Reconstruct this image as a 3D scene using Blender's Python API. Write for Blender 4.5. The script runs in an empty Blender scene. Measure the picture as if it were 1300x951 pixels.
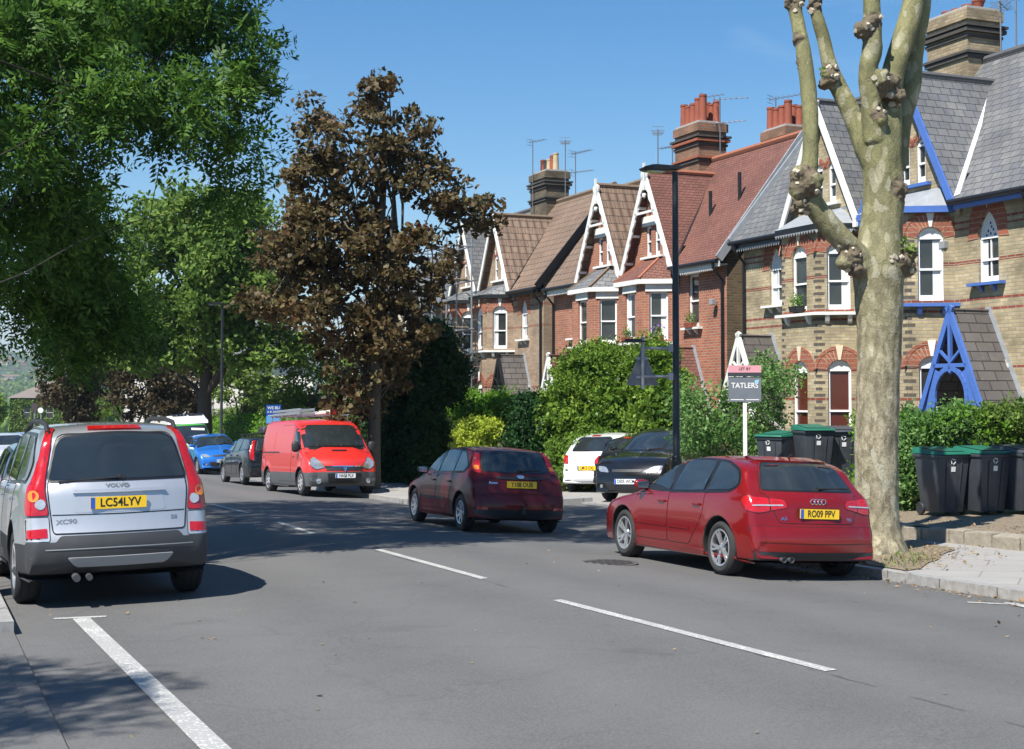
import bpy, bmesh, math, random
import numpy as np
from mathutils import Vector, Matrix, noise
from mathutils.geometry import delaunay_2d_cdt
from mathutils.bvhtree import BVHTree

R = math.radians
PI = math.pi
SC = bpy.context.scene
COL = SC.collection
RNG = np.random.default_rng(11)
random.seed(5)

# ------------------------------------------------------------------ camera
F_PX, CX, CY, HOR = 1800.0, 650.0, 430.5, 505.0
PITCH = math.atan((HOR - CY) / F_PX)
EYE = 1.72
cam_d = bpy.data.cameras.new('camera')
cam_d.sensor_width = 36.0
cam_d.lens = 36.0 * F_PX / 1300.0
cam_d.shift_y = -(475.5 - CY) / 1300.0
cam_d.clip_start = 0.1
cam_d.clip_end = 12000
cam = bpy.data.objects.new('camera', cam_d)
COL.objects.link(cam)
cam.location = (0, 0, EYE)
cam.rotation_euler = (PI / 2 + PITCH, 0, 0)
SC.camera = cam


def at(px, py, Y):
    "world point seen at a photo pixel, Y metres in front of the camera"
    xr, yu = (px - CX) / F_PX, -(py - CY) / F_PX
    cp, sp = math.cos(PITCH), math.sin(PITCH)
    d = Vector((xr, cp - yu * sp, sp + yu * cp))
    return Vector((0, 0, EYE)) + d * (Y / d.y)


# ------------------------------------------------------------------ the street's own frame
ANG = math.atan(0.4183)
U = Vector((-math.sin(ANG), math.cos(ANG), 0))      # along the road, away
N = Vector((math.cos(ANG), math.sin(ANG), 0))       # across it, to the houses
P0 = Vector((6.42, 0, 0))
KR, KL = 4.65, -5.15


def W(t, d, z=0.0):
    p = P0 + U * t + N * d
    return Vector((p.x, p.y, z))


def td(x, y):
    q = Vector((x, y, 0)) - P0
    return q.dot(U), q.dot(N)


def plane(x, y):
    z = 0.10 - 0.0206 * y
    if y > 72:
        z -= 0.035 * (min(y, 330) - 72)
        if y > 72:
            z += 0.0206 * max(0, y - 330)
    return z


def road_z(x, y):
    t, d = td(x, y)
    if d > KR: fall = 0.04 * KR - 0.03 * (d - KR)
    else: fall = 0.04 * d if d > 0 else -0.025 * max(d, -7)
    return plane(x, y) - fall


def pave_z(x, y):
    t, d = td(x, y)
    if d > 0:
        return plane(x, y) - 0.186 + 0.11 + 0.03 * (d - KR)
    return plane(x, y) - 0.129 + 0.11 + 0.02 * (KL - d)


def fc_z(x, y): return pave_z(x, y) - .085


def ground_z(x, y):
    t, d = td(x, y)
    if d > 7.9 or (d > KR and not (21.5 < t < 31.0)) or d < KL:
        return pave_z(x, y)
    return road_z(x, y)


def G(px, py, f=ground_z):
    Y = 20.0
    for _ in range(60):
        p = at(px, py, Y)
        g = f(p.x, p.y)
        # move along the ray toward the ground
        slope = (p.z - EYE) / Y
        if slope > -1e-4:
            slope = -1e-4
        Y2 = (g - EYE) / slope
        Y = 0.5 * Y + 0.5 * min(max(Y2, 2), 400)
    p = at(px, py, Y)
    return Vector((p.x, p.y, f(p.x, p.y)))


# ------------------------------------------------------------------ objects
def tag(o, label=None, cat=None, group=None, kind=None):
    if label: o['label'] = label
    if cat: o['category'] = cat
    if group: o['group'] = group
    if kind: o['kind'] = kind
    return o


def empty(name, loc=(0, 0, 0), rz=0.0, **k):
    o = bpy.data.objects.new(name, None)
    o.empty_display_size = 0.3
    COL.objects.link(o)
    o.location = loc
    o.rotation_euler = (0, 0, rz)
    return tag(o, **k)


def link(name, me, mats, parent=None, **k):
    o = bpy.data.objects.new(name, me)
    COL.objects.link(o)
    if not isinstance(mats, (list, tuple)):
        mats = [mats]
    for m in mats:
        me.materials.append(m)
    if parent is not None:
        o.parent = parent
    return tag(o, **k)


def uv_planar(me):
    uvl = me.uv_layers.new(name='UVMap')
    n = len(me.loops)
    co = np.empty(len(me.vertices) * 3, np.float32); me.vertices.foreach_get('co', co); co = co.reshape(-1, 3)
    vi = np.empty(n, np.int32); me.loops.foreach_get('vertex_index', vi)
    nf = len(me.polygons)
    nn = np.empty(nf * 3, np.float32); me.polygons.foreach_get('normal', nn); nn = nn.reshape(-1, 3)
    lt = np.empty(nf, np.int32); me.polygons.foreach_get('loop_total', lt)
    fn = np.repeat(nn, lt, axis=0)
    # faces flipped by mirroring read the same either way round
    h = np.hypot(fn[:, 0], fn[:, 1])
    flat = h < 0.05
    hs = np.where(flat, 1, h)
    ux = np.where(flat, 1, -fn[:, 1] / hs); uy = np.where(flat, 0, fn[:, 0] / hs)
    s = np.where((ux + uy) < 0, -1, 1); ux = ux * s; uy = uy * s
    vx = -fn[:, 2] * uy; vy = fn[:, 2] * ux; vz = fn[:, 0] * uy - fn[:, 1] * ux
    s = np.where(vz < 0, -1, 1); vx, vy, vz = vx * s, vy * s, vz * s
    vx = np.where(flat, 0, vx); vy = np.where(flat, 1, vy); vz = np.where(flat, 0, vz)
    c = co[vi]
    uv = np.stack([c[:, 0] * ux + c[:, 1] * uy, c[:, 0] * vx + c[:, 1] * vy + c[:, 2] * vz], 1).astype(np.float32)
    uvl.data.foreach_set('uv', uv.ravel())


class MB:
    "collects faces for one mesh; an optional xform maps every point"
    def __init__(self, xf=None):
        self.v, self.f, self.m, self.xf = [], [], [], xf

    def add(self, pts, faces, mat=0):
        b = len(self.v)
        if self.xf:
            pts = [self.xf(Vector(p)) for p in pts]
        self.v += [tuple(p) for p in pts]
        self.f += [tuple(b + i for i in f) for f in faces]
        self.m += [mat] * len(faces)
        return self

    def quad(self, a, b, c, d, mat=0): return self.add([a, b, c, d], [(0, 1, 2, 3)], mat)
    def poly(self, pts, mat=0): return self.add(pts, [tuple(range(len(pts)))], mat)

    def box(self, x0, x1, y0, y1, z0, z1, mat=0):
        p = [(x0, y0, z0), (x1, y0, z0), (x1, y1, z0), (x0, y1, z0), (x0, y0, z1), (x1, y0, z1), (x1, y1, z1), (x0, y1, z1)]
        return self.add(p, [(0, 3, 2, 1), (4, 5, 6, 7), (0, 1, 5, 4), (1, 2, 6, 5), (2, 3, 7, 6), (3, 0, 4, 7)], mat)

    def bar(self, a, b, w, h, up=(0, 0, 1), mat=0, w2=None, h2=None):
        "a straight bar of section w x h from a to b"
        a, b = Vector(a), Vector(b)
        d = (b - a).normalized()
        s = d.cross(Vector(up))
        if s.length < 1e-4: s = d.cross(Vector((1, 0, 0)))
        s.normalize(); q = s.cross(d).normalized()
        w2 = w if w2 is None else w2; h2 = h if h2 is None else h2
        p = []
        for c, ww, hh in ((a, w, h), (b, w2, h2)):
            for i, j in ((-1, -1), (1, -1), (1, 1), (-1, 1)):
                p.append(c + s * (i * ww / 2) + q * (j * hh / 2))
        return self.add(p, [(0, 1, 2, 3), (7, 6, 5, 4), (0, 4, 5, 1), (1, 5, 6, 2), (2, 6, 7, 3), (3, 7, 4, 0)], mat)

    def tube(self, pts, rads, n=8, mat=0, cap=True):
        pts = [Vector(p) for p in pts]
        if not isinstance(rads, (list, tuple)): rads = [rads] * len(pts)
        rings = []; prev = None
        for i, p in enumerate(pts):
            d = (pts[min(i + 1, len(pts) - 1)] - pts[max(i - 1, 0)])
            if d.length < 1e-6: d = Vector((0, 0, 1))
            d.normalize()
            if prev is None:
                s = d.cross(Vector((0, 0, 1)))
                if s.length < 0.05: s = d.cross(Vector((1, 0, 0)))
            else:
                s = prev - d * prev.dot(d)
            s.normalize(); prev = s
            q = d.cross(s)
            rings.append([p + (s * math.cos(2 * PI * k / n) + q * math.sin(2 * PI * k / n)) * rads[i] for k in range(n)])
        v = [x for r_ in rings for x in r_]
        f = []
        for i in range(len(pts) - 1):
            for k in range(n):
                k2 = (k + 1) % n
                f.append((i * n + k, i * n + k2, (i + 1) * n + k2, (i + 1) * n + k))
        if cap:
            f.append(tuple(range(n - 1, -1, -1))); f.append(tuple(range((len(pts) - 1) * n, len(pts) * n)))
        return self.add(v, f, mat)

    def lathe(self, c, prof, n=24, axis='z', mat=0, cap=True):
        "prof: (radius, height) pairs"
        v = []
        for r_, h in prof:
            for k in range(n):
                a = 2 * PI * k / n; x, y = r_ * math.cos(a), r_ * math.sin(a)
                if axis == 'z': q = (x, y, h)
                elif axis == 'y': q = (x, h, y)
                else: q = (h, x, y)
                v.append((c[0] + q[0], c[1] + q[1], c[2] + q[2]))
        f = []
        for i in range(len(prof) - 1):
            for k in range(n):
                k2 = (k + 1) % n
                f.append((i * n + k, i * n + k2, (i + 1) * n + k2, (i + 1) * n + k))
        if cap and prof[0][0] > 1e-4: f.append(tuple(range(n - 1, -1, -1)))
        if cap and prof[-1][0] > 1e-4: f.append(tuple(range((len(prof) - 1) * n, len(prof) * n)))
        return self.add(v, f, mat)

    def prism(self, pts2, o, u, v, w, depth, mat=0):
        "outline pts2 in the plane (o,u,v) pushed along w"
        o, u, v, w = Vector(o), Vector(u), Vector(v), Vector(w)
        n = len(pts2)
        a = [o + u * p[0] + v * p[1] for p in pts2]; b = [p + w * depth for p in a]
        pa, tr = fill2(pts2)
        self.add([o + u * p[0] + v * p[1] for p in pa], tr, mat)
        self.add([o + u * p[0] + v * p[1] + w * depth for p in pa], tr, mat)
        return self.add(a + b, [(i, (i + 1) % n, n + (i + 1) % n, n + i) for i in range(n)], mat)

    def build(self, name, mats, parent=None, smooth=False, uv=False, angle=35, bevel=0, **k):
        me = bpy.data.meshes.new(name)
        me.from_pydata(self.v, [], self.f)
        me.polygons.foreach_set('material_index', self.m)
        if bevel:
            bm = bmesh.new(); bm.from_mesh(me)
            bmesh.ops.remove_doubles(bm, verts=bm.verts, dist=1e-5)
            bmesh.ops.bevel(bm, geom=[e for e in bm.edges if len(e.link_faces) == 2 and e.calc_face_angle(0) > 0.5], offset=bevel, segments=2, profile=0.6, affect='EDGES')
            bm.to_mesh(me); bm.free()
        if smooth:
            bm = bmesh.new(); bm.from_mesh(me)
            bmesh.ops.remove_doubles(bm, verts=bm.verts, dist=1e-5)
            bm.to_mesh(me); bm.free()
            me.polygons.foreach_set('use_smooth', [True] * len(me.polygons))
            me.set_sharp_from_angle(angle=R(angle))
        me.update()
        if uv: uv_planar(me)
        return link(name, me, mats, parent, **k)


def inside(p, poly):
    x, y = p; c = False; n = len(poly); j = n - 1
    for i in range(n):
        xi, yi = poly[i][0], poly[i][1]; xj, yj = poly[j][0], poly[j][1]
        if (yi > y) != (yj > y) and x < (xj - xi) * (y - yi) / (yj - yi) + xi: c = not c
        j = i
    return c


def segdist(p, poly):
    P = np.array([q[:2] for q in poly]); Q = np.roll(P, -1, 0); d = Q - P
    L = np.maximum((d * d).sum(1), 1e-12)
    t = np.clip(((np.array(p) - P) * d).sum(1) / L, 0, 1)
    return float(np.sqrt((((P + d * t[:, None]) - np.array(p)) ** 2).sum(1)).min())


def fill2(outline, holes=(), g=None):
    V = [Vector((p[0], p[1])) for p in outline]; E = [(i, (i + 1) % len(V)) for i in range(len(V))]
    for h in holes:
        b = len(V); V += [Vector((p[0], p[1])) for p in h]; E += [(b + i, b + (i + 1) % len(h)) for i in range(len(h))]
    if g:
        xs = [p[0] for p in outline]; ys = [p[1] for p in outline]
        gx = np.arange(min(xs) + g * .37, max(xs), g); gy = np.arange(min(ys) + g * .41, max(ys), g)
        for x in gx:
            for y in gy:
                if inside((x, y), outline) and segdist((x, y), outline) > g * .35 and not any(inside((x, y), h) or segdist((x, y), h) < g * .3 for h in holes):
                    V.append(Vector((x, y)))
    r = delaunay_2d_cdt(V, E, [], 0, 1e-6)
    vs, fs = r[0], r[2]
    out = []
    for f in fs:
        c = (sum(vs[i][0] for i in f) / 3, sum(vs[i][1] for i in f) / 3)
        if inside(c, outline) and not any(inside(c, h) for h in holes): out.append(tuple(f))
    return [tuple(v) for v in vs], out


def fillet(pts, seg=5, maxlen=None):
    "pts: (x, y, r); each corner rounded with a bezier"
    n = len(pts); out = []
    for i in range(n):
        a, b, c = pts[i - 1], pts[i], pts[(i + 1) % n]
        r = b[2] if len(b) > 2 else 0
        A, B, C = Vector(a[:2]), Vector(b[:2]), Vector(c[:2])
        if r <= 0: out.append(tuple(B)); continue
        ra = min(r, (A - B).length * .48); rc = min(r, (C - B).length * .48)
        p, q = B + (A - B).normalized() * ra, B + (C - B).normalized() * rc
        for k in range(seg + 1):
            s = k / seg
            v = p * (1 - s) ** 2 + B * 2 * s * (1 - s) + q * s * s
            out.append(tuple(v))
    if maxlen:
        o2 = []
        for i in range(len(out)):
            a, b = Vector(out[i]), Vector(out[(i + 1) % len(out)])
            m = max(1, int((b - a).length / maxlen + .5))
            for k in range(m): o2.append(tuple(a + (b - a) * (k / m)))
        out = o2
    return out


def text_mesh(s, size, font=None, bold=0.0, sx=1.0):
    cu = bpy.data.curves.new('t', 'FONT'); cu.body = s; cu.size = size
    cu.align_x = 'CENTER'; cu.align_y = 'CENTER'; cu.offset = bold; cu.resolution_u = 3
    o = bpy.data.objects.new('t', cu); COL.objects.link(o)
    dg = bpy.context.evaluated_depsgraph_get()
    me = bpy.data.meshes.new_from_object(o.evaluated_get(dg))
    v = [(p.co.x * sx, p.co.y) for p in me.vertices]; f = [tuple(p.vertices) for p in me.polygons]
    bpy.data.objects.remove(o); bpy.data.curves.remove(cu); bpy.data.meshes.remove(me)
    return v, f


def add_text(mb, s, size, o, u, v, w, off, mat, bold=0.0, sx=1.0):
    vs, fs = text_mesh(s, size, bold=bold, sx=sx)
    o, u, v, w = Vector(o), Vector(u), Vector(v), Vector(w)
    mb.add([o + u * p[0] + v * p[1] + w * off for p in vs], fs, mat)


# ------------------------------------------------------------------ materials
def nt(m):
    m.use_nodes = True
    t = m.node_tree; t.nodes.clear()
    return t


def _pr(t):
    o = t.nodes.new('ShaderNodeOutputMaterial'); b = t.nodes.new('ShaderNodeBsdfPrincipled')
    t.links.new(b.outputs[0], o.inputs[0])
    return b, o


def mat(name, col, rough=.6, metal=0, coat=0, spec=None, noise_amt=0.0, nscale=8.0, bump=0.0, bscale=60, emit=None, coatr=.03):
    m = bpy.data.materials.new(name); t = nt(m); b, o = _pr(t)
    b.inputs['Base Color'].default_value = (*col, 1); b.inputs['Roughness'].default_value = rough
    b.inputs['Metallic'].default_value = metal; b.inputs['Coat Weight'].default_value = coat
    b.inputs['Coat Roughness'].default_value = coatr
    if spec is not None: b.inputs['Specular IOR Level'].default_value = spec
    if noise_amt or bump:
        tc = t.nodes.new('ShaderNodeTexCoord')
    if noise_amt:
        n = t.nodes.new('ShaderNodeTexNoise'); n.inputs['Scale'].default_value = nscale; n.inputs['Detail'].default_value = 6
        t.links.new(tc.outputs['Object'], n.inputs['Vector'])
        mx = t.nodes.new('ShaderNodeMix'); mx.data_type = 'RGBA'
        mx.inputs[6].default_value = tuple(c * (1 - noise_amt) for c in col) + (1,)
        mx.inputs[7].default_value = tuple(min(1, c * (1 + noise_amt)) for c in col) + (1,)
        t.links.new(n.outputs['Fac'], mx.inputs[0]); t.links.new(mx.outputs[2], b.inputs['Base Color'])
        rr = t.nodes.new('ShaderNodeMapRange'); rr.inputs[3].default_value = rough * .8; rr.inputs[4].default_value = min(1, rough * 1.2)
        t.links.new(n.outputs['Fac'], rr.inputs[0]); t.links.new(rr.outputs[0], b.inputs['Roughness'])
    if bump:
        n2 = t.nodes.new('ShaderNodeTexNoise'); n2.inputs['Scale'].default_value = bscale; n2.inputs['Detail'].default_value = 4
        t.links.new(tc.outputs['Object'], n2.inputs['Vector'])
        bp = t.nodes.new('ShaderNodeBump'); bp.inputs['Strength'].default_value = bump; bp.inputs['Distance'].default_value = .02
        t.links.new(n2.outputs['Fac'], bp.inputs['Height']); t.links.new(bp.outputs[0], b.inputs['Normal'])
    return m


class NG:
    "tiny node helper"
    def __init__(s, name):
        s.m = bpy.data.materials.new(name); s.t = nt(s.m); s.b, s.o = _pr(s.t)
    def n(s, kind, **kw):
        x = s.t.nodes.new('ShaderNode' + kind)
        for k, v in kw.items(): setattr(x, k, v)
        return x
    def l(s, a, b): s.t.links.new(a, b)
    def math(s, op, a, b=None, c=None, clamp=False):
        x = s.n('Math', operation=op); x.use_clamp = clamp
        for i, v in enumerate((a, b, c)):
            if v is None: continue
            if isinstance(v, (int, float)): x.inputs[i].default_value = v
            else: s.l(v, x.inputs[i])
        return x.outputs[0]
    def mix(s, f, a, b, blend='MIX'):
        x = s.n('Mix', data_type='RGBA', blend_type=blend)
        for i, v in ((0, f), (6, a), (7, b)):
            if isinstance(v, (int, float)): x.inputs[i].default_value = v
            elif isinstance(v, tuple): x.inputs[i].default_value = (*v, 1)
            else: s.l(v, x.inputs[i])
        return x.outputs[2]
    def noise(s, vec, scale, detail=5, rough=.55, d=0):
        x = s.n('TexNoise'); x.inputs['Scale'].default_value = scale; x.inputs['Detail'].default_value = detail
        x.inputs['Roughness'].default_value = rough; x.inputs['Distortion'].default_value = d
        if vec is not None: s.l(vec, x.inputs['Vector'])
        return x.outputs['Fac']
    def ramp(s, f, stops):
        x = s.n('ValToRGB'); e = x.color_ramp.elements
        while len(e) < len(stops): e.new(.5)
        for i, (p, c) in enumerate(stops): e[i].position = p; e[i].color = (*c, 1) if isinstance(c, tuple) else (c, c, c, 1)
        s.l(f, x.inputs[0]); return x.outputs[0]
    def bump(s, h, strength=.4, dist=.01):
        x = s.n('Bump'); x.inputs['Strength'].default_value = strength; x.inputs['Distance'].default_value = dist
        s.l(h, x.inputs['Height']); s.l(x.outputs[0], s.b.inputs['Normal'])
    def fin(s, col=None, rough=None):
        if col is not None: s.l(col, s.b.inputs['Base Color'])
        if rough is not None:
            if isinstance(rough, float): s.b.inputs['Roughness'].default_value = rough
            else: s.l(rough, s.b.inputs['Roughness'])
        return s.m


def brick_mat(name, c1, c2, mortar, bands=(), band_col=(.30, .07, .035), bw=.225, rh=.075, ms=.010, dirt=.35, zoff=0.0):
    g = NG(name)
    tc = g.n('TexCoord'); uv = tc.outputs['UV']; ob = tc.outputs['Object']
    br = g.n('TexBrick'); br.inputs['Scale'].default_value = 1; br.inputs['Brick Width'].default_value = bw
    br.inputs['Row Height'].default_value = rh; br.inputs['Mortar Size'].default_value = ms; br.inputs['Mortar Smooth'].default_value = .2
    br.inputs['Bias'].default_value = -.1
    g.l(uv, br.inputs['Vector'])
    nz = g.noise(uv, 9, 3)
    nb = g.noise(uv, 1.3, 4)
    br.inputs['Mortar'].default_value = (*mortar, 1)
    a = g.mix(nz, tuple(x * .65 for x in c1), tuple(min(1, x * 1.35) for x in c1))
    b = g.mix(nz, tuple(x * 1.3 for x in c2), tuple(x * .6 for x in c2))
    if bands:
        sx = g.n('SeparateXYZ'); g.l(ob, sx.inputs[0])
        tot = None
        for z0, z1 in bands:
            lo = g.math('GREATER_THAN', sx.outputs[2], z0); hi = g.math('LESS_THAN', sx.outputs[2], z1)
            k = g.math('MULTIPLY', lo, hi)
            tot = k if tot is None else g.math('MAXIMUM', tot, k)
        a = g.mix(tot, a, band_col); b = g.mix(tot, b, tuple(x * .75 for x in band_col))
    g.l(a, br.inputs['Color1']); g.l(b, br.inputs['Color2'])
    dk = g.ramp(nb, [(.3, 1 - dirt), (.65, 1.0)])
    col = g.mix(1.0, br.outputs['Color'], dk, 'MULTIPLY')
    st = g.noise(uv, 40, 2)
    h = g.math('SUBTRACT', g.math('MULTIPLY', st, .3), br.outputs['Fac'])
    g.bump(h, .5, .008)
    return g.fin(col, .9)


def tile_mat(name, c1, c2, w=.2, h=.13, gap=.006, wave=0.0, var=.5, rough=.75, patch=None):
    g = NG(name)
    tc = g.n('TexCoord'); uv = tc.outputs['UV']
    br = g.n('TexBrick'); br.inputs['Scale'].default_value = 1; br.inputs['Brick Width'].default_value = w
    br.inputs['Row Height'].default_value = h; br.inputs['Mortar Size'].default_value = gap; br.inputs['Mortar Smooth'].default_value = .3
    g.l(uv, br.inputs['Vector'])
    nz = g.noise(uv, 6, 3); nb = g.noise(uv, .9, 5)
    a = g.mix(nz, tuple(x * (1 - var) for x in c1), tuple(min(1, x * (1 + var)) for x in c1))
    b = g.mix(nz, tuple(x * (1 + var) for x in c2), tuple(x * (1 - var) for x in c2))
    g.l(a, br.inputs['Color1']); g.l(b, br.inputs['Color2']); br.inputs['Mortar'].default_value = tuple(x * .25 for x in c1) + (1,)
    col = g.mix(1.0, br.outputs['Color'], g.ramp(nb, [(.3, .7), (.7, 1.0)]), 'MULTIPLY')
    lich = g.ramp(g.noise(uv, 14, 4), [(.62, 0.0), (.70, 1.0)])
    col = g.mix(g.math('MULTIPLY', lich, .22), col, (.28, .27, .2))
    # each course tips forward: a saw tooth in height
    sx = g.n('SeparateXYZ'); g.l(uv, sx.inputs[0])
    saw = g.math('FRACT', g.math('DIVIDE', sx.outputs[1], h))
    hh = g.math('SUBTRACT', g.math('MULTIPLY', saw, -1.0), br.outputs['Fac'])
    if wave:
        wv = g.math('SINE', g.math('MULTIPLY', sx.outputs[0], 2 * PI / w)); hh = g.math('ADD', hh, g.math('MULTIPLY', wv, wave))
    g.bump(hh, .9, .02)
    return g.fin(col, rough)


def leaf_mat(name, cols, trans=.35, rough=.5, objvar=True):
    "cols: list of colours spread over the leaves at random"
    m = bpy.data.materials.new(name); t = nt(m)
    o = t.nodes.new('ShaderNodeOutputMaterial'); b = t.nodes.new('ShaderNodeBsdfPrincipled'); tr = t.nodes.new('ShaderNodeBsdfTranslucent')
    mx = t.nodes.new('ShaderNodeMixShader'); mx.inputs[0].default_value = trans
    ge = t.nodes.new('ShaderNodeNewGeometry'); rp = t.nodes.new('ShaderNodeValToRGB')
    e = rp.color_ramp.elements
    while len(e) < len(cols): e.new(.5)
    for i, c in enumerate(cols): e[i].position = i / max(1, len(cols) - 1); e[i].color = (*c, 1)
    tc = t.nodes.new('ShaderNodeTexCoord'); nz = t.nodes.new('ShaderNodeTexNoise'); nz.inputs['Scale'].default_value = .8; nz.inputs['Detail'].default_value = 2
    t.links.new(tc.outputs['Object'], nz.inputs['Vector'])
    ad = t.nodes.new('ShaderNodeMath'); ad.operation = 'MULTIPLY_ADD'; ad.inputs[1].default_value = .9; 
    t.links.new(nz.outputs['Fac'], ad.inputs[0])
    sb = t.nodes.new('ShaderNodeMath'); sb.operation = 'MULTIPLY_ADD'; sb.inputs[1].default_value = .7; sb.inputs[2].default_value = -.30
    t.links.new(ge.outputs['Random Per Island'], sb.inputs[0]); t.links.new(sb.outputs[0], ad.inputs[2])
    t.links.new(ad.outputs[0], rp.inputs[0]); t.links.new(rp.outputs[0], b.inputs['Base Color']); 
    hs = t.nodes.new('ShaderNodeHueSaturation'); hs.inputs['Value'].default_value = 1.45; hs.inputs['Saturation'].default_value = 1.0
    t.links.new(rp.outputs[0], hs.inputs['Color']); t.links.new(hs.outputs[0], tr.inputs['Color'])
    b.inputs['Roughness'].default_value = rough + .12; b.inputs['Specular IOR Level'].default_value = .22
    t.links.new(b.outputs[0], mx.inputs[1]); t.links.new(tr.outputs[0], mx.inputs[2]); t.links.new(mx.outputs[0], o.inputs[0])
    return m


# ------------------------------------------------------------------ foliage
def leaf_mesh(pts, size, aspect=.5, up=.5, fold=.0, jitter=.45, direction=None, kind=None):
    "rhombic leaves at pts (n x 3); kind 'fan' = three-lobed, 'pinnate' = nine leaflets on a stalk"
    n = len(pts)
    if n == 0: return None
    nr = RNG.normal(size=(n, 3)); nr[:, 2] += up; nr /= np.linalg.norm(nr, axis=1)[:, None]
    a = RNG.normal(size=(n, 3))
    if kind == 'pinnate': a[:, 2] -= .7
    if direction is not None: a = a * .6 + direction
    a -= nr * (a * nr).sum(1)[:, None]; a /= np.linalg.norm(a, axis=1)[:, None]
    b = np.cross(nr, a)
    if kind == 'fan':
        A, B = [], []
        for th, in ((-.85,), (0,), (.85,)):
            A.append(a * math.cos(th) + b * math.sin(th)); B.append(b * math.cos(th) - a * math.sin(th))
        a = np.concatenate(A); b = np.concatenate(B); nr = np.concatenate([nr] * 3); pts = np.concatenate([pts] * 3); n *= 3
        nr = nr + RNG.normal(size=nr.shape) * .18; nr /= np.linalg.norm(nr, axis=1)[:, None]
    elif kind == 'pinnate':
        A, B, Pt = [], [], []
        Lr = size * 2.9 * (.7 + .6 * RNG.random(n))[:, None]
        for k in range(5):
            q = pts + a * Lr * (.25 + .75 * k / 4) - np.array([0, 0, 1.0]) * Lr * .22 * (k / 4) ** 2
            for sg in ((1, -1) if k < 4 else (0,)):
                d = a * .55 + b * sg * .85; d /= np.linalg.norm(d, axis=1)[:, None]
                A.append(d); B.append(np.cross(nr, d)); Pt.append(q)
        m_ = len(A); a = np.concatenate(A); b = np.concatenate(B); pts = np.concatenate(Pt); nr = np.concatenate([nr] * m_); n *= m_
        nr = nr + RNG.normal(size=nr.shape) * .22; nr /= np.linalg.norm(nr, axis=1)[:, None]
    L = (size * (1 + jitter * (RNG.random(n) * 2 - 1)))[:, None]
    v = np.empty((n, 4, 3), np.float32)
    v[:, 0] = pts; v[:, 2] = pts + a * L
    v[:, 1] = pts + a * L * .45 + b * L * aspect * .5 - nr * L * .08
    v[:, 3] = pts + a * L * .45 - b * L * aspect * .5 - nr * L * .08
    me = bpy.data.meshes.new('leaves')
    me.vertices.add(n * 4); me.vertices.foreach_set('co', v.ravel())
    me.loops.add(n * 4); me.loops.foreach_set('vertex_index', np.arange(n * 4, dtype=np.int32))
    me.polygons.add(n); me.polygons.foreach_set('loop_start', np.arange(0, n * 4, 4, dtype=np.int32))
    me.polygons.foreach_set('loop_total', np.full(n, 4, np.int32))
    me.update(calc_edges=True); me.validate()
    return me


def clump_points(ells, nsub, nleaf, rs, shell=.45, flat=.7):
    "ells: (cx,cy,cz,rx,ry,rz[,weight]); returns leaf points, sub-clump centres"
    wts = np.array([(e[6] if len(e) > 6 else 1) * (e[3] * e[4] * e[5]) ** .667 for e in ells]); wts /= wts.sum()
    cs, ps = [], []
    for e, w in zip(ells, wts):
        k = max(1, int(round(nsub * w)))
        d = RNG.normal(size=(k, 3)); d /= np.linalg.norm(d, axis=1)[:, None]
        rr = (shell + (1 - shell) * RNG.random(k) ** .6)[:, None]
        c = np.array(e[:3]) + d * rr * np.array(e[3:6])
        cs.append(c)
        for q in c:
            m = max(3, int(nleaf * (.5 + RNG.random())))
            r_ = rs * (.6 + .8 * RNG.random())
            x = RNG.normal(size=(m, 3)); x *= (RNG.random(m)[:, None] ** .4) / np.maximum(np.linalg.norm(x, axis=1)[:, None], 1e-6)
            ps.append(q + x * r_ * np.array([1, 1, flat]))
    return np.concatenate(ps), np.concatenate(cs)


def wobble(a, b, n, amp, rnd):
    a, b = Vector(a), Vector(b); out = []
    L = (b - a).length
    o1 = Vector((rnd.uniform(-1, 1), rnd.uniform(-1, 1), rnd.uniform(-.5, .5))) * amp * L
    o2 = Vector((rnd.uniform(-1, 1), rnd.uniform(-1, 1), rnd.uniform(-.5, .5))) * amp * L * .5
    for i in range(n + 1):
        s = i / n
        out.append(a + (b - a) * s + o1 * math.sin(PI * s) + o2 * math.sin(2 * PI * s))
    return out


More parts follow.
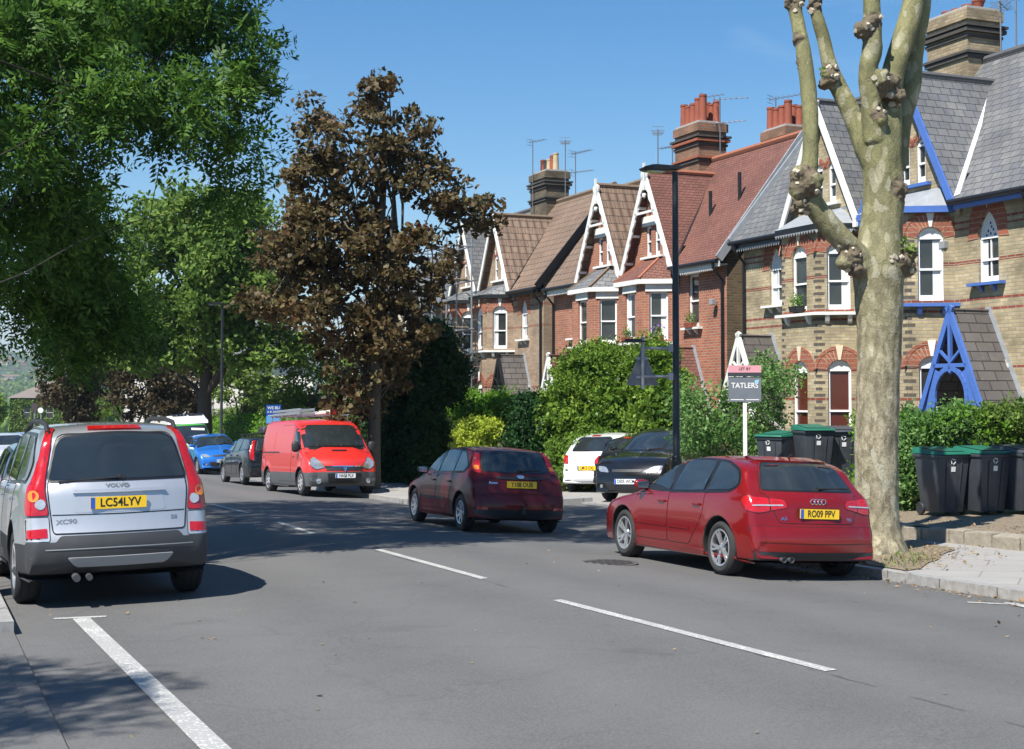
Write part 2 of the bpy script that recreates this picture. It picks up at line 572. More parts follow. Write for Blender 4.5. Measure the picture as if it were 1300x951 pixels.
def tree(name, label, cat, base, trunk, ells, nsub, nleaf, rs, leafsize, lmat, bmat, tr=.2, aspect=.6, group=None, limbs=8, twigs=120, up=.5, shell=.45, seed=1, flat=.7, filt=None, twig_r=.012, lname='crown', lf=.42, lkind='fan'):
    rnd = random.Random(seed)
    root = empty(name, base, label=label, cat=cat, group=group)
    b = Vector(base)
    P, C = clump_points(ells, nsub, nleaf, rs, shell, flat)
    if filt is not None:
        P = P[filt(P)]; C = C[filt(C)]
    P = P - np.array(b); 
    me = leaf_mesh(P, leafsize, aspect, up, kind=lkind)
    link(lname, me, lmat, root)
    mb = MB()
    tp = [Vector(p) - b for p in trunk]
    k = len(tp)
    mb.tube(tp, [tr * (1.25 if i == 0 else 1 - .55 * i / (k - 1)) for i in range(k)], 12)
    Cl = [Vector(c) - b for c in C]
    tops = tp[1:] if k > 2 else tp
    ends = []
    for i in range(limbs):
        e = ells[i % len(ells)]
        q = Vector((e[0] + rnd.uniform(-.5, .5) * e[3], e[1] + rnd.uniform(-.5, .5) * e[4], e[2] + rnd.uniform(-.5, .5) * e[5])) - b
        a = rnd.choice(tops)
        a = tp[-1] if a.z > q.z else a
        w = wobble(a, q, 6, .1, rnd)
        mb.tube(w, [tr * lf * (1 - .8 * j / 6) for j in range(7)], 7)
        ends += w[3:]
    ends += [tp[-1]]
    if Cl:
        for i in range(min(twigs, len(Cl) * 2)):
            c = rnd.choice(Cl)
            a = min(ends, key=lambda p: (p - c).length + rnd.random() * .8)
            if (a - c).length > 3.2: continue
            w = wobble(a, c, 4, .12, rnd)
            mb.tube(w, [twig_r * 2.2 * (1 - .8 * j / 4) for j in range(5)], 5, cap=False)
    mb.build('trunk', bmat, root, smooth=True)
    return root


def bush(name, label, cat, base, ells, nsub, nleaf, rs, leafsize, lmat, core=None, group=None, aspect=.55, up=.4, shell=.8, stems=6, bmat=None, coref=.66, lname='foliage'):
    bx, by = sum(e[0] for e in ells) / len(ells), sum(e[1] for e in ells) / len(ells)
    base = Vector((bx, by, base[2]))
    root = empty(name, base, label=label, cat=cat, group=group)
    b = np.array(base)
    P, C = clump_points(ells, nsub, nleaf, rs, shell, .8)
    link(lname, leaf_mesh(P - b, leafsize, aspect, up), lmat, root)
    mb = MB(); rnd = random.Random(len(P))
    for i in range(stems):
        e = ells[i % len(ells)]
        q = Vector((e[0] + rnd.uniform(-.4, .4) * e[3], e[1] + rnd.uniform(-.4, .4) * e[4], e[2] + rnd.uniform(-.3, .4) * e[5])) - Vector(base)
        mb.tube(wobble((rnd.uniform(-.2, .2), rnd.uniform(-.2, .2), -.05), q, 4, .1, rnd), [.025, .02, .016, .012, .006], 5, cap=False)
    mb.build('stems', bmat or M['bark'], root, smooth=True)
    if core is not None:
        Q = []
        for e in ells:
            k = int(500 + 3200 * e[3] * e[4] * e[5]); d = RNG.normal(size=(k, 3)); d /= np.linalg.norm(d, axis=1)[:, None]
            Q.append(np.array(e[:3]) + d * (RNG.random(k)[:, None] ** .45) * .86 * np.array(e[3:6]))
        link('inner_growth', leaf_mesh(np.concatenate(Q) - b, leafsize * 1.7, .7, .3), lmat, root)
    return root


def hedge(name, label, a, b, depth, h, leafsize, lmat, core, zf, dens=260, group=None, cat='hedge', rough=.12, aspect=.55, top_noise=.15, z0=0.0):
    "a hedge between two ground points a, b (x,y); leaves over a rough box with a dense inside"
    a, b = Vector((a[0], a[1], 0)), Vector((b[0], b[1], 0)); L = (b - a).length; du = (b - a) / L; dn = Vector((-du.y, du.x, 0))
    base = Vector((a.x, a.y, zf(a.x, a.y)))
    root = empty(name, base, label=label, cat=cat, group=group)
    def hh(s): return h * (1 + top_noise * noise.noise(Vector((s * .9 + a.x, a.y, 3.1))) * 2)
    area = 2 * L * h + L * depth + 2 * depth * h
    n = int(area * dens)
    pts = []
    for _ in range(n):
        s = RNG.random() * L; f = RNG.random() * area
        H = hh(s)
        if f < L * h: o = -depth / 2; z = RNG.random() * H
        elif f < 2 * L * h: o = depth / 2; z = RNG.random() * H
        elif f < 2 * L * h + L * depth: o = (RNG.random() - .5) * depth; z = H
        else: o = (RNG.random() - .5) * depth; z = RNG.random() * H; s = 0 if RNG.random() < .5 else L
        q = a + du * s + dn * o
        nn = noise.noise_vector(Vector((q.x * 1.7, q.y * 1.7, z * 1.7))) * rough * 2.2
        q = q + nn + Vector(tuple(RNG.normal(size=3) * rough * .5))
        pts.append((q.x, q.y, zf(q.x, q.y) + z0 + z + nn.z))
    pts = np.array(pts) - np.array(base)
    link('foliage', leaf_mesh(pts, leafsize, aspect, .4), lmat, root)
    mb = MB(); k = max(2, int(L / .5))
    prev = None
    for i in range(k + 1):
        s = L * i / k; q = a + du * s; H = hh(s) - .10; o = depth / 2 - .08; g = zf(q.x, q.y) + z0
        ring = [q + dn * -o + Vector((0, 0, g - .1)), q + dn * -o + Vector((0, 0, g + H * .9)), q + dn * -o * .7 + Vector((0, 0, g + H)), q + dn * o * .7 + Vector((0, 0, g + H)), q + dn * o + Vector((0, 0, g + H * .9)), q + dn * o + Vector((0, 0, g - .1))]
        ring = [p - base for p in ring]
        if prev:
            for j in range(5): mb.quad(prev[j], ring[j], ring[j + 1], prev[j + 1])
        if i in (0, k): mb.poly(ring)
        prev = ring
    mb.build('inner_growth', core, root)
    return root


def copy_tree(o, parent=None):
    c = o.copy(); COL.objects.link(c)
    if parent is not None: c.parent = parent
    for ch in list(o.children): copy_tree(ch, c)
    return c
# ------------------------------------------------------------------ vehicles
def lerp_tab(tab, x):
    if x <= tab[0][0]: return tab[0][1]
    for (x0, a), (x1, b) in zip(tab, tab[1:]):
        if x <= x1: return a + (b - a) * (x - x0) / (x1 - x0)
    return tab[-1][1]


def clip_x(poly, x0, x1, lean=0.0, zref=1.0):
    "keeps the slab x0 < x < x1 (edges leaning) of a polygon"
    def cut(ps, s, xc):
        out = []; n = len(ps)
        d = lambda p: s * (p[0] - (xc + lean * (p[1] - zref)))
        for i in range(n):
            a, b = ps[i], ps[(i + 1) % n]; da, db = d(a), d(b)
            if da >= 0: out.append(a)
            if da * db < 0:
                k = da / (da - db); out.append((a[0] + (b[0] - a[0]) * k, a[1] + (b[1] - a[1]) * k))
        return out
    return cut(cut([p[:2] for p in poly], 1, x0), -1, x1)


def offset_poly(p, d):
    n = len(p); out = []
    area = sum(p[i][0] * p[(i + 1) % n][1] - p[(i + 1) % n][0] * p[i][1] for i in range(n))
    s = 1 if area > 0 else -1
    for i in range(n):
        a, b, c = Vector(p[i - 1][:2]), Vector(p[i][:2]), Vector(p[(i + 1) % n][:2])
        e1, e2 = (b - a), (c - b)
        if e1.length < 1e-7 or e2.length < 1e-7: out.append(tuple(b)); continue
        e1.normalize(); e2.normalize()
        n1, n2 = Vector((e1.y, -e1.x)) * s, Vector((e2.y, -e2.x)) * s
        m = n1 + n2
        if m.length < .2: out.append(tuple(b + n1 * d)); continue
        m.normalize(); k = max(.45, m.dot(n1))
        out.append(tuple(b + m * (d / k)))
    return out


class Car:
    def __init__(s, name, label, cat, sp, paint, pos, head, group=None, roll=0):
        s.sp = sp; s.L = sp['L']; s.w = sp['W'] / 2; s.paint = paint
        s.xr, s.xf, s.rt = sp['xr'], sp['xf'], sp['rt']
        s.ra = sp.get('ra', s.rt + .06)
        s.root = empty(name, label=label, cat=cat, group=group)
        s.body = s.shell()
        s.place(pos, head, sp.get('zf', ground_z))

    # half width of the body at (x, z)
    def Wd(s, x, z):
        sp = s.sp; zb = lerp_tab(sp['belt'], x)
        a = max(0, (abs(x) - (s.L / 2 - sp.get('tl', .8))) / sp.get('tl', .8))
        pl = 1 - (sp.get('tf', .15) if x > 0 else sp.get('tb', .11)) * a ** 2.2
        w = s.w
        if z <= zb:
            q = (z - .58) / (zb - .58) if z > .58 else (.58 - z) / .4
            dw = (sp.get('sh', .035) if z > .58 else .05) * q * q
        else:
            h = z - zb; dw = sp.get('sh', .035) + sp.get('sh2', .02) * min(1, h / .05) + sp['tumble'] * h + .10 * h * h
        w = w - dw
        for xc in (s.xr, s.xf):
            r_ = math.hypot(x - xc, z - s.rt)
            if z < zb: w += sp.get('flare', .012) * math.exp(-((r_ - s.ra) / .07) ** 2)
        if sp.get('crease'):
            zc = sp['crease']; w -= .010 * math.exp(-((z - zc) / .03) ** 2) if abs(x) < s.L / 2 - .35 else 0
        return w * pl

    def shell(s):
        sp = s.sp
        up = fillet(sp['prof'], 7, .055)
        # open polyline: front bottom ... rear bottom
        nfr = 0
        zb = sp['zb']
        i0 = min(range(len(up)), key=lambda i: math.hypot(up[i][0] - sp['prof'][0][0], up[i][1] - sp['prof'][0][1]))
        pts = [(x, z, 0) for x, z in up]
        # replace the closing (bottom) edge with the arches
        pts = pts[i0:] + pts[:i0]
        fb, rb = sp['prof'][0], sp['prof'][-1]
        body = [p for p in pts if p[1] > zb + .004]
        bot = []
        def arch(xc):
            a0 = math.asin(max(-1, min(1, (zb - s.rt) / s.ra)))
            out = []
            n = 22
            for k in range(n + 1):
                th = PI - a0 - (PI - 2 * a0) * k / n
                out.append((xc + s.ra * math.cos(th), s.rt + s.ra * math.sin(th), 1))
            return out
        x = rb[0] + .08
        def line(xa, xb):
            n = max(1, int((xb - xa) / .12))
            return [(xa + (xb - xa) * k / n, zb, 2) for k in range(n + 1)]
        a1, a2 = arch(s.xr), arch(s.xf)
        bot += line(x, a1[0][0])[:-1] + a1 + line(a1[-1][0], a2[0][0])[1:-1] + a2 + line(a2[-1][0], fb[0] - .08)[1:]
        P = bot + body
        # order body: from the front up over the top to the rear
        f0 = min(range(len(body)), key=lambda i: math.hypot(body[i][0] - fb[0], body[i][1] - fb[1]))
        P = bot + body
        n = len(P)
        Nn = []
        for i in range(n):
            a, b = P[i - 1], P[(i + 1) % n]
            d = Vector((b[0] - a[0], b[1] - a[1]))
            if d.length < 1e-6: d = Vector((1, 0))
            d.normalize(); Nn.append((d.y, -d.x))
        N2 = []
        for i in range(n):
            if P[i][2]: N2.append(Nn[i]); continue
            ax = az = 0.0
            for k in range(-8, 9):
                j = (i + k) % n
                if P[j][2]: continue
                dd = math.hypot(P[j][0] - P[i][0], P[j][1] - P[i][1]); wt = math.exp(-(dd / .085) ** 2)
                ax += Nn[j][0] * wt; az += Nn[j][1] * wt
            l_ = math.hypot(ax, az) or 1; N2.append((ax / l_, az / l_))
        Nn = N2
        etas = [0, .2, .4, .6, .8, 1]
        ths = [18, 36, 54, 72, 90]
        rows = []
        for k in range(len(etas) + len(ths)):
            row = []
            for i in range(n):
                x, z, fl = P[i]; nx, nz = Nn[i]
                if fl: r_, c = .015, 0
                else:
                    r_ = sp.get('rs', .07) * (1 if nz > .5 else 1.1) if z > zb + .15 else .03
                    c = (sp.get('cx', .10) * abs(nx) + sp.get('cz', .035) * max(0, nz)) if z > zb + .05 else .03 * abs(nx)
                    if nx > .1 and sp.get('cf'): c = sp['cf'] * abs(nx) + .035 * max(0, nz)
                Wp = s.Wd(x, z); flat = Wp - r_
                if k < len(etas): y = etas[k] * flat; dl = c * (y / Wp) ** 2
                else:
                    th = R(ths[k - len(etas)]); dl = c * (flat / Wp) ** 2 + r_ * (1 - math.cos(th)); y = s.Wd(x - nx * dl, z - nz * dl) - r_ + r_ * math.sin(th)
                row.append((x - nx * dl, y, z - nz * dl))
            rows.append(row)
        v = []; f = []; m = []
        K = len(rows)
        order = [(k, -1) for k in range(K - 1, 0, -1)] + [(k, 1) for k in range(K)]
        for k, sg in order: v += [(p[0], p[1] * sg, p[2]) for p in rows[k]]
        for j in range(len(order) - 1):
            for i in range(n):
                i2 = (i + 1) % n
                f.append((j * n + i, j * n + i2, (j + 1) * n + i2, (j + 1) * n + i))
                m.append(1 if (P[i][2] and P[i2][2]) else 0)
        ring = [(p[0], p[2]) for p in rows[-1]]
        sv, st = fill2(ring, g=.095)
        for sg in (1, -1):
            b = len(v)
            v += [(p[0], sg * s.Wd(p[0], p[1]), p[1]) for p in sv]
            # the ring itself already has the exact width
            f += [tuple(b + i for i in (t if sg < 0 else t[::-1])) for t in st]; m += [0] * len(st)
        me = bpy.data.meshes.new('body'); me.from_pydata(v, [], f); me.polygons.foreach_set('material_index', m)
        bm = bmesh.new(); bm.from_mesh(me)
        bmesh.ops.remove_doubles(bm, verts=bm.verts, dist=.0012)
        bmesh.ops.recalc_face_normals(bm, faces=bm.faces)
        bm.to_mesh(me)
        s.bvh = BVHTree.FromBMesh(bm)
        bm.free()
        me.polygons.foreach_set('use_smooth', [True] * len(me.polygons)); me.set_sharp_from_angle(angle=R(38))
        return link('body', me, [s.paint, M['underbody']], s.root)

    def place(s, pos, head, zf):
        h = Vector((head[0], head[1], 0)).normalized(); l = Vector((-h.y, h.x, 0))
        p = Vector((pos[0], pos[1], 0)); q = lambda a, b: (lambda w: Vector((w.x, w.y, zf(w.x, w.y))))(p + h * a + l * b)
        yw = s.w - .13
        fl, fr, rl, rr = q(s.xf, yw), q(s.xf, -yw), q(s.xr, yw), q(s.xr, -yw)
        X = ((fl + fr) - (rl + rr)).normalized(); Y = ((fl + rl) - (fr + rr)).normalized(); Z = X.cross(Y).normalized(); Y = Z.cross(X)
        c = (fl + fr + rl + rr) / 4
        c = c - X * ((s.xf + s.xr) / 2)
        Mx = Matrix((X, Y, Z)).transposed().to_4x4(); Mx.translation = c
        s.root.matrix_world = Mx

    def cast(s, fr, a, b):
        if fr == 'L': o, d = Vector((a, 3, b)), Vector((0, -1, 0))
        elif fr == 'R': o, d = Vector((a, -3, b)), Vector((0, 1, 0))
        elif fr in ('B', 'F'):                  # a runs round the end of the car, measured from the middle
            sg = -1 if fr == 'B' else 1
            cx, tab = s.contour(fr, b)
            if tab is None: ph = a
            else: ph = float(np.interp(abs(a), tab[0], tab[1])) * (1 if a >= 0 else -1)
            out = Vector((sg * math.cos(ph), math.sin(ph), 0)); o = Vector((cx, 0, b)) + out * 4; d = -out
        elif fr == 'T': o, d = Vector((a, b, 5)), Vector((0, 0, -1))
        else:                                   # ('A', degrees from the rear)
            th = R(fr[1]); d = Vector((math.cos(th), -math.sin(th), 0)); rt = Vector((math.sin(th), math.cos(th), 0))
            o = rt * a + Vector((0, 0, b)) - d * 6
        h = s.bvh.ray_cast(o, d)
        if h[0] is None:
            g = o + d * (3.1 if fr in ('B', 'F') else 3 - s.w + .1)
            h = s.bvh.find_nearest(g)
        nn = h[1]
        if nn.dot(d) > 0: nn = -nn
        return h[0], nn

    def contour(s, fr, z):
        k = (fr, round(z, 2))
        if not hasattr(s, '_ct'): s._ct = {}
        if k in s._ct: return s._ct[k]
        sg = -1 if fr == 'B' else 1; h0 = s.bvh.ray_cast(Vector((sg * 6, 0, k[1])), Vector((-sg, 0, 0))); cx = sg * (s.L / 2 - .95)
        if h0[0] is not None and sg * h0[0].x - .55 < sg * cx: cx = h0[0].x - sg * .55
        S = [0.0]; PH = [0.0]; prev = None
        for i in range(0, 61):
            ph = R(2) * i; out = Vector((sg * math.cos(ph), math.sin(ph), 0))
            h = s.bvh.ray_cast(Vector((cx, 0, k[1])) + out * 4, -out)
            if h[0] is None: break
            if prev is not None: S.append(S[-1] + math.hypot(h[0].x - prev.x, h[0].y - prev.y)); PH.append(ph)
            prev = h[0]
        s._ct[k] = (cx, (S, PH) if len(S) > 5 else None)
        return s._ct[k]

    def panel(s, name, fr, outline, mat_, off=.005, g=.06, border=None, bw=.008, skirt=True, parent=None, fil=True, seg=4, bseg=.04, label=None, holes=()):
        ol = fillet(outline, seg, bseg) if fil else [p[:2] for p in outline]
        mats = [mat_]
        hl = [fillet(h_, seg, bseg) for h_ in holes]
        pa, tr = fill2(ol, hl, g=g)
        V = []; Nr = []
        for a, b in pa:
            h, nn = s.cast(fr, a, b); V.append(h + nn * off); Nr.append(nn)
        F = list(tr); MI = [0] * len(tr)
        n0 = len(V)
        # edge skirt
        if skirt:
            cnt = {}
            for t in tr:
                for i in range(3):
                    e = (t[i], t[(i + 1) % 3]); k = (min(e), max(e)); cnt.setdefault(k, []).append(e)
            mp = {}
            for k, es in cnt.items():
                if len(es) == 1:
                    for i in k:
                        if i not in mp: mp[i] = len(V); V.append(V[i] - Nr[i] * (off + .004))
                    F.append((es[0][1], es[0][0], mp[es[0][0]], mp[es[0][1]])); MI.append(0)
        if border is not None:
            mats.append(border)
            pb, tb = fill2(offset_poly(ol, bw), [offset_poly(h_, -.012) for h_ in hl] + ([offset_poly(ol, -.03)] if not hl else []), g=g); b0 = len(V)
            for a, b in pb:
                h, nn = s.cast(fr, a, b); V.append(h + nn * off * .75)
            F += [tuple(b0 + i for i in t) for t in tb]; MI += [1] * len(tb)
        me = bpy.data.meshes.new(name); me.from_pydata([tuple(v) for v in V], [], F)
        me.polygons.foreach_set('material_index', MI); me.polygons.foreach_set('use_smooth', [True] * len(F))
        me.set_sharp_from_angle(angle=R(40))
        return link(name, me, mats, parent or s.root, label=label)

    def both(s, name, fr, outline, mat_, **k):
        "mirror pair for B / F panels (a = y) or L / R panels"
        r_ = []
        if fr in ('B', 'F', 'T'):
            for sg in (1, -1):
                o = [((p[0] * sg, p[1]) if fr != 'T' else (p[0], p[1] * sg)) + tuple(p[2:]) for p in outline]
                r_.append(s.panel(name, fr, o, mat_, **k))
        elif isinstance(fr, tuple):
            for sg in (1, -1):
                r_.append(s.panel(name, ('A', fr[1] * sg), [(p[0] * sg,) + tuple(p[1:]) for p in outline], mat_, **k))
        else:
            r_.append(s.panel(name, 'L', outline, mat_, **k)); r_.append(s.panel(name, 'R', outline, mat_, **k))
        return r_

    def wheels(s, rim='alloy', n=5, rim_r=None, width=.2, twin=False, hubcol=None):
        rt = s.rt; rr = rim_r or rt * .68
        tm = MB()
        w = width / 2
        tm.lathe((0, 0, 0), [(rr, -w * .9), (rr + .012, -w), (rt - .05, -w * 1.04), (rt - .015, -w * .86), (rt, -w * .6), (rt, w * .6), (rt - .015, w * .86), (rt - .05, w * 1.04), (rr + .012, w), (rr, w * .9), (rr - .012, w * .6), (rr - .02, -w * .9)], 40, 'y', cap=False)
        for k in range(3):
            y = (-.3 + .3 * k) * width
            tm.lathe((0, 0, 0), [(rt + .0005, y - .004), (rt + .0022, y - .003), (rt + .0022, y + .003), (rt + .0005, y + .004)], 40, 'y', 1, cap=False)
        rm = MB()
        rm.lathe((0, 0, 0), [(rr - .004, w * .92), (rr - .012, w * .97), (rr - .03, w * .9), (rr - .035, w * .3), (rr - .035, -w * .8)], 40, 'y', cap=False)
        if rim == 'alloy':
            for k in range(n):
                a = 2 * PI * k / n
                for off in ((-.16, .16) if twin else (0,)):
                    c0 = Vector((math.cos(a), 0, math.sin(a))); c1 = Vector((math.cos(a + off), 0, math.sin(a + off)))
                    rm.bar(c0 * .035 + Vector((0, w * .62, 0)), c1 * (rr - .018) + Vector((0, w * .86, 0)), .05 if not twin else .03, .03, up=(0, 1, 0), w2=.036 if not twin else .024, h2=.02)
            rm.lathe((0, 0, 0), [(0, w * .80), (.03, w * .80), (.055, w * .70), (.065, w * .5)], 20, 'y')
        else:       # a full trim with slots
            rm.lathe((0, 0, 0), [(0, w * .82), (.05, w * .82), (.06, w * .72), (rr * .62, w * .86), (rr - .02, w * .80)], 40, 'y')
            for k in range(n):
                a = 2 * PI * (k + .5) / n
                c = Vector((math.cos(a), 0, math.sin(a)))
                rm.bar(c * rr * .55 + Vector((0, w * .845, 0)), c * (rr - .03) + Vector((0, w * .845, 0)), .03, .02, up=(0, 1, 0), mat=1, w2=.055)
        rm.lathe((0, 0, 0), [(0, -w * .1), (rr - .035, -w * .1)], 30, 'y', 2, cap=False); rm.lathe((0, 0, 0), [(.06, w * .05), (rr * .68, w * .05), (rr * .68, -w * .05)], 30, 'y', 3, cap=False)      # brake disc behind
        t0 = tm.build('wheel', [M['tyre'], M['tyre_groove']], s.root, smooth=True)
        r0 = rm.build('rim', [M[hubcol or 'alloy'], M['black_plastic'], M['underbody'], M['brake']], t0, smooth=True)
        y = s.w - w - s.sp.get('win', .015)
        first = True
        for x in (s.xr, s.xf):
            for sg in (1, -1):
                if first: t, r_ = t0, r0; first = False
                else:
                    t = t0.copy(); COL.objects.link(t); t.parent = s.root
                    r_ = r0.copy(); COL.objects.link(r_); r_.parent = t
                t.location = (x, y * sg, rt); t.rotation_euler = (0, random.uniform(0, 6), 0 if sg > 0 else PI)

    def mirror(s, x, z, mat_=None, size=(.10, .22, .15), y=None):
        for sg in (1, -1):
            mb = MB()
            y0 = (y if y else s.Wd(x, z) + .02)
            bm = bmesh.new(); bmesh.ops.create_cube(bm, size=1)
            bmesh.ops.subdivide_edges(bm, edges=bm.edges, cuts=3, use_grid_fill=True)
            for v in bm.verts:
                c = v.co; l = (abs(c.x * 2) ** 3 + abs(c.y * 2) ** 3 + abs(c.z * 2) ** 3) ** (1 / 3)
                v.co = c / max(l, .01)
                v.co = Vector((v.co.x * size[0] * (1 - .3 * v.co.y * sg), v.co.y * size[1], v.co.z * size[2])) * 1.0
            vv = [tuple(v.co + Vector((x, sg * (y0 + size[1] * .45), z))) for v in bm.verts]
            ff = [tuple(v.index for v in f.verts) for f in bm.faces]; bm.free()
            mb.add(vv, ff, 0)
            mb.bar((x + .03, sg * (y0 - .06), z - .03), (x + .01, sg * (y0 + .06), z - .04), .05, .04, mat=1)
            o = mb.build('door_mirror', [mat_ or s.paint, M['black_plastic']], s.root, smooth=True, angle=50)
            g = MB(); a = x - size[0] * .5 - .003
            g.poly([(a, sg * (y0 + size[1] * .45) + dy, z + dz) for dy, dz in [(-.075, -.045), (.075, -.045), (.08, .04), (-.075, .045)]])
            g.build('mirror_glass', M['mirror'], o)

    def handle(s, x, z, parent=None, w=.17, mat_=None):
        for sg in (1, -1):
            y = s.Wd(x, z); mb = MB()
            mb.bar((x - w / 2, sg * (y + .022), z), (x + w / 2, sg * (y + .020), z + .004), .02, .028)
            mb.box(x - w / 2 + .005, x - w / 2 + .03, sg * (y - .01) if sg > 0 else -(y + .02), sg * (y + .02) if sg > 0 else -(y - .01), z - .01, z + .01)
            mb.box(x + w / 2 - .03, x + w / 2 - .005, min(sg * (y - .01), sg * (y + .02)), max(sg * (y - .01), sg * (y + .02)), z - .01, z + .01)
            par = parent[0 if sg > 0 else 1] if parent else s.root
            mb.build('handle', mat_ or s.paint, par, smooth=True, bevel=.004)

    def plate(s, fr, a, z, text, col='yellow', eu=True, w=.52, h=.111, lean=0.0):
        sg = -1 if fr == 'B' else 1
        xs = [s.cast(fr, a + dy, z + dz)[0].x for dy in (-w / 2 * .8, 0, w / 2 * .8) for dz in (-h / 2, h / 2)]
        x = (min(xs) - .012) if fr == 'B' else (max(xs) + .012)
        mb = MB()
        o = Vector((x, a, z)); u = Vector((0, -1, 0)) if fr == 'B' else Vector((0, 1, 0)); v = Vector((0, 0, 1)); wv = Vector((sg, 0, 0))
        v = (v - wv * lean).normalized()
        ol = fillet([(-w / 2, -h / 2, .01), (w / 2, -h / 2, .01), (w / 2, h / 2, .01), (-w / 2, h / 2, .01)], 3)
        mb.prism(ol, o - wv * .006, u, v, wv, .012, 0)
        if eu:
            mb.add([o + u * (-w / 2 + .004) + v * (-h / 2 + .004) + wv * .0075, o + u * (-w / 2 + .045) + v * (-h / 2 + .004) + wv * .0075, o + u * (-w / 2 + .045) + v * (h / 2 - .004) + wv * .0075, o + u * (-w / 2 + .004) + v * (h / 2 - .004) + wv * .0075], [(0, 1, 2, 3)], 2)
        add_text(mb, text, h * .98, o + u * (.018 if eu else 0), u, v, wv, .0085, 1, bold=.0018, sx=min(1.0, w * .155 / (h * .98) * 8.6 / max(len(text), 1) * .98))
        return mb.build('number_plate', [M['plate_' + col], M['ink'], M['plate_blue']], s.root)

    def strip(s, name, fr, line, width, mat_, off=.004, parent=None):
        "a thin line on the body through (a,b) points"
        mb = MB(); pts = []
        for (a0, b0), (a1, b1) in zip(line, line[1:]):
            n = max(1, int(math.hypot(a1 - a0, b1 - b0) / .06))
            pts += [(a0 + (a1 - a0) * k / n, b0 + (b1 - b0) * k / n) for k in range(n)]
        pts.append(line[-1])
        L_, R_ = [], []
        for i, p in enumerate(pts):
            q0, q1 = pts[max(0, i - 1)], pts[min(len(pts) - 1, i + 1)]
            d = Vector((q1[0] - q0[0], q1[1] - q0[1])).normalized(); nn = Vector((-d.y, d.x)) * width / 2
            for lst, s_ in ((L_, 1), (R_, -1)):
                h, nr = s.cast(fr, p[0] + nn.x * s_, p[1] + nn.y * s_); lst.append(h + nr * off)
        for i in range(len(pts) - 1): mb.quad(L_[i], L_[i + 1], R_[i + 1], R_[i])
        return mb.build(name, mat_, parent or s.root)

    def wiper(s, fr, a0, b0, a1, b1, off=.02):
        h0, n0 = s.cast(fr, a0, b0); h1, n1 = s.cast(fr, a1, b1)
        mb = MB(); mb.bar(h0 + n0 * .03, h1 + n1 * off, .022, .014, w2=.012); 
        d = (h1 - h0)
        mb.bar(h0 + d * .35 + n0 * .012, h1 + d * .12 + n1 * .012, .012, .02)
        mb.lathe(tuple(h0 + n0 * .015), [(.03, -.01), (.03, .012), (.015, .02)], 12, 'x')
        mb.build('wiper', M['black_plastic'], s.root)

    def glaze(s, dlo, cuts, lean=0, border=True, seg=3):
        "side glass: a dark surround and one pane for each span of x in cuts"
        ol = fillet(dlo, seg)
        for fr in ('L', 'R'):
            sur = s.panel('window_surround', fr, offset_poly(ol, .018), M['black_trim'], off=.005, fil=False, skirt=True, g=.05)
            for x0, x1 in cuts:
                p = clip_x(ol, x0, x1, lean)
                if len(p) < 3: continue
                s.panel('side_window', fr, offset_poly(p, -.012), M['glass'], off=.011, fil=False, skirt=False, parent=s.root, g=.06)

    def text(s, fr, a, z, txt, size, mat_, bold=.001, sx=1.0):
        h, nn = s.cast(fr, a, z)
        u = {'B': Vector((0, -1, 0)), 'F': Vector((0, 1, 0)), 'R': Vector((1, 0, 0)), 'L': Vector((-1, 0, 0))}[fr]
        v = nn.cross(u).normalized(); u = v.cross(nn).normalized()
        mb = MB(); add_text(mb, txt, size, h, u, v, nn, .009, 0, bold, sx)
        return mb.build('badge', mat_, s.root)


def two_tone(name, paint_mat_args, low, z0, slope=0.0):
    "paint above z0 (object space), plastic below"
    col, metal = paint_mat_args
    g = NG(name); tc = g.n('TexCoord'); sx = g.n('SeparateXYZ'); g.l(tc.outputs['Object'], sx.inputs[0])
    k = g.math('GREATER_THAN', sx.outputs[2], z0)
    c = g.mix(k, low, col); g.l(c, g.b.inputs['Base Color'])
    g.l(g.math('MULTIPLY', k, metal), g.b.inputs['Metallic'])
    g.l(g.math('MULTIPLY', k, 1.0), g.b.inputs['Coat Weight'])
    g.b.inputs['Coat Roughness'].default_value = .04
    g.l(g.math('MULTIPLY_ADD', k, -.18, .6), g.b.inputs['Roughness'])
    return g.m


def paint(name, col, metal=.0, rough=.38, grime=.12, coat=1.0):
    g = NG(name); tc = g.n('TexCoord'); sx = g.n('SeparateXYZ'); g.l(tc.outputs['Object'], sx.inputs[0])
    n = g.noise(tc.outputs['Object'], 3, 6, .65)
    lowz = g.math('SUBTRACT', .62, sx.outputs[2]); low = g.math('MULTIPLY', lowz, 1.6, clamp=True)
    dust = g.math('MULTIPLY', g.math('ADD', low, g.math('MULTIPLY', n, .12)), grime, clamp=True)
    c = g.mix(dust, col, (.22, .20, .17)); g.l(c, g.b.inputs['Base Color'])
    g.b.inputs['Metallic'].default_value = metal
    g.l(g.math('MULTIPLY_ADD', dust, .5, rough), g.b.inputs['Roughness'])
    g.b.inputs['Coat Weight'].default_value = coat; g.b.inputs['Specular IOR Level'].default_value = .15
    g.l(g.math('MULTIPLY_ADD', n, .06, .02), g.b.inputs['Coat Roughness'])
    return g.m


def front_kit(c, hw, zl, zg, glassz, lampout, grille, plate_txt=None, plate_col='white', plate_z=.45, eu=True):
    "windscreen, lamps, grille, lower intake, plate on a car's front"
    c.panel('windscreen', 'F', glassz, M['glass'], off=.006, border=M['black_trim'], bw=.02)
    for l in c.both('headlight', 'F', lampout, M['lamp_clear'], off=.010, border=M['black_trim'], bw=.008):
        pass
    if grille: c.panel('grille', 'F', grille, M['black_plastic'], off=.008)
    if plate_txt: c.plate('F', 0, plate_z, plate_txt, plate_col, eu)
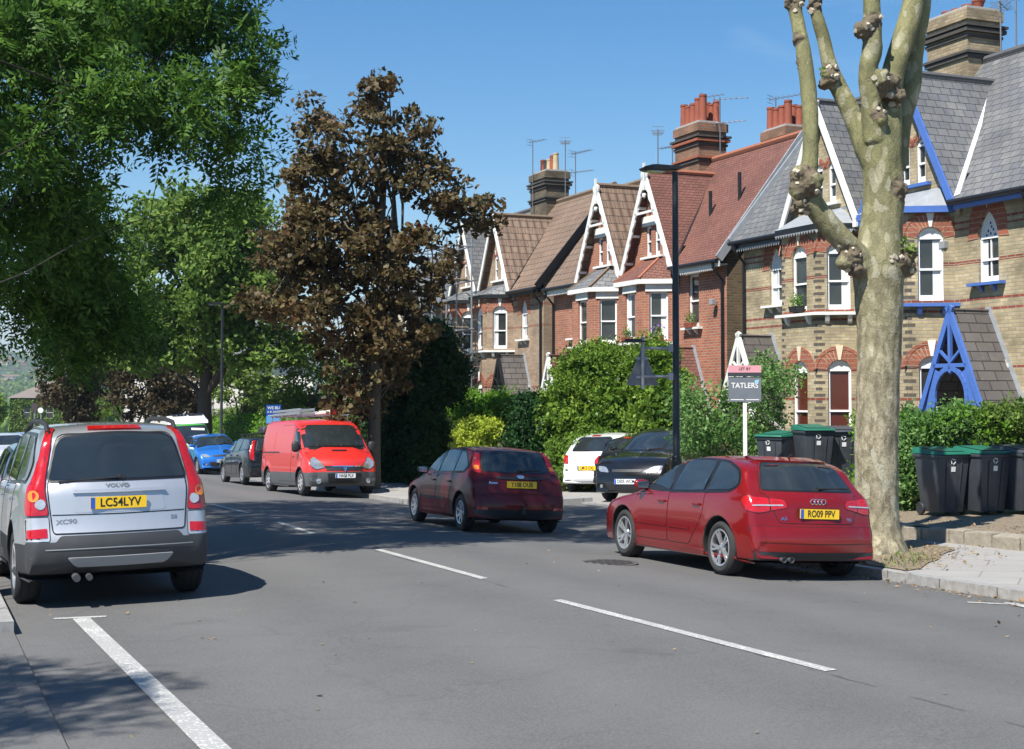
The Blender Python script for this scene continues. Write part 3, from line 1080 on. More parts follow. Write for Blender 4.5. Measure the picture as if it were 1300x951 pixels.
# ------------------------------------------------------------------ shared materials
M = {}
def setup_mats():
    M['underbody'] = mat('underbody', (.012, .012, .012), .9)
    M['black_plastic'] = mat('black_plastic', (.022, .023, .025), .55, noise_amt=.3, nscale=20)
    M['black_trim'] = mat('black_trim', (.012, .012, .013), .35)
    M['grey_plastic'] = mat('grey_plastic', (.055, .058, .062), .6, noise_amt=.25, nscale=14)
    M['silver_plastic'] = mat('silver_plastic', (.33, .34, .35), .45, metal=.3)
    M['tyre'] = mat('tyre', (.022, .022, .022), .85, noise_amt=.35, nscale=12)
    M['tyre_groove'] = mat('tyre_groove', (.008, .008, .008), .95)
    M['alloy'] = mat('alloy', (.52, .53, .55), .32, metal=.75, noise_amt=.15, nscale=30)
    M['steel_trim'] = mat('steel_trim', (.42, .43, .44), .4, metal=.3, noise_amt=.2, nscale=30)
    M['brake'] = mat('brake', (.05, .045, .04), .7)
    M['mirror'] = mat('mirror', (.8, .82, .85), .03, metal=1)
    M['badge_metal'] = mat('badge_metal', (.22, .23, .24), .35, metal=.5)
    M['chrome'] = mat('chrome', (.75, .76, .78), .12, metal=1)
    g = NG('glass'); g.b.inputs['Base Color'].default_value = (.012, .016, .018, 1); g.b.inputs['Roughness'].default_value = .03
    g.b.inputs['Specular IOR Level'].default_value = .75; g.b.inputs['Coat Weight'].default_value = .35; g.b.inputs['Coat Roughness'].default_value = .02
    tc = g.n('TexCoord'); nz = g.noise(tc.outputs['Object'], 2.2, 4)
    g.l(g.mix(nz, (.006, .008, .009), (.030, .038, .040)), g.b.inputs['Base Color']); M['glass'] = g.m
    M['lamp_red'] = mat('lamp_red', (.42, .008, .010), .12, coat=1, noise_amt=.35, nscale=35)
    M['lamp_amber'] = mat('lamp_amber', (.75, .22, .02), .15, coat=1)
    M['lamp_white'] = mat('lamp_white', (.62, .60, .58), .12, metal=.5, coat=1, noise_amt=.3, nscale=40)
    M['lamp_clear'] = mat('lamp_clear', (.50, .52, .54), .10, metal=.65, coat=1, noise_amt=.45, nscale=22)
    M['plate_yellow'] = mat('plate_yellow', (.82, .52, .02), .35)
    M['plate_white'] = mat('plate_white', (.75, .76, .76), .35)
    M['plate_blue'] = mat('plate_blue', (.02, .10, .50), .4)
    M['ink'] = mat('ink', (.012, .012, .014), .5)
    M['seam'] = mat('seam', (.004, .004, .004), .9)
    M['white_paint'] = mat('white_paint', (.70, .70, .66), .5, noise_amt=.20, nscale=4)
    M['white_upvc'] = mat('white_upvc', (.80, .81, .81), .35)
    M['blue_paint'] = mat('blue_paint', (.070, .15, .43), .38, noise_amt=.15, nscale=6)
    M['blue_door'] = mat('blue_door', (.012, .02, .13), .35, noise_amt=.2)
    M['black_paint'] = mat('black_paint', (.012, .013, .015), .4, noise_amt=.2)
    M['lead'] = mat('lead', (.26, .28, .30), .55, noise_amt=.3, nscale=5, bump=.2, bscale=8)
    M['flash_white'] = mat('flash_white', (.62, .63, .64), .5, noise_amt=.15, nscale=4)
    M['galv'] = mat('galvanised', (.30, .32, .34), .5, metal=.6, noise_amt=.3, nscale=14)
    M['aerial'] = mat('aerial_metal', (.22, .22, .23), .5, metal=.7)
    M['pot_red'] = mat('pot_terracotta', (.25, .065, .035), .8, noise_amt=.35, nscale=5)
    M['pot_buff'] = mat('pot_buff', (.42, .33, .20), .8, noise_amt=.3, nscale=5)
    M['pot_black'] = mat('pot_black', (.03, .03, .03), .8)
    M['brick_yellow'] = brick_mat('yellow_stock_brick', (.50, .405, .24), (.37, .295, .165), (.33, .30, .24), bands=((5.28, 5.34), (5.42, 5.48), (4.54, 4.62), (3.74, 3.81), (3.54, 3.60), (1.65, 1.72), (2.32, 2.38)), dirt=.5)
    M['brick_yellow_far'] = brick_mat('weathered_stock_brick', (.40, .27, .17), (.30, .20, .125), (.26, .24, .20), bands=((5.28, 5.36), (5.55, 5.63), (4.54, 4.60), (2.32, 2.40)), dirt=.35)
    M['brick_red'] = brick_mat('red_brick', (.40, .135, .070), (.29, .095, .055), (.34, .27, .21), dirt=.25)
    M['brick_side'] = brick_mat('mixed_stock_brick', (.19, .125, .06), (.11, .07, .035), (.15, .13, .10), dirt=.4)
    M['brick_chimney'] = brick_mat('chimney_brick', (.40, .31, .18), (.27, .20, .11), (.24, .21, .17), dirt=.45)
    M['brick_chimney_dark'] = brick_mat('sooty_chimney_brick', (.17, .13, .08), (.10, .075, .045), (.10, .09, .07), dirt=.5)
    M['brick_chimney_red'] = brick_mat('red_chimney_brick', (.30, .13, .075), (.22, .12, .06), (.22, .18, .14), dirt=.5)
    M['voussoir'] = brick_mat('rubbed_red_brick', (.33, .10, .055), (.27, .085, .045), (.34, .22, .16), bw=.5, rh=.11, dirt=.2)
    M['brick_dark'] = mat('dark_quoin_brick', (.09, .075, .06), .9, noise_amt=.5, nscale=20)
    M['corbel_red'] = mat('red_string_brick', (.27, .085, .045), .9, noise_amt=.4, nscale=12)
    M['corbel_black'] = mat('sooty_string_brick', (.06, .055, .048), .9, noise_amt=.5, nscale=12)
    M['keystone'] = mat('keystone', (.62, .55, .40), .7, noise_amt=.1)
    M['slate'] = tile_mat('slate', (.13, .135, .145), (.18, .18, .175), .28, .20, .008, var=.6, rough=.6)
    M['slate_rough'] = tile_mat('porch_slate', (.13, .115, .105), (.10, .088, .082), .45, .22, .012, var=.35, rough=.7)
    M['tile_red'] = tile_mat('red_clay_tile', (.20, .082, .058), (.155, .062, .045), .165, .10, .006, var=.5)
    M['tile_brown'] = tile_mat('brown_concrete_tile', (.22, .15, .105), (.19, .125, .085), .30, .30, .012, wave=.7, var=.45)
    M['ridge_red'] = mat('ridge_red', (.30, .11, .06), .8, noise_amt=.3, nscale=9)
    M['ridge_grey'] = mat('ridge_grey', (.085, .085, .09), .8, noise_amt=.3, nscale=9)
    M['ridge_brown'] = mat('ridge_brown', (.17, .12, .08), .8, noise_amt=.3, nscale=9)
    # glazing: dark rooms behind
    g = NG('window_glass'); tc = g.n('TexCoord')
    nz = g.noise(tc.outputs['Object'], 1.1, 2)
    g.l(g.mix(nz, (.010, .012, .013), (.06, .065, .06)), g.b.inputs['Base Color']); g.b.inputs['Roughness'].default_value = .04
    g.b.inputs['Specular IOR Level'].default_value = .6
    M['pane'] = g.m
    M['blind_brown'] = mat('brown_blind', (.085, .022, .014), .25, coat=.6, noise_amt=.15, nscale=3)
    M['curtain'] = mat('net_curtain', (.60, .61, .60), .8, noise_amt=.12, nscale=9)
    M['bark_dark'] = mat('bark_dark', (.028, .023, .018), .95, noise_amt=.4, nscale=9, bump=.8, bscale=18)
    M['bark'] = mat('bark', (.055, .042, .032), .95, noise_amt=.4, nscale=9, bump=.8, bscale=18)
    M['bark_twig'] = mat('twig_bark', (.10, .085, .065), .9, noise_amt=.3, nscale=9)
    M['leaf_ash'] = leaf_mat('ash_leaves', [(.018, .052, .009), (.042, .100, .016), (.080, .165, .024), (.16, .27, .045)], .36, .40)
    M['leaf_green'] = leaf_mat('lime_leaves', [(.045, .095, .018), (.095, .17, .032), (.17, .26, .05), (.28, .36, .085)], .40)
    M['leaf_copper'] = leaf_mat('copper_leaves', [(.026, .030, .010), (.062, .050, .021), (.115, .070, .034), (.16, .14, .055), (.155, .055, .030)], .30, .42)
    M['leaf_dull'] = leaf_mat('dull_copper_leaves', [(.035, .028, .014), (.08, .058, .030), (.13, .11, .06)], .25)
    M['leaf_hedge'] = leaf_mat('hedge_leaves', [(.035, .080, .012), (.090, .17, .022), (.165, .27, .035), (.31, .40, .065)], .36, .35)
    M['leaf_dark'] = leaf_mat('holly_leaves', [(.008, .030, .008), (.016, .055, .012), (.030, .085, .018)], .15, .45)
    M['leaf_privet'] = leaf_mat('privet_leaves', [(.05, .13, .010), (.11, .24, .018), (.20, .36, .04)], .33, .4)
    M['leaf_golden'] = leaf_mat('golden_leaves', [(.20, .28, .02), (.38, .46, .05), (.5, .55, .10)], .3, .45)
    M['leaf_olive'] = leaf_mat('olive_leaves', [(.06, .11, .02), (.13, .20, .04), (.22, .30, .07)], .3, .5)
    M['leaf_creeper'] = leaf_mat('creeper_leaves', [(.04, .11, .02), (.09, .19, .045), (.16, .28, .08), (.22, .30, .13)], .33, .45)
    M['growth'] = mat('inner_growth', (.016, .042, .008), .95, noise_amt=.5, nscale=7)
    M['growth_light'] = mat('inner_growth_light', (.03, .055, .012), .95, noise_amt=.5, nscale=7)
    M['concrete'] = mat('concrete', (.34, .33, .31), .85, noise_amt=.2, nscale=9, bump=.15, bscale=80)
    M['bin_body'] = mat('bin_plastic', (.042, .047, .056), .45, noise_amt=.25, nscale=8)
    M['bin_green'] = mat('bin_green', (.012, .12, .075), .45, noise_amt=.15, nscale=6)
    M['sticker'] = mat('sticker', (.7, .7, .68), .5)
    M['line_paint'] = mat('line_paint', (.62, .62, .58), .8, noise_amt=.3, nscale=12)

    # road
    g = NG('asphalt'); tc = g.n('TexCoord'); P = tc.outputs['Object']
    big = g.noise(P, .22, 4); mid = g.noise(P, 1.7, 5, .65); fine = g.noise(P, 55, 3, .7); grain = g.noise(P, 160, 2, .8)
    c = g.mix(big, (.088, .0875, .086), (.125, .124, .121))
    c = g.mix(g.math('MULTIPLY', g.ramp(mid, [(.35, 0.0), (.7, 1.0)]), .35), c, (.150, .148, .142))
    c = g.mix(g.ramp(fine, [(.42, 0.0), (.62, 1.0)]), c, g.mix(1.0, c, (.68, .68, .68), 'MULTIPLY'))
    c = g.mix(g.math('MULTIPLY', g.ramp(grain, [(.60, 0.0), (.72, 1.0)]), .5), c, (.30, .29, .27))
    vo = g.n('TexVoronoi', feature='DISTANCE_TO_EDGE'); vo.inputs['Scale'].default_value = .33
    wn = g.n('TexNoise'); wn.inputs['Scale'].default_value = 1.2; wn.inputs['Detail'].default_value = 5; g.l(P, wn.inputs['Vector'])
    va = g.n('VectorMath', operation='MULTIPLY_ADD'); g.l(wn.outputs['Color'], va.inputs[0]); va.inputs[1].default_value = (1.3, 1.3, 0); g.l(P, va.inputs[2]); g.l(va.outputs[0], vo.inputs['Vector'])
    crack = g.ramp(vo.outputs['Distance'], [(.0, 1.0), (.006, 0.0)])
    c = g.mix(g.math('MULTIPLY', crack, .35), c, (.055, .055, .055))
    spx = g.n('SeparateXYZ'); g.l(P, spx.inputs[0])
    dco = g.math('ADD', g.math('MULTIPLY', g.math('SUBTRACT', spx.outputs[0], 6.42), .9225), g.math('MULTIPLY', spx.outputs[1], .3859))
    trk = g.math('MULTIPLY_ADD', g.math('COSINE', g.math('MULTIPLY', dco, 3.6)), .5, .5)
    c = g.mix(g.math('MULTIPLY', trk, .22), c, (.165, .163, .158))
    wob = g.math('MULTIPLY_ADD', mid, .10, -.05)
    jn = g.math('LESS_THAN', g.math('ABSOLUTE', g.math('ADD', g.math('ADD', dco, .35), wob)), .014)
    c = g.mix(g.math('MULTIPLY', jn, g.ramp(g.noise(P, 2.2, 3), [(.45, 0.0), (.55, .8)])), c, (.045, .045, .045))
    gut = g.ramp(g.math('ABSOLUTE', dco), [(.0, 0.0), (1.0, 0.0)])
    blot = g.ramp(g.noise(P, 1.1, 3, .6, .4), [(.64, 0.0), (.72, 1.0)])
    c = g.mix(g.math('MULTIPLY', blot, .35), c, (.06, .06, .06))
    g.bump(g.math('ADD', g.math('MULTIPLY', grain, .6), fine), .5, .008)
    M['asphalt'] = g.fin(c, .82)
    # pavement: worn tarmac / slabs
    g = NG('paving'); tc = g.n('TexCoord'); P = tc.outputs['UV']
    br = g.n('TexBrick'); br.inputs['Scale'].default_value = 1; br.inputs['Brick Width'].default_value = .9; br.inputs['Row Height'].default_value = .6; br.inputs['Mortar Size'].default_value = .008
    mp = g.n('Mapping'); mp.inputs['Rotation'].default_value = (0, 0, ANG); g.l(P, mp.inputs[0]); g.l(mp.outputs[0], br.inputs['Vector'])
    nz = g.noise(P, 3, 5); n2 = g.noise(P, 70, 3, .7)
    a = g.mix(nz, (.25, .245, .235), (.36, .35, .33)); b2 = g.mix(nz, (.33, .31, .285), (.25, .24, .23))
    g.l(a, br.inputs['Color1']); g.l(b2, br.inputs['Color2']); br.inputs['Mortar'].default_value = (.19, .18, .165, 1)
    c = g.mix(g.ramp(n2, [(.4, 0.0), (.7, 1.0)]), br.outputs['Color'], g.mix(1.0, br.outputs['Color'], (.75, .75, .75), 'MULTIPLY'))
    g.bump(g.math('SUBTRACT', g.math('MULTIPLY', n2, .5), br.outputs['Fac']), .4, .006)
    M['paving'] = g.fin(c, .9)
    g = NG('pave_tarmac'); tc = g.n('TexCoord'); P = tc.outputs['Object']
    nz = g.noise(P, 1.2, 5); n2 = g.noise(P, 90, 3, .7)
    c = g.mix(nz, (.17, .165, .155), (.25, .24, .22)); c = g.mix(g.ramp(n2, [(.4, 0.0), (.7, 1.0)]), c, g.mix(1.0, c, (.65, .65, .65), 'MULTIPLY'))
    g.bump(n2, .5, .006); M['pave_tarmac'] = g.fin(c, .9)
    g = NG('kerb'); tc = g.n('TexCoord'); P = tc.outputs['UV']
    br = g.n('TexBrick'); br.offset = 0; br.inputs['Scale'].default_value = 1; br.inputs['Brick Width'].default_value = .92; br.inputs['Row Height'].default_value = 50; br.inputs['Mortar Size'].default_value = .008
    mp = g.n('Mapping'); g.l(P, mp.inputs[0]); g.l(mp.outputs[0], br.inputs['Vector'])
    nz = g.noise(tc.outputs['Object'], 14, 5)
    br.inputs['Color1'].default_value = (.30, .30, .295, 1); br.inputs['Color2'].default_value = (.40, .37, .33, 1); br.inputs['Mortar'].default_value = (.08, .08, .075, 1)
    c = g.mix(1.0, br.outputs['Color'], g.ramp(nz, [(.2, .55), (.75, 1.0)]), 'MULTIPLY'); M['kerb'] = g.fin(c, .85)
    g = NG('soil'); tc = g.n('TexCoord'); P = tc.outputs['Object']
    n1 = g.noise(P, 12, 5, .7); n2 = g.noise(P, 45, 4, .7)
    c = g.mix(g.ramp(n1, [(.3, 0.0), (.7, 1.0)]), (.10, .075, .05), (.22, .175, .12)); c = g.mix(g.ramp(n2, [(.5, 0.0), (.6, 1.0)]), c, (.30, .25, .17)); g.bump(n2, .8, .02)
    M['soil'] = g.fin(c, .95)
    # far terrain
    g = NG('terrain'); tc = g.n('TexCoord'); P = tc.outputs['Object']
    vo = g.n('TexVoronoi'); vo.inputs['Scale'].default_value = .02; g.l(P, vo.inputs['Vector'])
    sxx = g.n('SeparateColor'); g.l(vo.outputs['Color'], sxx.inputs[0])
    c = g.ramp(sxx.outputs[0], [(.0, (.03, .06, .015)), (.35, (.05, .085, .02)), (.6, (.03, .055, .015)), (.8, (.14, .085, .06)), (.95, (.07, .10, .03))])
    n1 = g.noise(P, .05, 5, .7); c = g.mix(g.ramp(n1, [(.4, 0.0), (.6, 1.0)]), c, (.025, .05, .012)); M['terrain'] = g.fin(c, .95)
    # plane tree bark
    g = NG('plane_bark'); tc = g.n('TexCoord'); P = tc.outputs['Object']; sx = g.n('SeparateXYZ'); g.l(P, sx.inputs[0])
    mp = g.n('Mapping'); mp.inputs['Scale'].default_value = (1, 1, .55); g.l(P, mp.inputs[0])
    n1 = g.noise(mp.outputs[0], 3.2, 5, .6); n2 = g.noise(mp.outputs[0], 11, 5, .65); n3 = g.noise(P, 45, 3)
    green = g.mix(g.ramp(n1, [(.35, 0.0), (.65, 1.0)]), (.13, .13, .055), (.235, .225, .105))
    pale = g.mix(g.ramp(n2, [(.38, 0.0), (.62, 1.0)]), (.17, .145, .095), (.36, .325, .225))
    hgt = g.math('MULTIPLY_ADD', sx.outputs[2], .30, -.55, clamp=True)
    hgt = g.math('ADD', hgt, g.math('MULTIPLY_ADD', n1, .7, -.35), clamp=True)
    c = g.mix(hgt, pale, green)
    fl = g.n('TexVoronoi', feature='SMOOTH_F1'); fl.inputs['Scale'].default_value = 5.5; g.l(mp.outputs[0], fl.inputs['Vector'])
    c = g.mix(g.math('MULTIPLY', g.ramp(fl.outputs['Distance'], [(.20, 1.0), (.27, 0.0)]), .5), c, (.42, .39, .28))
    dn = g.n('TexNoise'); dn.inputs['Scale'].default_value = 5; dn.inputs['Detail'].default_value = 4; g.l(mp.outputs[0], dn.inputs['Vector'])
    da = g.n('VectorMath', operation='MULTIPLY_ADD'); g.l(dn.outputs['Color'], da.inputs[0]); da.inputs[1].default_value = (.16, .16, .16); g.l(mp.outputs[0], da.inputs[2])
    vp = g.n('TexVoronoi'); vp.inputs['Scale'].default_value = 8.5; g.l(da.outputs[0], vp.inputs['Vector']); sc = g.n('SeparateColor'); g.l(vp.outputs['Color'], sc.inputs[0])
    pl = g.mix(g.math('GREATER_THAN', sc.outputs[0], .55), g.mix(1.0, c, (.78, .76, .72), 'MULTIPLY'), g.mix(1.0, c, (1.14, 1.12, 1.08), 'MULTIPLY'))
    pl = g.mix(g.math('GREATER_THAN', sc.outputs[1], .90), pl, (.36, .34, .25))
    c = g.mix(g.math('MULTIPLY_ADD', hgt, -.35, .75), c, pl)
    ve = g.n('TexVoronoi', feature='DISTANCE_TO_EDGE'); ve.inputs['Scale'].default_value = 8.5; g.l(da.outputs[0], ve.inputs['Vector'])
    c = g.mix(g.math('MULTIPLY', g.ramp(ve.outputs['Distance'], [(0.0, 1.0), (.035, 0.0)]), .35), c, (.06, .05, .035))
    c = g.mix(g.ramp(n3, [(.35, .25), (.5, 0.0)]), c, (.07, .06, .04))
    g.bump(g.math('ADD', g.math('MULTIPLY', sc.outputs[0], .5), g.math('ADD', g.math('MULTIPLY', n2, 1.0), g.math('MULTIPLY', n3, .35))), .7, .03)
    M['plane_bark'] = g.fin(c, .85)
    M['cut_wood'] = mat('pruned_wood', (.42, .37, .29), .85, noise_amt=.4, nscale=18)
    M['burr'] = mat('burr_bark', (.12, .095, .06), .95, noise_amt=.7, nscale=16, bump=1.0, bscale=22)
# ------------------------------------------------------------------ houses
def opening(kind, w, h):
    "outline of an opening, origin at the middle of its foot; also the arch points left to right"
    hw = w / 2
    if kind == 'flat': return [(-hw, 0), (hw, 0), (hw, h), (-hw, h)], None
    if kind == 'seg':
        rise = w * .42; r_ = (hw * hw + rise * rise) / (2 * rise); zc = h - r_
        a = math.asin(min(1, hw / r_)); k = 12
        arc = [(r_ * math.sin(-a + 2 * a * i / k), zc + r_ * math.cos(-a + 2 * a * i / k)) for i in range(k + 1)]
        return [(-hw, 0), (hw, 0)] + arc[::-1], (arc, (0, zc), r_, a)
    rise = w * .95; zs = h - rise; r_ = (hw * hw + rise * rise) / (2 * hw); k = 7
    # two arcs meeting in a point
    arc = []
    for i in range(k + 1):
        th = math.asin(rise / r_) * i / k
        arc.append((-(hw - r_ + r_ * math.cos(th)), zs + r_ * math.sin(th)))
    right = [(-x, z) for x, z in arc[:-1]]
    pts = arc + right[::-1]
    return [(-hw, 0), (hw, 0)] + pts[::-1], (pts, None, None, None)


class House:
    def __init__(s, name, label, t_party, m, st, cat='house', group=None):
        s.m, s.st = m, st
        p = W(t_party, st.get('D', 14.5))
        s.root = empty(name, (p.x, p.y, st.get('z', 0)), math.atan2(-U.y, -U.x), label=label, cat=cat, group=group)
        s.wd = st['wd']
        s.build()

    def xf(s, p): return Vector((s.m * p.x, p.y, p.z))
    def mb(s): return MB(s.xf)

    def window(s, wall_holes, o, u, n, cx, z0, w, h, kind, frame='white_upvc', pane='pane', depth=.11, arch='voussoir', key='white_paint', bars=0, lintel=None, sill=None, tymp=None, shutter=False, ao=.36, wallmb=None, curtain=False):
        "o: a point of the wall plane at z=0; u along it, n out of it"
        o, u, n = Vector(o), Vector(u).normalized(), Vector(n).normalized(); z = Vector((0, 0, 1))
        ol, ar = opening(kind, w, h)
        wall_holes.append([(cx + a, z0 + b) for a, b in ol])
        P = lambda a, b, d=0: o + u * (cx + a) + z * (z0 + b) + n * d
        # reveal belongs to the wall
        k = len(ol)
        for i in range(k):
            a, b = ol[i], ol[(i + 1) % k]
            wallmb.quad(P(*a), P(*b), P(*b, -depth), P(*a, -depth))
        f = s.mb(); fw = .055
        inner = offset_poly(ol, -fw)
        pts, tr = fill2(ol, [inner])
        f.add([P(a, b, -depth + .045) for a, b in pts], tr)
        for i in range(len(inner)):
            a, b = inner[i], inner[(i + 1) % len(inner)]
            f.quad(P(*a, -depth + .045), P(*b, -depth + .045), P(*b, -depth), P(*a, -depth))
        sp = h if kind == 'flat' else (ar[0][0][1])
        mid = sp * .5 if kind != 'flat' else h * .5
        for zz, hh in ((mid, .045), (sp, .05 if kind != 'flat' else 0)):
            if hh:
                c = P(0, zz, -depth + .03); f.bar(c - u * (w / 2 - fw * .5), c + u * (w / 2 - fw * .5), hh, .04, up=n) if False else f.add([c + u * sx * (w / 2 - fw * .6) + z * sz * hh / 2 + n * sn for sn in (-.03, .03) for sx, sz in ((-1, -1), (1, -1), (1, 1), (-1, 1))], [(0, 1, 2, 3), (4, 5, 6, 7), (0, 1, 5, 4), (1, 2, 6, 5), (2, 3, 7, 6), (3, 0, 4, 7)])
        # bottom rail
        c = P(0, .06, -depth + .03); f.add([c + u * sx * (w / 2 - fw * .6) + z * sz * .06 + n * sn for sn in (-.03, .028) for sx, sz in ((-1, -1), (1, -1), (1, 1), (-1, 1))], [(0, 1, 2, 3), (4, 5, 6, 7), (0, 1, 5, 4), (1, 2, 6, 5), (2, 3, 7, 6), (3, 0, 4, 7)])
        for b_ in range(bars):
            a = -w / 2 + w * (b_ + 1) / (bars + 1); c0, c1 = P(a, .03, -depth + .025), P(a, sp, -depth + .025)
            f.add([q + u * sx * .012 + n * sn for q in (c0, c1) for sx, sn in ((-1, -.015), (1, -.015), (1, .015), (-1, .015))], [(0, 1, 2, 3), (4, 5, 6, 7), (0, 1, 5, 4), (1, 2, 6, 5), (2, 3, 7, 6), (3, 0, 4, 7)])
        if tymp and kind != 'flat':
            tp = [(a, b) for a, b in inner if b > sp - .02]
            f.add([P(a, b, -depth + .036) for a, b in tp], [tuple(range(len(tp)))], 1)
            if tymp == 'blue_dots':
                for a, b in ((0, .30), (-.07, .14), (.08, .16), (0, .08), (.03, .22), (-.12, .05), (.13, .05)):
                    c = P(a, sp + b * w / .6, -depth + .040)
                    f.add([c + u * .028 * math.cos(q * PI / 3) + z * .034 * math.sin(q * PI / 3) for q in range(6)], [tuple(range(6))], 2)
        fo = f.build('window', [M[frame], M['flash_white'] if tymp == 'lead' else M['white_paint'], M['blue_door']], s.root)
        g = s.mb(); g.add([P(a, b, -depth + .008) for a, b in ol], [tuple(range(k))])
        if not curtain and pane == 'pane' and w > .45 and wallmb is not None:
            k_ = random.Random(int(cx * 97 + z0 * 31 + s.root.location.y * 13 + s.m)).random()
            if k_ < .4: curtain = (-.42, -.12 - .2 * k_)
            elif k_ < .62: curtain = (.12, .42)
        if curtain:
            x0, x1 = curtain
            g.add([P(a, b, -depth + .012) for a, b in ((x0 * w, .1), (x1 * w, .1), (x1 * w * .9, sp - .05), (x0 * w * 1.0, sp - .05))], [(0, 1, 2, 3)], 1)
        g.build('pane', [M[pane], M['curtain']], fo)
        # arch
        if ar is not None and arch:
            arc, cen, r_, a = ar
            v = s.mb()
            if kind == 'seg':
                ro = r_ + ao; aa = a * 1.02; kk = 15; ra = r_ + .012
                cen = Vector(cen)
                for i in range(kk):
                    a0, a1 = -aa + 2 * aa * (i + .07) / kk, -aa + 2 * aa * (i + .93) / kk
                    kst = (i == kk // 2)
                    if kst: a0 -= .01; a1 += .01
                    r1 = ro + (.02 if kst else -.085)
                    def seg_(ra_, rb_, a0, a1, d, mi, e=0):
                        q = [(ra_ * math.sin(a0), ra_ * math.cos(a0)), (ra_ * math.sin(a1), ra_ * math.cos(a1)), (rb_ * math.sin(a1 + e), rb_ * math.cos(a1 + e)), (rb_ * math.sin(a0 - e), rb_ * math.cos(a0 - e))]
                        q = [(x, y + cen[1]) for x, y in q]
                        fr_ = [P(x, y, d) for x, y in q]; bk = [P(x, y, -.01) for x, y in q]
                        v.add(fr_ + bk, [(0, 1, 2, 3), (0, 4, 5, 1), (1, 5, 6, 2), (2, 6, 7, 3), (3, 7, 4, 0)], mi)
                    seg_(ra, r1, a0, a1, .030 if kst else .012, 1 if kst else 0, .05 if kst else 0)
                    if not kst:
                        seg_(ro - .075, ro, -aa + 2 * aa * (i + .0) / kk, -aa + 2 * aa * (i + 1) / kk, .020, 0)
                        seg_(ra, ro - .08, -aa + 2 * aa * (i - .05) / kk, -aa + 2 * aa * (i + .05) / kk, .006, 2)
            else:
                th = ao * .62
                outer = []
                kmid = len(arc) // 2
                for i, (x, y) in enumerate(arc):
                    q0, q1 = arc[max(0, i - 1)], arc[min(len(arc) - 1, i + 1)]
                    d = Vector((q1[0] - q0[0], q1[1] - q0[1])).normalized(); nn = Vector((-d.y, d.x))
                    f_ = th * (1 + .8 * (1 - abs(i - kmid) / kmid)); outer.append((x + nn.x * f_, y + nn.y * f_))
                outer[0] = (arc[0][0] - th * 1.3, arc[0][1] - .02); outer[-1] = (arc[-1][0] + th * 1.3, arc[-1][1] - .02)
                for i in range(len(arc) - 1):
                    q = [arc[i], arc[i + 1], outer[i + 1], outer[i]]
                    v.add([P(x, y, .012) for x, y in q] + [P(x, y, -.01) for x, y in q], [(0, 1, 2, 3), (0, 4, 5, 1), (1, 5, 6, 2), (2, 6, 7, 3), (3, 7, 4, 0)], 0)
                ax = arc[kmid]; q = [(0, ax[1] + .02), (.085, ax[1] + th * 1.9), (-.085, ax[1] + th * 1.9)]
                v.add([P(x, y, .03) for x, y in q], [(0, 1, 2)], 1)
            v.build('window_arch', [M[arch], M[key], M['keystone']], fo, uv=True)
        if lintel:
            v = s.mb(); c = [(-w / 2 - .12, h + .0), (w / 2 + .12, h), (w / 2 + .12, h + .34), (-w / 2 - .12, h + .34)]
            v.add([P(x, y, .035) for x, y in c] + [P(x, y, -.01) for x, y in c], [(0, 1, 2, 3), (0, 4, 5, 1), (1, 5, 6, 2), (2, 6, 7, 3), (3, 7, 4, 0)])
            v.build('lintel', M[lintel], fo)
        if sill:
            v = s.mb(); sw, d1, sh = w / 2 + .2, .16, .07
            q = [P(-sw, -sh, -.02), P(sw, -sh, -.02), P(sw, 0, -.02), P(-sw, 0, -.02), P(-sw, -sh, d1), P(sw, -sh, d1), P(sw, -.01, d1), P(-sw, -.01, d1)]
            v.add(q, [(4, 5, 6, 7), (3, 2, 6, 7), (0, 1, 5, 4), (0, 4, 7, 3), (1, 5, 6, 2)])
            for a in (-w * .32, w * .32):
                q = [P(a + sx * .05, -sh - .0, 0) for sx in (-1, 1)] + [P(a + sx * .05, -sh, d1 - .03) for sx in (1, -1)] + [P(a + sx * .05, -sh - .14, 0) for sx in (-1, 1)]
                v.add(q, [(0, 1, 2, 3), (4, 5, 2, 3), (0, 4, 3), (1, 5, 2)])
            v.build('sill', M[sill], fo)
        return fo

    def wall(s, mbw, o, u, pts, holes):
        o, u = Vector(o), Vector(u).normalized()
        v, t = fill2(pts, holes)
        mbw.add([o + u * a + Vector((0, 0, b)) for a, b in v], t)

    def slab(s, mb, pts, th, mat=0):
        p = [Vector(q) for q in pts]; n = (p[1] - p[0]).cross(p[2] - p[0]).normalized()
        if n.z < 0: n = -n
        k = len(p); b = [q - n * th for q in p]
        mb.add(p + b, [tuple(range(k)), tuple(range(2 * k - 1, k - 1, -1))] + [(i, k + i, k + (i + 1) % k, (i + 1) % k) for i in range(k)], mat)

    def build(s):
        st = s.st; wd = s.wd
        ez, ry, rz = st.get('ez', 5.9), st.get('ry', 2.8), st.get('rz', 9.7)
        gx, gw, gz, gf = st.get('gx', 1.65), st.get('gw', 1.6), st.get('gz', 8.95), st.get('gf', 5.95)
        ey = -.30
        sl = (rz - ez) / (ry - ey)
        back = 2 * ry
        red = st['kind'] == 'red'
        base = -1.4
        brick = M[st['brick']]
        # ------- front wall with the outer bay
        mw = s.mb(); H = []
        bz = st.get('bz', 5.80); bf, bc, bd = .75, 1.25, .85
        flat = red
        wk = 'flat' if red else 'lancet'
        tym = st.get('tymp'); pn = st.get('pane', 'pane')
        fr = 'white_upvc'
        common = dict(wallmb=mw)
        s.window(H, (0, 0, 0), (1, 0, 0), (0, -1, 0), 3.95, 4.12, .60, 1.5, wk, frame=fr, lintel=st.get('lintel'), sill=st['sill'], key=st['key'], tymp=st.get('tymp_main', 'lead'), bars=0 if red else 1, ao=.40, **common)
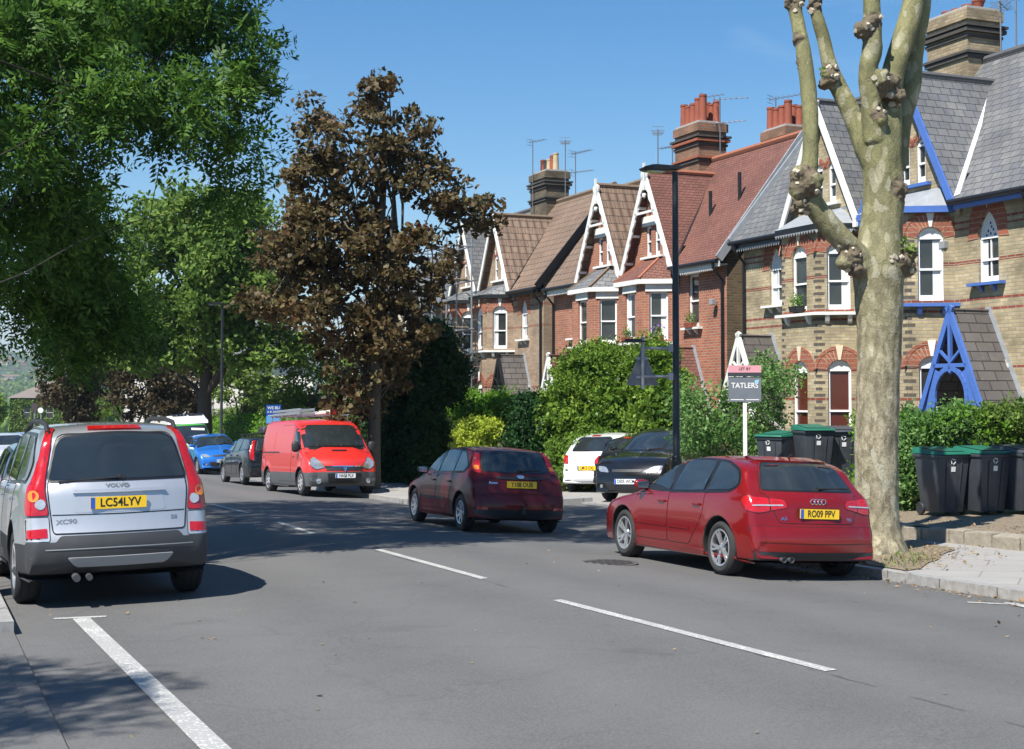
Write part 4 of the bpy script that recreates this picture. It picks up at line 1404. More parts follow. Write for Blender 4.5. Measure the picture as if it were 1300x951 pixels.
        s.wall(mw, (0, 0, 0), (1, 0, 0), [(gx + bc, base), (wd, base), (wd, ez), (gx + bc, ez)], H)
        # ------- bay
        B = [(gx - bc, 0), (gx - bf, -bd), (gx + bf, -bd), (gx + bc, 0)]
        for i in range(3):
            a, b = Vector((*B[i], 0)), Vector((*B[i + 1], 0)); u = (b - a); L = u.length; u.normalize(); n = Vector((u.y, -u.x, 0)); H = []
            ww = .62 if i == 1 else .54
            k = 'flat' if red else ('seg' if i != 1 or not st.get('lancet_front') else 'lancet')
            s.window(H, a, u, n, L / 2, 3.80, ww, 1.58 if not red else 1.42, k, frame=fr, pane=pn if i == 2 else 'pane', lintel=st.get('lintel'), key=st['key'], tymp=tym if not red else None, ao=.34 if i == 1 else .36, curtain=st.get('curtain') if i == 2 else None, **common)
            s.window(H, a, u, n, L / 2, .45, ww, 2.15 if not red else 1.8, k, frame=fr, pane=pn, lintel=st.get('lintel'), key=st['key2'], tymp=tym if not red else None, ao=.34, **common)
            s.wall(mw, a, u, [(0, base), (L, base), (L, bz), (0, bz)], H)
        # ------- gable wall
        H = []
        gk = 'flat' if red else 'seg'
        for dx in (-.27, .27):
            s.window(H, (0, -.06, 0), (1, 0, 0), (0, -1, 0), gx + dx, 6.48 - .11 * red, .30, .95 - .03 * red, gk, frame=fr, arch='voussoir' if not red else None, key='white_paint', ao=.16, depth=.08, **common)
        gp = [(gx - gw + .08, bz - .2), (gx + gw - .08, bz - .2), (gx + gw - .08, gf + .05), (gx, gz - .12), (gx - gw + .08, gf + .05)]
        s.wall(mw, (0, -.06, 0), (1, 0, 0), gp, H)
        if red:
            v = s.mb(); v.box(gx - .62, gx + .62, -.12, -.05, 7.30, 7.60); v.build('gable_lintel', M['white_paint'], s.root); v = s.mb(); v.box(gx - .66, gx + .66, -.16, -.05, 6.30, 6.37); v.build('gable_sill', M['white_paint'], s.root)
        else:
            v = s.mb(); v.box(gx - .62, gx + .62, -.17, -.05, 6.38, 6.45); v.build('gable_sill', M[st['sill']], s.root)
        # infill beside gable at the eaves, and side/back walls
        mw.quad((0, .0, base), (gx - bc, 0, base), (gx - bc, 0, bz), (0, 0, bz))
        zt = lambda y: ez + sl * (y - ey) if y < ry else rz - (rz - ez) * (y - ry) / (ry - ey)
        if st.get('quoins'): s.quoins(mw, B, bz)
        mw.build('wall', [brick, M['brick_dark']], s.root, uv=True)
        sw = s.mb()
        sw.poly([(wd, 0, base), (wd, back, base), (wd, back, zt(back) - .1), (wd, ry, rz - .12), (wd, 0, zt(0) - .1)])
        sw.quad((0, back, base), (wd, back, base), (wd, back, ez), (0, back, ez))
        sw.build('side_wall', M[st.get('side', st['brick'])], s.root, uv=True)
        # ------- roof
        rf = s.mb(); ov = .12
        s.slab(rf, [(0, .2, zt(.2)), (wd + ov, .2, zt(.2)), (wd + ov, ry, rz), (0, ry, rz)], .10)
        s.slab(rf, [(gx + gw - .05, ey, ez), (wd + ov, ey, ez), (wd + ov, .2, zt(.2)), (gx + gw - .05, .2, zt(.2))], .10)
        s.slab(rf, [(0, ry, rz), (wd + ov, ry, rz), (wd + ov, back + .3, ez), (0, back + .3, ez)], .10)
        gy = -.34
        yi = ey + (gz - ez) / sl; yf = ey + (gf - ez) / sl
        for sg in (-1, 1):
            s.slab(rf, [(gx, gy, gz), (gx + sg * gw, gy, gf), (gx + sg * gw, yf + .02, gf), (gx, yi + .05, gz)][:: sg], .07)
        ro = rf.build('roof', M[st['roof']], s.root, uv=True)
        rd = s.mb(); 
        rd.tube([(0, ry, rz + .03), (wd + ov, ry, rz + .03)], .09, 8); rd.tube([(gx, gy, gz + .02), (gx, yi + .1, gz + .02)], .075, 8)
        rd.build('ridge_tiles', M[st['ridge']], ro, smooth=True)
        # valleys
        vl = s.mb()
        for sg in (-1, 1):
            vl.bar((gx + sg * (gw + .03), yf + .02, gf + .04), (gx, yi + .07, gz + .05), st.get('vw', .12), .03, up=(0, -1, 1.2))
        vl.build('valley', M[st['valley']], ro)
        if st.get('verge'):
            vg = s.mb()
            vg.bar((wd + ov, ey - .02, ez + .0), (wd + ov, ry, rz), .06, .24, up=(0, -1, 1), mat=0)
            vg.build('verge_board', M[st['verge']], ro)
        # ------- bargeboards
        bb = s.mb()
        for sg in (-1, 1):
            a = Vector((gx, gy - .03, gz + .06)); b = Vector((gx + sg * (gw + .05), gy - .03, gf - .03)); d = b - a; L = d.length; u = d.normalized(); n = Vector((-sg * u.z * -1, 0, 0))
            dn = Vector((-u.z * sg, 0, u.x * sg)); dn = dn if dn.z < 0 else -dn
            if red:
                k = 44; wv = [(L * i / k, .15 + .06 * abs(math.sin(PI * i / k * 9)) + (.08 if i < 6 else 0)) for i in range(k + 1)]
                pts = [(0, 0), (L, 0)] + wv[::-1]
            else: pts = [(0, 0), (L, 0), (L, .17), (0.0, .17)]
            bb.prism(pts, a, u, dn, (0, 1, 0), .05)
        if red:
            bb.bar((gx - .62, gy, gz - 1.28), (gx + .62, gy, gz - 1.28), .06, .07); bb.bar((gx, gy - .02, gz + .22), (gx, gy - .02, gz - .6), .07, .07)
            bb.lathe((gx, gy - .02, gz - .75), [(0, -.12), (.06, -.06), (.07, 0), (.05, .05)], 8)
            for sg in (-1, 1):
                for k in range(3):
                    q = .28 + .27 * k; x = gx + sg * gw * q; z = gz - (gz - gf) * q - .26
                    bb.bar((x, gy + .02, z), (x, -.05, z), .06, .08)
            bb.bar((gx - gw - .12, gy, gf - .12), (gx - gw - .02, gy, gf - .35), .1, .1); 
        else:
            bb.box(gx - gw - .08, gx - gw + .12, gy - .03, -.05, gf - .25, gf - .08)
        bb.build('bargeboard', M[st['barge']], ro)
        # ------- bay roof
        br = s.mb(); e = .14; rz0, rz1 = bz + .03, st.get('brz', 6.28)
        # cant offset outward
        O = [(gx - bc - .16, .0), (gx - bf - .08, -bd - e), (gx + bf + .08, -bd - e), (gx + bc + .16, .0)]
        T = [(gx - .80, -.07), (gx - .45, -.07), (gx + .45, -.07), (gx + .80, -.07)] if red else [(gx - 1.1, -.07), (gx - .6, -.07), (gx + .6, -.07), (gx + 1.1, -.07)]
        for i in range(3):
            br.add([(*O[i], rz0), (*O[i + 1], rz0), (*T[i + 1], rz1), (*T[i], rz1)], [(0, 1, 2, 3)], 0)
            a, b = Vector((*O[i], 0)), Vector((*O[i + 1], 0))
            br.add([(*O[i], rz0 - .14), (*O[i + 1], rz0 - .14), (*O[i + 1], rz0), (*O[i], rz0)], [(0, 1, 2, 3)], 1)
        br.add([(*q, rz0 - .14) for q in O], [(0, 1, 2, 3)], 1)
        if red:
            for i in (1, 2): br.bar((*O[i], rz0 + .02), (*T[i], rz1 + .02), .09, .06, mat=2)
        bo = br.build('bay_roof', [M[st['bayroof']], M[st['fascia']], M[st['ridge']]], s.root, uv=True)
        if not red and st.get('dentil'):
            dd = s.mb()
            for i in range(3):
                a, b = Vector((*O[i], rz0 - .14)), Vector((*O[i + 1], rz0 - .14)); k = max(2, int((b - a).length / .11))
                for j in range(k):
                    p0 = a + (b - a) * (j / k); p1 = a + (b - a) * ((j + 1) / k)
                    dd.add([p0, p1, (p0 + p1) / 2 - Vector((0, 0, .09))], [(0, 1, 2)])
            dd.build('eaves_valance', M[st['dentil']], bo)
        # ------- ledge on brackets
        lg = s.mb(); zl = 3.74; e2 = .17
        Q = [(gx - bc - .2, .02), (gx - bf - .07, -bd - e2), (gx + bf + .07, -bd - e2), (gx + bc + .2, .02)]
        V = [Vector((*q, zl)) for q in Q]
        lg.poly([q for q in V]); lg.poly([q - Vector((0, 0, .07)) for q in V])
        for i in range(3): lg.quad(V[i], V[i + 1], V[i + 1] - Vector((0, 0, .07)), V[i] - Vector((0, 0, .07)))
        for i in range(3):
            a, b = Vector((*B[i], 0)), Vector((*B[i + 1], 0)); u = (b - a).normalized(); n = Vector((u.y, -u.x, 0)); L = (b - a).length
            for k in ((.2, .8) if i == 1 else (.25, .78)):
                c = a + u * L * k; w_ = .05
                lg.add([c - u * w_ + Vector((0, 0, zl - .07)), c + u * w_ + Vector((0, 0, zl - .07)), c + u * w_ + n * .14 + Vector((0, 0, zl - .07)), c - u * w_ + n * .14 + Vector((0, 0, zl - .07)), c - u * w_ + Vector((0, 0, zl - .27)), c + u * w_ + Vector((0, 0, zl - .27)), c + u * w_ + n * .07 + Vector((0, 0, zl - .22)), c - u * w_ + n * .07 + Vector((0, 0, zl - .22))], [(0, 1, 2, 3), (4, 5, 6, 7), (0, 1, 5, 4), (1, 2, 6, 5), (2, 3, 7, 6), (3, 0, 4, 7)])
        lg.build('bay_ledge', M[st['sill']], s.root)
        s.rest(st, wd, ez, ry, rz, gx, gw, ey, base)

    def quoins(s, q_, B, bz):
        zl = 3.74
        if True:
            for i in (1, 2):
                for k in range(int((bz - 2 * 0 - 0.3) / .15)):
                    z = .1 + k * .15; L = .16 if k % 2 else .09
                    if abs(z + .03 - zl) < .1: continue
                    a = Vector((*B[i], 0)); u0 = (Vector((*B[i - 1], 0)) - a).normalized(); u1 = (Vector((*B[i + 1], 0)) - a).normalized()
                    n0 = Vector((-u0.y, u0.x, 0)) * (1 if i == 1 else 1); n1 = Vector((u1.y, -u1.x, 0))
                    for u, n in ((u0, n0), (u1, n1)):
                        n = n if n.dot(Vector((0, -1, 0))) > 0 else -n
                        c = a + n * .005
                        q_.add([c + Vector((0, 0, z)), c + u * L + Vector((0, 0, z)), c + u * L + Vector((0, 0, z + .065)), c + Vector((0, 0, z + .065))], [(0, 1, 2, 3)], 1)

    def rest(s, st, wd, ez, ry, rz, gx, gw, ey, base):
        ov = .12
        # ------- eaves
        ev = s.mb(); x0 = gx + gw + .02
        ev.box(x0, wd + ov, ey - .02, ey + .02, ez - .21, ez - .03, 0); ev.box(x0, wd + .05, ey + .02, 0, ez - .16, ez - .12, 0)
        eo = ev.build('fascia', [M[st['fascia']]], s.root)
        gt = s.mb(); gt.tube([(x0 - .1, ey - .08, ez - .05), (wd + ov, ey - .08, ez - .05)], .06, 8); gt.build('gutter', M[st['gutter']], s.root, smooth=True)
        if st.get('dentil'):
            dd = s.mb(); k = int((wd - x0) / .11)
            for j in range(k):
                a = x0 + j * .11; dd.add([(a, ey - .025, ez - .21), (a + .11, ey - .025, ez - .21), (a + .055, ey - .025, ez - .31)], [(0, 1, 2)])
            dd.build('eaves_valance', M[st['dentil']], eo)
        # ------- porch
        px, pd, pw, pz, pf = st.get('px', 3.95), st.get('pd', 1.0), .86, st.get('pz', 3.55), st.get('pf', 1.70)
        pm = s.mb()
        for sg in (-1, 1):
            s.slab(pm, [(px, -pd, pz), (px + sg * (pw + .12), -pd, pf - .14), (px + sg * (pw + .12), -.01, pf - .14), (px, -.01, pz)][::sg], .06)
        po = pm.build('porch_roof', M[st['porchroof']], s.root, uv=True)
        fl = s.mb()
        for sg in (-1, 1): fl.bar((px, -.03, pz + .03), (px + sg * (pw + .12), -.03, pf - .11), .12, .04, up=(0, -1, .3))
        fl.build('flashing', M['lead'], po)
        tr = s.mb()
        for sg in (-1, 1):
            a = Vector((px, -pd - .05, pz + .07)); b = Vector((px + sg * (pw + .14), -pd - .05, pf - .22)); u = (b - a).normalized(); L = (b - a).length
            dn = Vector((-u.z * sg, 0, u.x * sg)); dn = dn if dn.z < 0 else -dn
            tr.prism([(0, 0), (L, 0), (L, .13), (0, .13)], a, u, dn, (0, 1, 0), .07)
            # curved arch brace below the collar
            pts = []
            for k in range(9):
                th = PI / 2 * 1.12 * k / 8
                pts.append((px + sg * .50 * math.sin(th), -pd - .03, pf + .02 + .60 * math.cos(th)))
            pts.append((px + sg * .60, -pd - .03, pf - .38)); pts.append((px + sg * .74, -pd - .03, pf - .46))
            for p, q in zip(pts, pts[1:]): tr.bar(p, q, .045 if False else .10, .05, up=(0, 1, 0))
            # the spandrel between arch and rafter board
            tr.prism([(sg * .48, 0.12), (sg * .30, .50), (sg * .46, .60), (sg * .64, .14), (sg * .80, -.34), (sg * .60, -.34)], (px, -pd - .035, pf), (1, 0, 0), (0, 0, 1), (0, 1, 0), .04)
            tr.bar((px + sg * (pw - .06), -pd, pf - .30), (px + sg * (pw - .06), -.02, pf - .30), .09, .12)
            tr.bar((px + sg * (pw - .06), -pd + .1, pf - .3), (px + sg * (pw - .06), -.02, pf - 1.0), .07, .09)
            tr.bar((px, -pd - .02, pf + .74), (px + sg * .30, -pd - .02, pf + .98), .05, .05, up=(0, 1, 0))
        tr.bar((px - .50, -pd - .02, pf + .68), (px + .50, -pd - .02, pf + .68), .06, .08); tr.bar((px, -pd - .02, pz - .1), (px, -pd - .02, pf + .60), .07, .07)
        tr.lathe((px, -pd - .02, pf + .55), [(0, -.07), (.045, -.02), (.045, .04), (.02, .07)], 8)
        tr.build('porch_frame', M[st['porch']], s.root)
        dr = s.mb(); dr.box(px - .50, px + .50, -.05, .0, -.1, 2.05, 0)
        for a in (-.22, .22):
            for z0, z1 in ((.15, .95), (1.05, 1.85)): dr.box(px + a - .16, px + a + .16, -.065, -.05, z0, z1, 0)
        do = dr.build('door', M[st['door']], s.root, bevel=.008)
        h = s.mb(); h.lathe((px + .38, -.09, 1.0), [(0, -.02), (.03, -.02), (.03, .02), (.0, .025)], 10, 'y'); h.build('door_handle', M['chrome'], do)
        fm = s.mb(); fm.box(px - .60, px - .50, -.08, 0, -.1, 2.5); fm.box(px + .50, px + .60, -.08, 0, -.1, 2.5); fm.box(px - .60, px + .60, -.08, 0, 2.05, 2.13); fm.box(px - .6, px + .6, -.08, 0, 2.42, 2.5)
        fm.box(px - .49, px + .49, -.03, -.005, 2.13, 2.42, 1); fm.build('door_frame', [M['white_paint'], M['pane']], do)
        st_ = s.mb(); st_.box(px - .8, px + .8, -pd - .1, 0, base, -.12); st_.box(px - .8, px + .8, -pd - .45, -pd - .1, base, -.28); st_.build('door_step', M['concrete'], s.root)
        # ------- downpipe
        dp = s.mb(); x = wd - .12 if not st.get('dpx') else st['dpx']
        dp.tube([(x, ey - .08, ez - .1), (x, ey - .05, ez - .25), (x, -.08, ez - .55), (x, -.08, base)], .04, 8); dp.build('downpipe', M['black_paint'], s.root, smooth=True)

    def chimney(s, x, y, sx, sy, z0, z1, pots, matn='brick_chimney', red=False, potm='pot_red', ph=.6, cop='corbel_black', kind='roll'):
        c = s.mb()
        c.box(x - sx / 2, x + sx / 2, y - sy / 2, y + sy / 2, z0, z1)
        h = z1 - z0
        o = c.build('chimney', M[matn], s.root, uv=True)
        b = s.mb()
        for k, (f, e, th) in enumerate(((.42, .05, .09), (.47, .09, .06), (.66, .04, .07), (.72, .10, .09), (.78, .13, .06))):
            z = z0 + h * f; b.box(x - sx / 2 - e, x + sx / 2 + e, y - sy / 2 - e, y + sy / 2 + e, z, z + th, k % 2)
        b.box(x - sx / 2 - .05, x + sx / 2 + .05, y - sy / 2 - .05, y + sy / 2 + .05, z1 - .28, z1 - .02, 2)
        b.build('string_courses', [M[cop], M['corbel_red'] if red else M[cop], M[matn]], o, uv=True)
        cp = s.mb(); cp.box(x - sx / 2 + .02, x + sx / 2 - .02, y - sy / 2 + .02, y + sy / 2 - .02, z1, z1 + .06); cp.build('flaunching', M['concrete'], o)
        nx = pots if isinstance(pots, int) else pots[0]; ny = 1 if isinstance(pots, int) else pots[1]
        for i in range(nx):
            for j in range(ny):
                p = s.mb(); px = x - sx / 2 + sx * (i + .5) / nx; py = y - sy / 2 + sy * (j + .5) / ny
                hh = ph * (1 + .14 * math.sin(i * 5.1 + j * 2.3)); r_ = min(.125, sx / nx * .42)
                m_ = potm if isinstance(potm, str) else potm[(i * ny + j) % len(potm)]
                if kind == 'bowl': pr = [(r_ * .75, 0), (r_ * 1.2, hh), (r_ * 1.28, hh), (r_ * 1.28, hh + .04), (r_ * .9, hh + .04), (r_ * .8, .05)]
                else: pr = [(r_ * 1.05, 0), (r_ * .98, hh * .1), (r_ * .86, hh - .08), (r_ * .98, hh - .06), (r_ * .98, hh), (r_ * .72, hh), (r_ * .7, .05)]
                p.lathe((px, py, z1 + .05), pr, 14); p.build('chimney_pot', M[m_], o, smooth=True)
        return o

    def aerial(s, x, y, z0, h, ang=0, n=7, L=.9, second=None, par=None):
        a = s.mb(); a.tube([(x, y, z0), (x, y, z0 + h)], .022, 6)
        def yagi(z, ang, L, n):
            d = Vector((math.cos(ang), math.sin(ang), .02)); q = Vector((-d.y, d.x, 0))
            c = Vector((x, y, z)); a.tube([c - d * L * .25, c + d * L], .012, 5)
            for i in range(n):
                p = c + d * (L * (-.2 + 1.15 * i / (n - 1))); w = .24 - .10 * i / n
                a.tube([p - q * w, p + q * w], .007, 4)
            r_ = c - d * L * .22
            for dz in (-.12, .12): a.tube([r_ - q * .2 + Vector((0, 0, dz)), r_ + q * .2 + Vector((0, 0, dz))], .007, 4)
            a.tube([r_ + Vector((0, 0, -.12)), r_ + Vector((0, 0, .12))], .008, 4)
        yagi(z0 + h - .05, ang, L, n)
        if second: yagi(z0 + h * .62, second, L * .9, n)
        a.build('aerial', M['aerial'], par or s.root)

    def satbox(s, x, z, y=-.10):
        a = s.mb(); a.bar((x, 0, z), (x, y, z + .02), .04, .04); a.box(x - .09, x + .09, y - .12, y, z - .08, z + .08); a.build('security_lamp', M['silver_plastic'], s.root, bevel=.015)
# ------------------------------------------------------------------ ground
def strip_mesh(name, t0, t1, dfn0, dfn1, zf, mats, step=1.0, nd=8, zo=0.0, kind='structure', **k):
    mb = MB(); n = max(1, int((t1 - t0) / step)); prev = None
    for i in range(n + 1):
        t = t0 + (t1 - t0) * i / n; d0, d1 = dfn0(t), dfn1(t)
        row = []
        for j in range(nd + 1):
            p = W(t, d0 + (d1 - d0) * j / nd); row.append((p.x, p.y, zf(p.x, p.y) + zo))
        if prev:
            for j in range(nd): mb.quad(prev[j], row[j], row[j + 1], prev[j + 1])
        prev = row
    return mb.build(name, mats, smooth=True, uv=True, kind=kind, **k)


MT0, MT1 = 23.4, 31.3


def build_ground():
    c = lambda v: (lambda t: v)
    strip_mesh('road', -30, 140, c(KL), c(KR), road_z, M['asphalt'], nd=12)
    strip_mesh('road_mouth', MT0, MT1, c(KR), c(7.85), road_z, M['asphalt'], nd=4, zo=-.004)
    strip_mesh('pavement', -30, MT0 - .15, c(KR + .14), c(7.4), pave_z, M['paving'], nd=3)
    strip_mesh('pavement', MT1 + .15, 140, c(KR + .14), c(7.98), pave_z, M['paving'], nd=3)
    strip_mesh('forecourt', MT0 - .15, 43, c(7.98), c(13.2), fc_z, M['paving'], nd=4)
    strip_mesh('pavement', 15.2, 140, c(-12.0), c(KL - .14), pave_z, M['pave_tarmac'], nd=4)
    strip_mesh('pavement', -30, 15.2, c(-12.0), c(KL - .14), lambda x, y: road_z(x, y) + .02, M['asphalt'], nd=4)
    strip_mesh('verge', -30, MT0 - .15, c(7.55), c(13.2), lambda x, y: pave_z(x, y) + .17, M['soil'], nd=4)
    strip_mesh('garden_ground', -30, MT0 - .15, c(13.2), c(60), lambda x, y: pave_z(x, y) * 1.0 + .0, M['soil'], nd=6)
    strip_mesh('garden_ground', 43, 140, c(8.0), c(13.2), lambda x, y: pave_z(x, y), M['soil'], nd=6, zo=-.02)
    strip_mesh('garden_ground', MT0 - .15, 140, c(13.2), c(60), lambda x, y: pave_z(x, y), M['soil'], nd=6, zo=-.02)
    mb = MB(); q = [W(24.0, 8.9), W(28.8, 8.9), W(28.8, 13.15), W(24.0, 13.15)]
    mb.add([Vector((p.x, p.y, .0)) for p in q] + [Vector((p.x, p.y, -1)) for p in q], [(0, 1, 2, 3), (0, 4, 5, 1), (1, 5, 6, 2), (2, 6, 7, 3), (3, 7, 4, 0)]); mb.build('garden_terrace', M['paving'], uv=True, kind='structure')
    # kerbs
    def kerb(t0, t1, d0, d1, hgt=None, horiz=False):
        mb = MB(); n = max(1, int((t1 - t0) / .92))
        for i in range(n):
            a, b = t0 + (t1 - t0) * i / n, t0 + (t1 - t0) * (i + 1) / n
            q = [W(a, d0), W(b, d0), W(b, d1), W(a, d1)]
            g_ = .004
            j = .004 * math.sin(i * 7.3)
            top = [Vector((p.x, p.y, (pave_z(p.x, p.y) + .004 + j if hgt is None else road_z(p.x, p.y) + hgt))) for p in q]
            bot = [Vector((p.x, p.y, road_z(p.x, p.y) - .15)) for p in q]
            mb.add(top + bot, [(0, 1, 2, 3), (0, 4, 5, 1), (1, 5, 6, 2), (2, 6, 7, 3), (3, 7, 4, 0)])
        return mb.build('kerb', M['kerb'], uv=True, kind='structure')
    kerb(-30, MT0 - .15, KR, KR + .14)
    kerb(MT1 + .15, 140, KR, KR + .14)
    kerb(15.2, 140, KL - .14, KL)
    kerb(-30, 15.2, KL - .14, KL, .025).data.materials[0] = M['asphalt']
    # returns of the mouth
    for t in (MT0 - .15, MT1):
        mb = MB(); n = 4
        for i in range(n):
            a, b = KR + (8.1 - KR) * i / n, KR + (8.1 - KR) * (i + 1) / n
            q = [W(t, a), W(t + .15, a), W(t + .15, b), W(t, b)]
            mb.add([Vector((p.x, p.y, pave_z(p.x, p.y) + .006)) for p in q] + [Vector((p.x, p.y, road_z(p.x, p.y) - .15)) for p in q], [(0, 1, 2, 3), (0, 4, 5, 1), (1, 5, 6, 2), (2, 6, 7, 3), (3, 7, 4, 0)])
        mb.build('kerb', M['kerb'], uv=True, kind='structure')
    mb = MB()
    for i in range(8):
        a, b = MT0 + (MT1 - MT0) * i / 8, MT0 + (MT1 - MT0) * (i + 1) / 8
        q = [W(a, 7.85), W(b, 7.85), W(b, 7.99), W(a, 7.99)]
        mb.add([Vector((p.x, p.y, fc_z(p.x, p.y) + .004)) for p in q] + [Vector((p.x, p.y, road_z(p.x, p.y) - .15)) for p in q], [(0, 1, 2, 3), (0, 4, 5, 1), (1, 5, 6, 2), (2, 6, 7, 3), (3, 7, 4, 0)])
    mb.build('kerb', M['kerb'], uv=True, kind='structure')
    # stone edging of the raised verge by the bins
    mb = MB(); rnd = random.Random(3)
    t = -10
    while t < MT0 - .6:
        L = rnd.uniform(.3, .75); q = [W(t, 7.36), W(t + L - .02, 7.36), W(t + L - .02, 7.6), W(t, 7.6)]
        h = rnd.uniform(.15, .21)
        mb.add([Vector((p.x + rnd.uniform(-.015, .015), p.y, pave_z(p.x, p.y) + h + rnd.uniform(-.02, .02))) for p in q] + [Vector((p.x, p.y, pave_z(p.x, p.y) - .1)) for p in q], [(0, 1, 2, 3), (0, 4, 5, 1), (1, 5, 6, 2), (2, 6, 7, 3), (3, 7, 4, 0)])
        t += L
    mb.build('stone_edging', mat('rough_stone', (.26, .23, .18), .95, noise_amt=.4, nscale=8, bump=.8, bscale=14), bevel=.02, kind='structure')
    # terrain out to the hills
    mb = MB(); rs = [0, 8, 18, 35, 60, 90, 130, 190, 270, 380, 520, 700, 900, 1150, 1400, 1700, 2000, 2300, 2600, 3000, 3500, 4500, 7000]
    na = 120; v = []
    def tz(x, y):
        r = math.hypot(x, y); z = plane(x, y) - .55
        if y < -60: z = plane(x, -60) - .55
        k = max(0, min(1, (r - 900) / 1900)); k = k * k * (3 - 2 * k)
        return z + k * (74 + 22 * noise.noise(Vector((x / 700, y / 700, 0))) * 2) + (4 * noise.noise(Vector((x / 120, y / 120, 5))) if r > 400 else 0)
    for r in rs:
        for j in range(na):
            a = 2 * PI * j / na; x, y = r * math.cos(a), r * math.sin(a); v.append((x, y, tz(x, y)))
    f = []
    for i in range(len(rs) - 1):
        for j in range(na):
            j2 = (j + 1) % na; f.append((i * na + j, (i + 1) * na + j, (i + 1) * na + j2, i * na + j2))
    mb.add(v, f); mb.build('terrain', M['terrain'], smooth=True, kind='structure')
    return tz


def mark(name, pa, pb, w, w2=None, m='line_paint', zo=.005):
    "a painted strip between two ground points, following the camber"
    a, b = Vector(pa), Vector(pb); d = (b - a); L = d.length; d = d.normalized(); q = Vector((-d.y, d.x, 0)).normalized()
    mb = MB(); n = max(1, int(L / .4)); prev = None
    for i in range(n + 1):
        p = a + (b - a) * i / n; r_ = []
        for s_ in (-.5, .5):
            z = p + q * w * s_; r_.append(Vector((z.x, z.y, road_z(z.x, z.y) + zo)))
        if prev: mb.quad(prev[0], r_[0], r_[1], prev[1])
        prev = r_
    return mb.build(name, M[m], kind='structure')


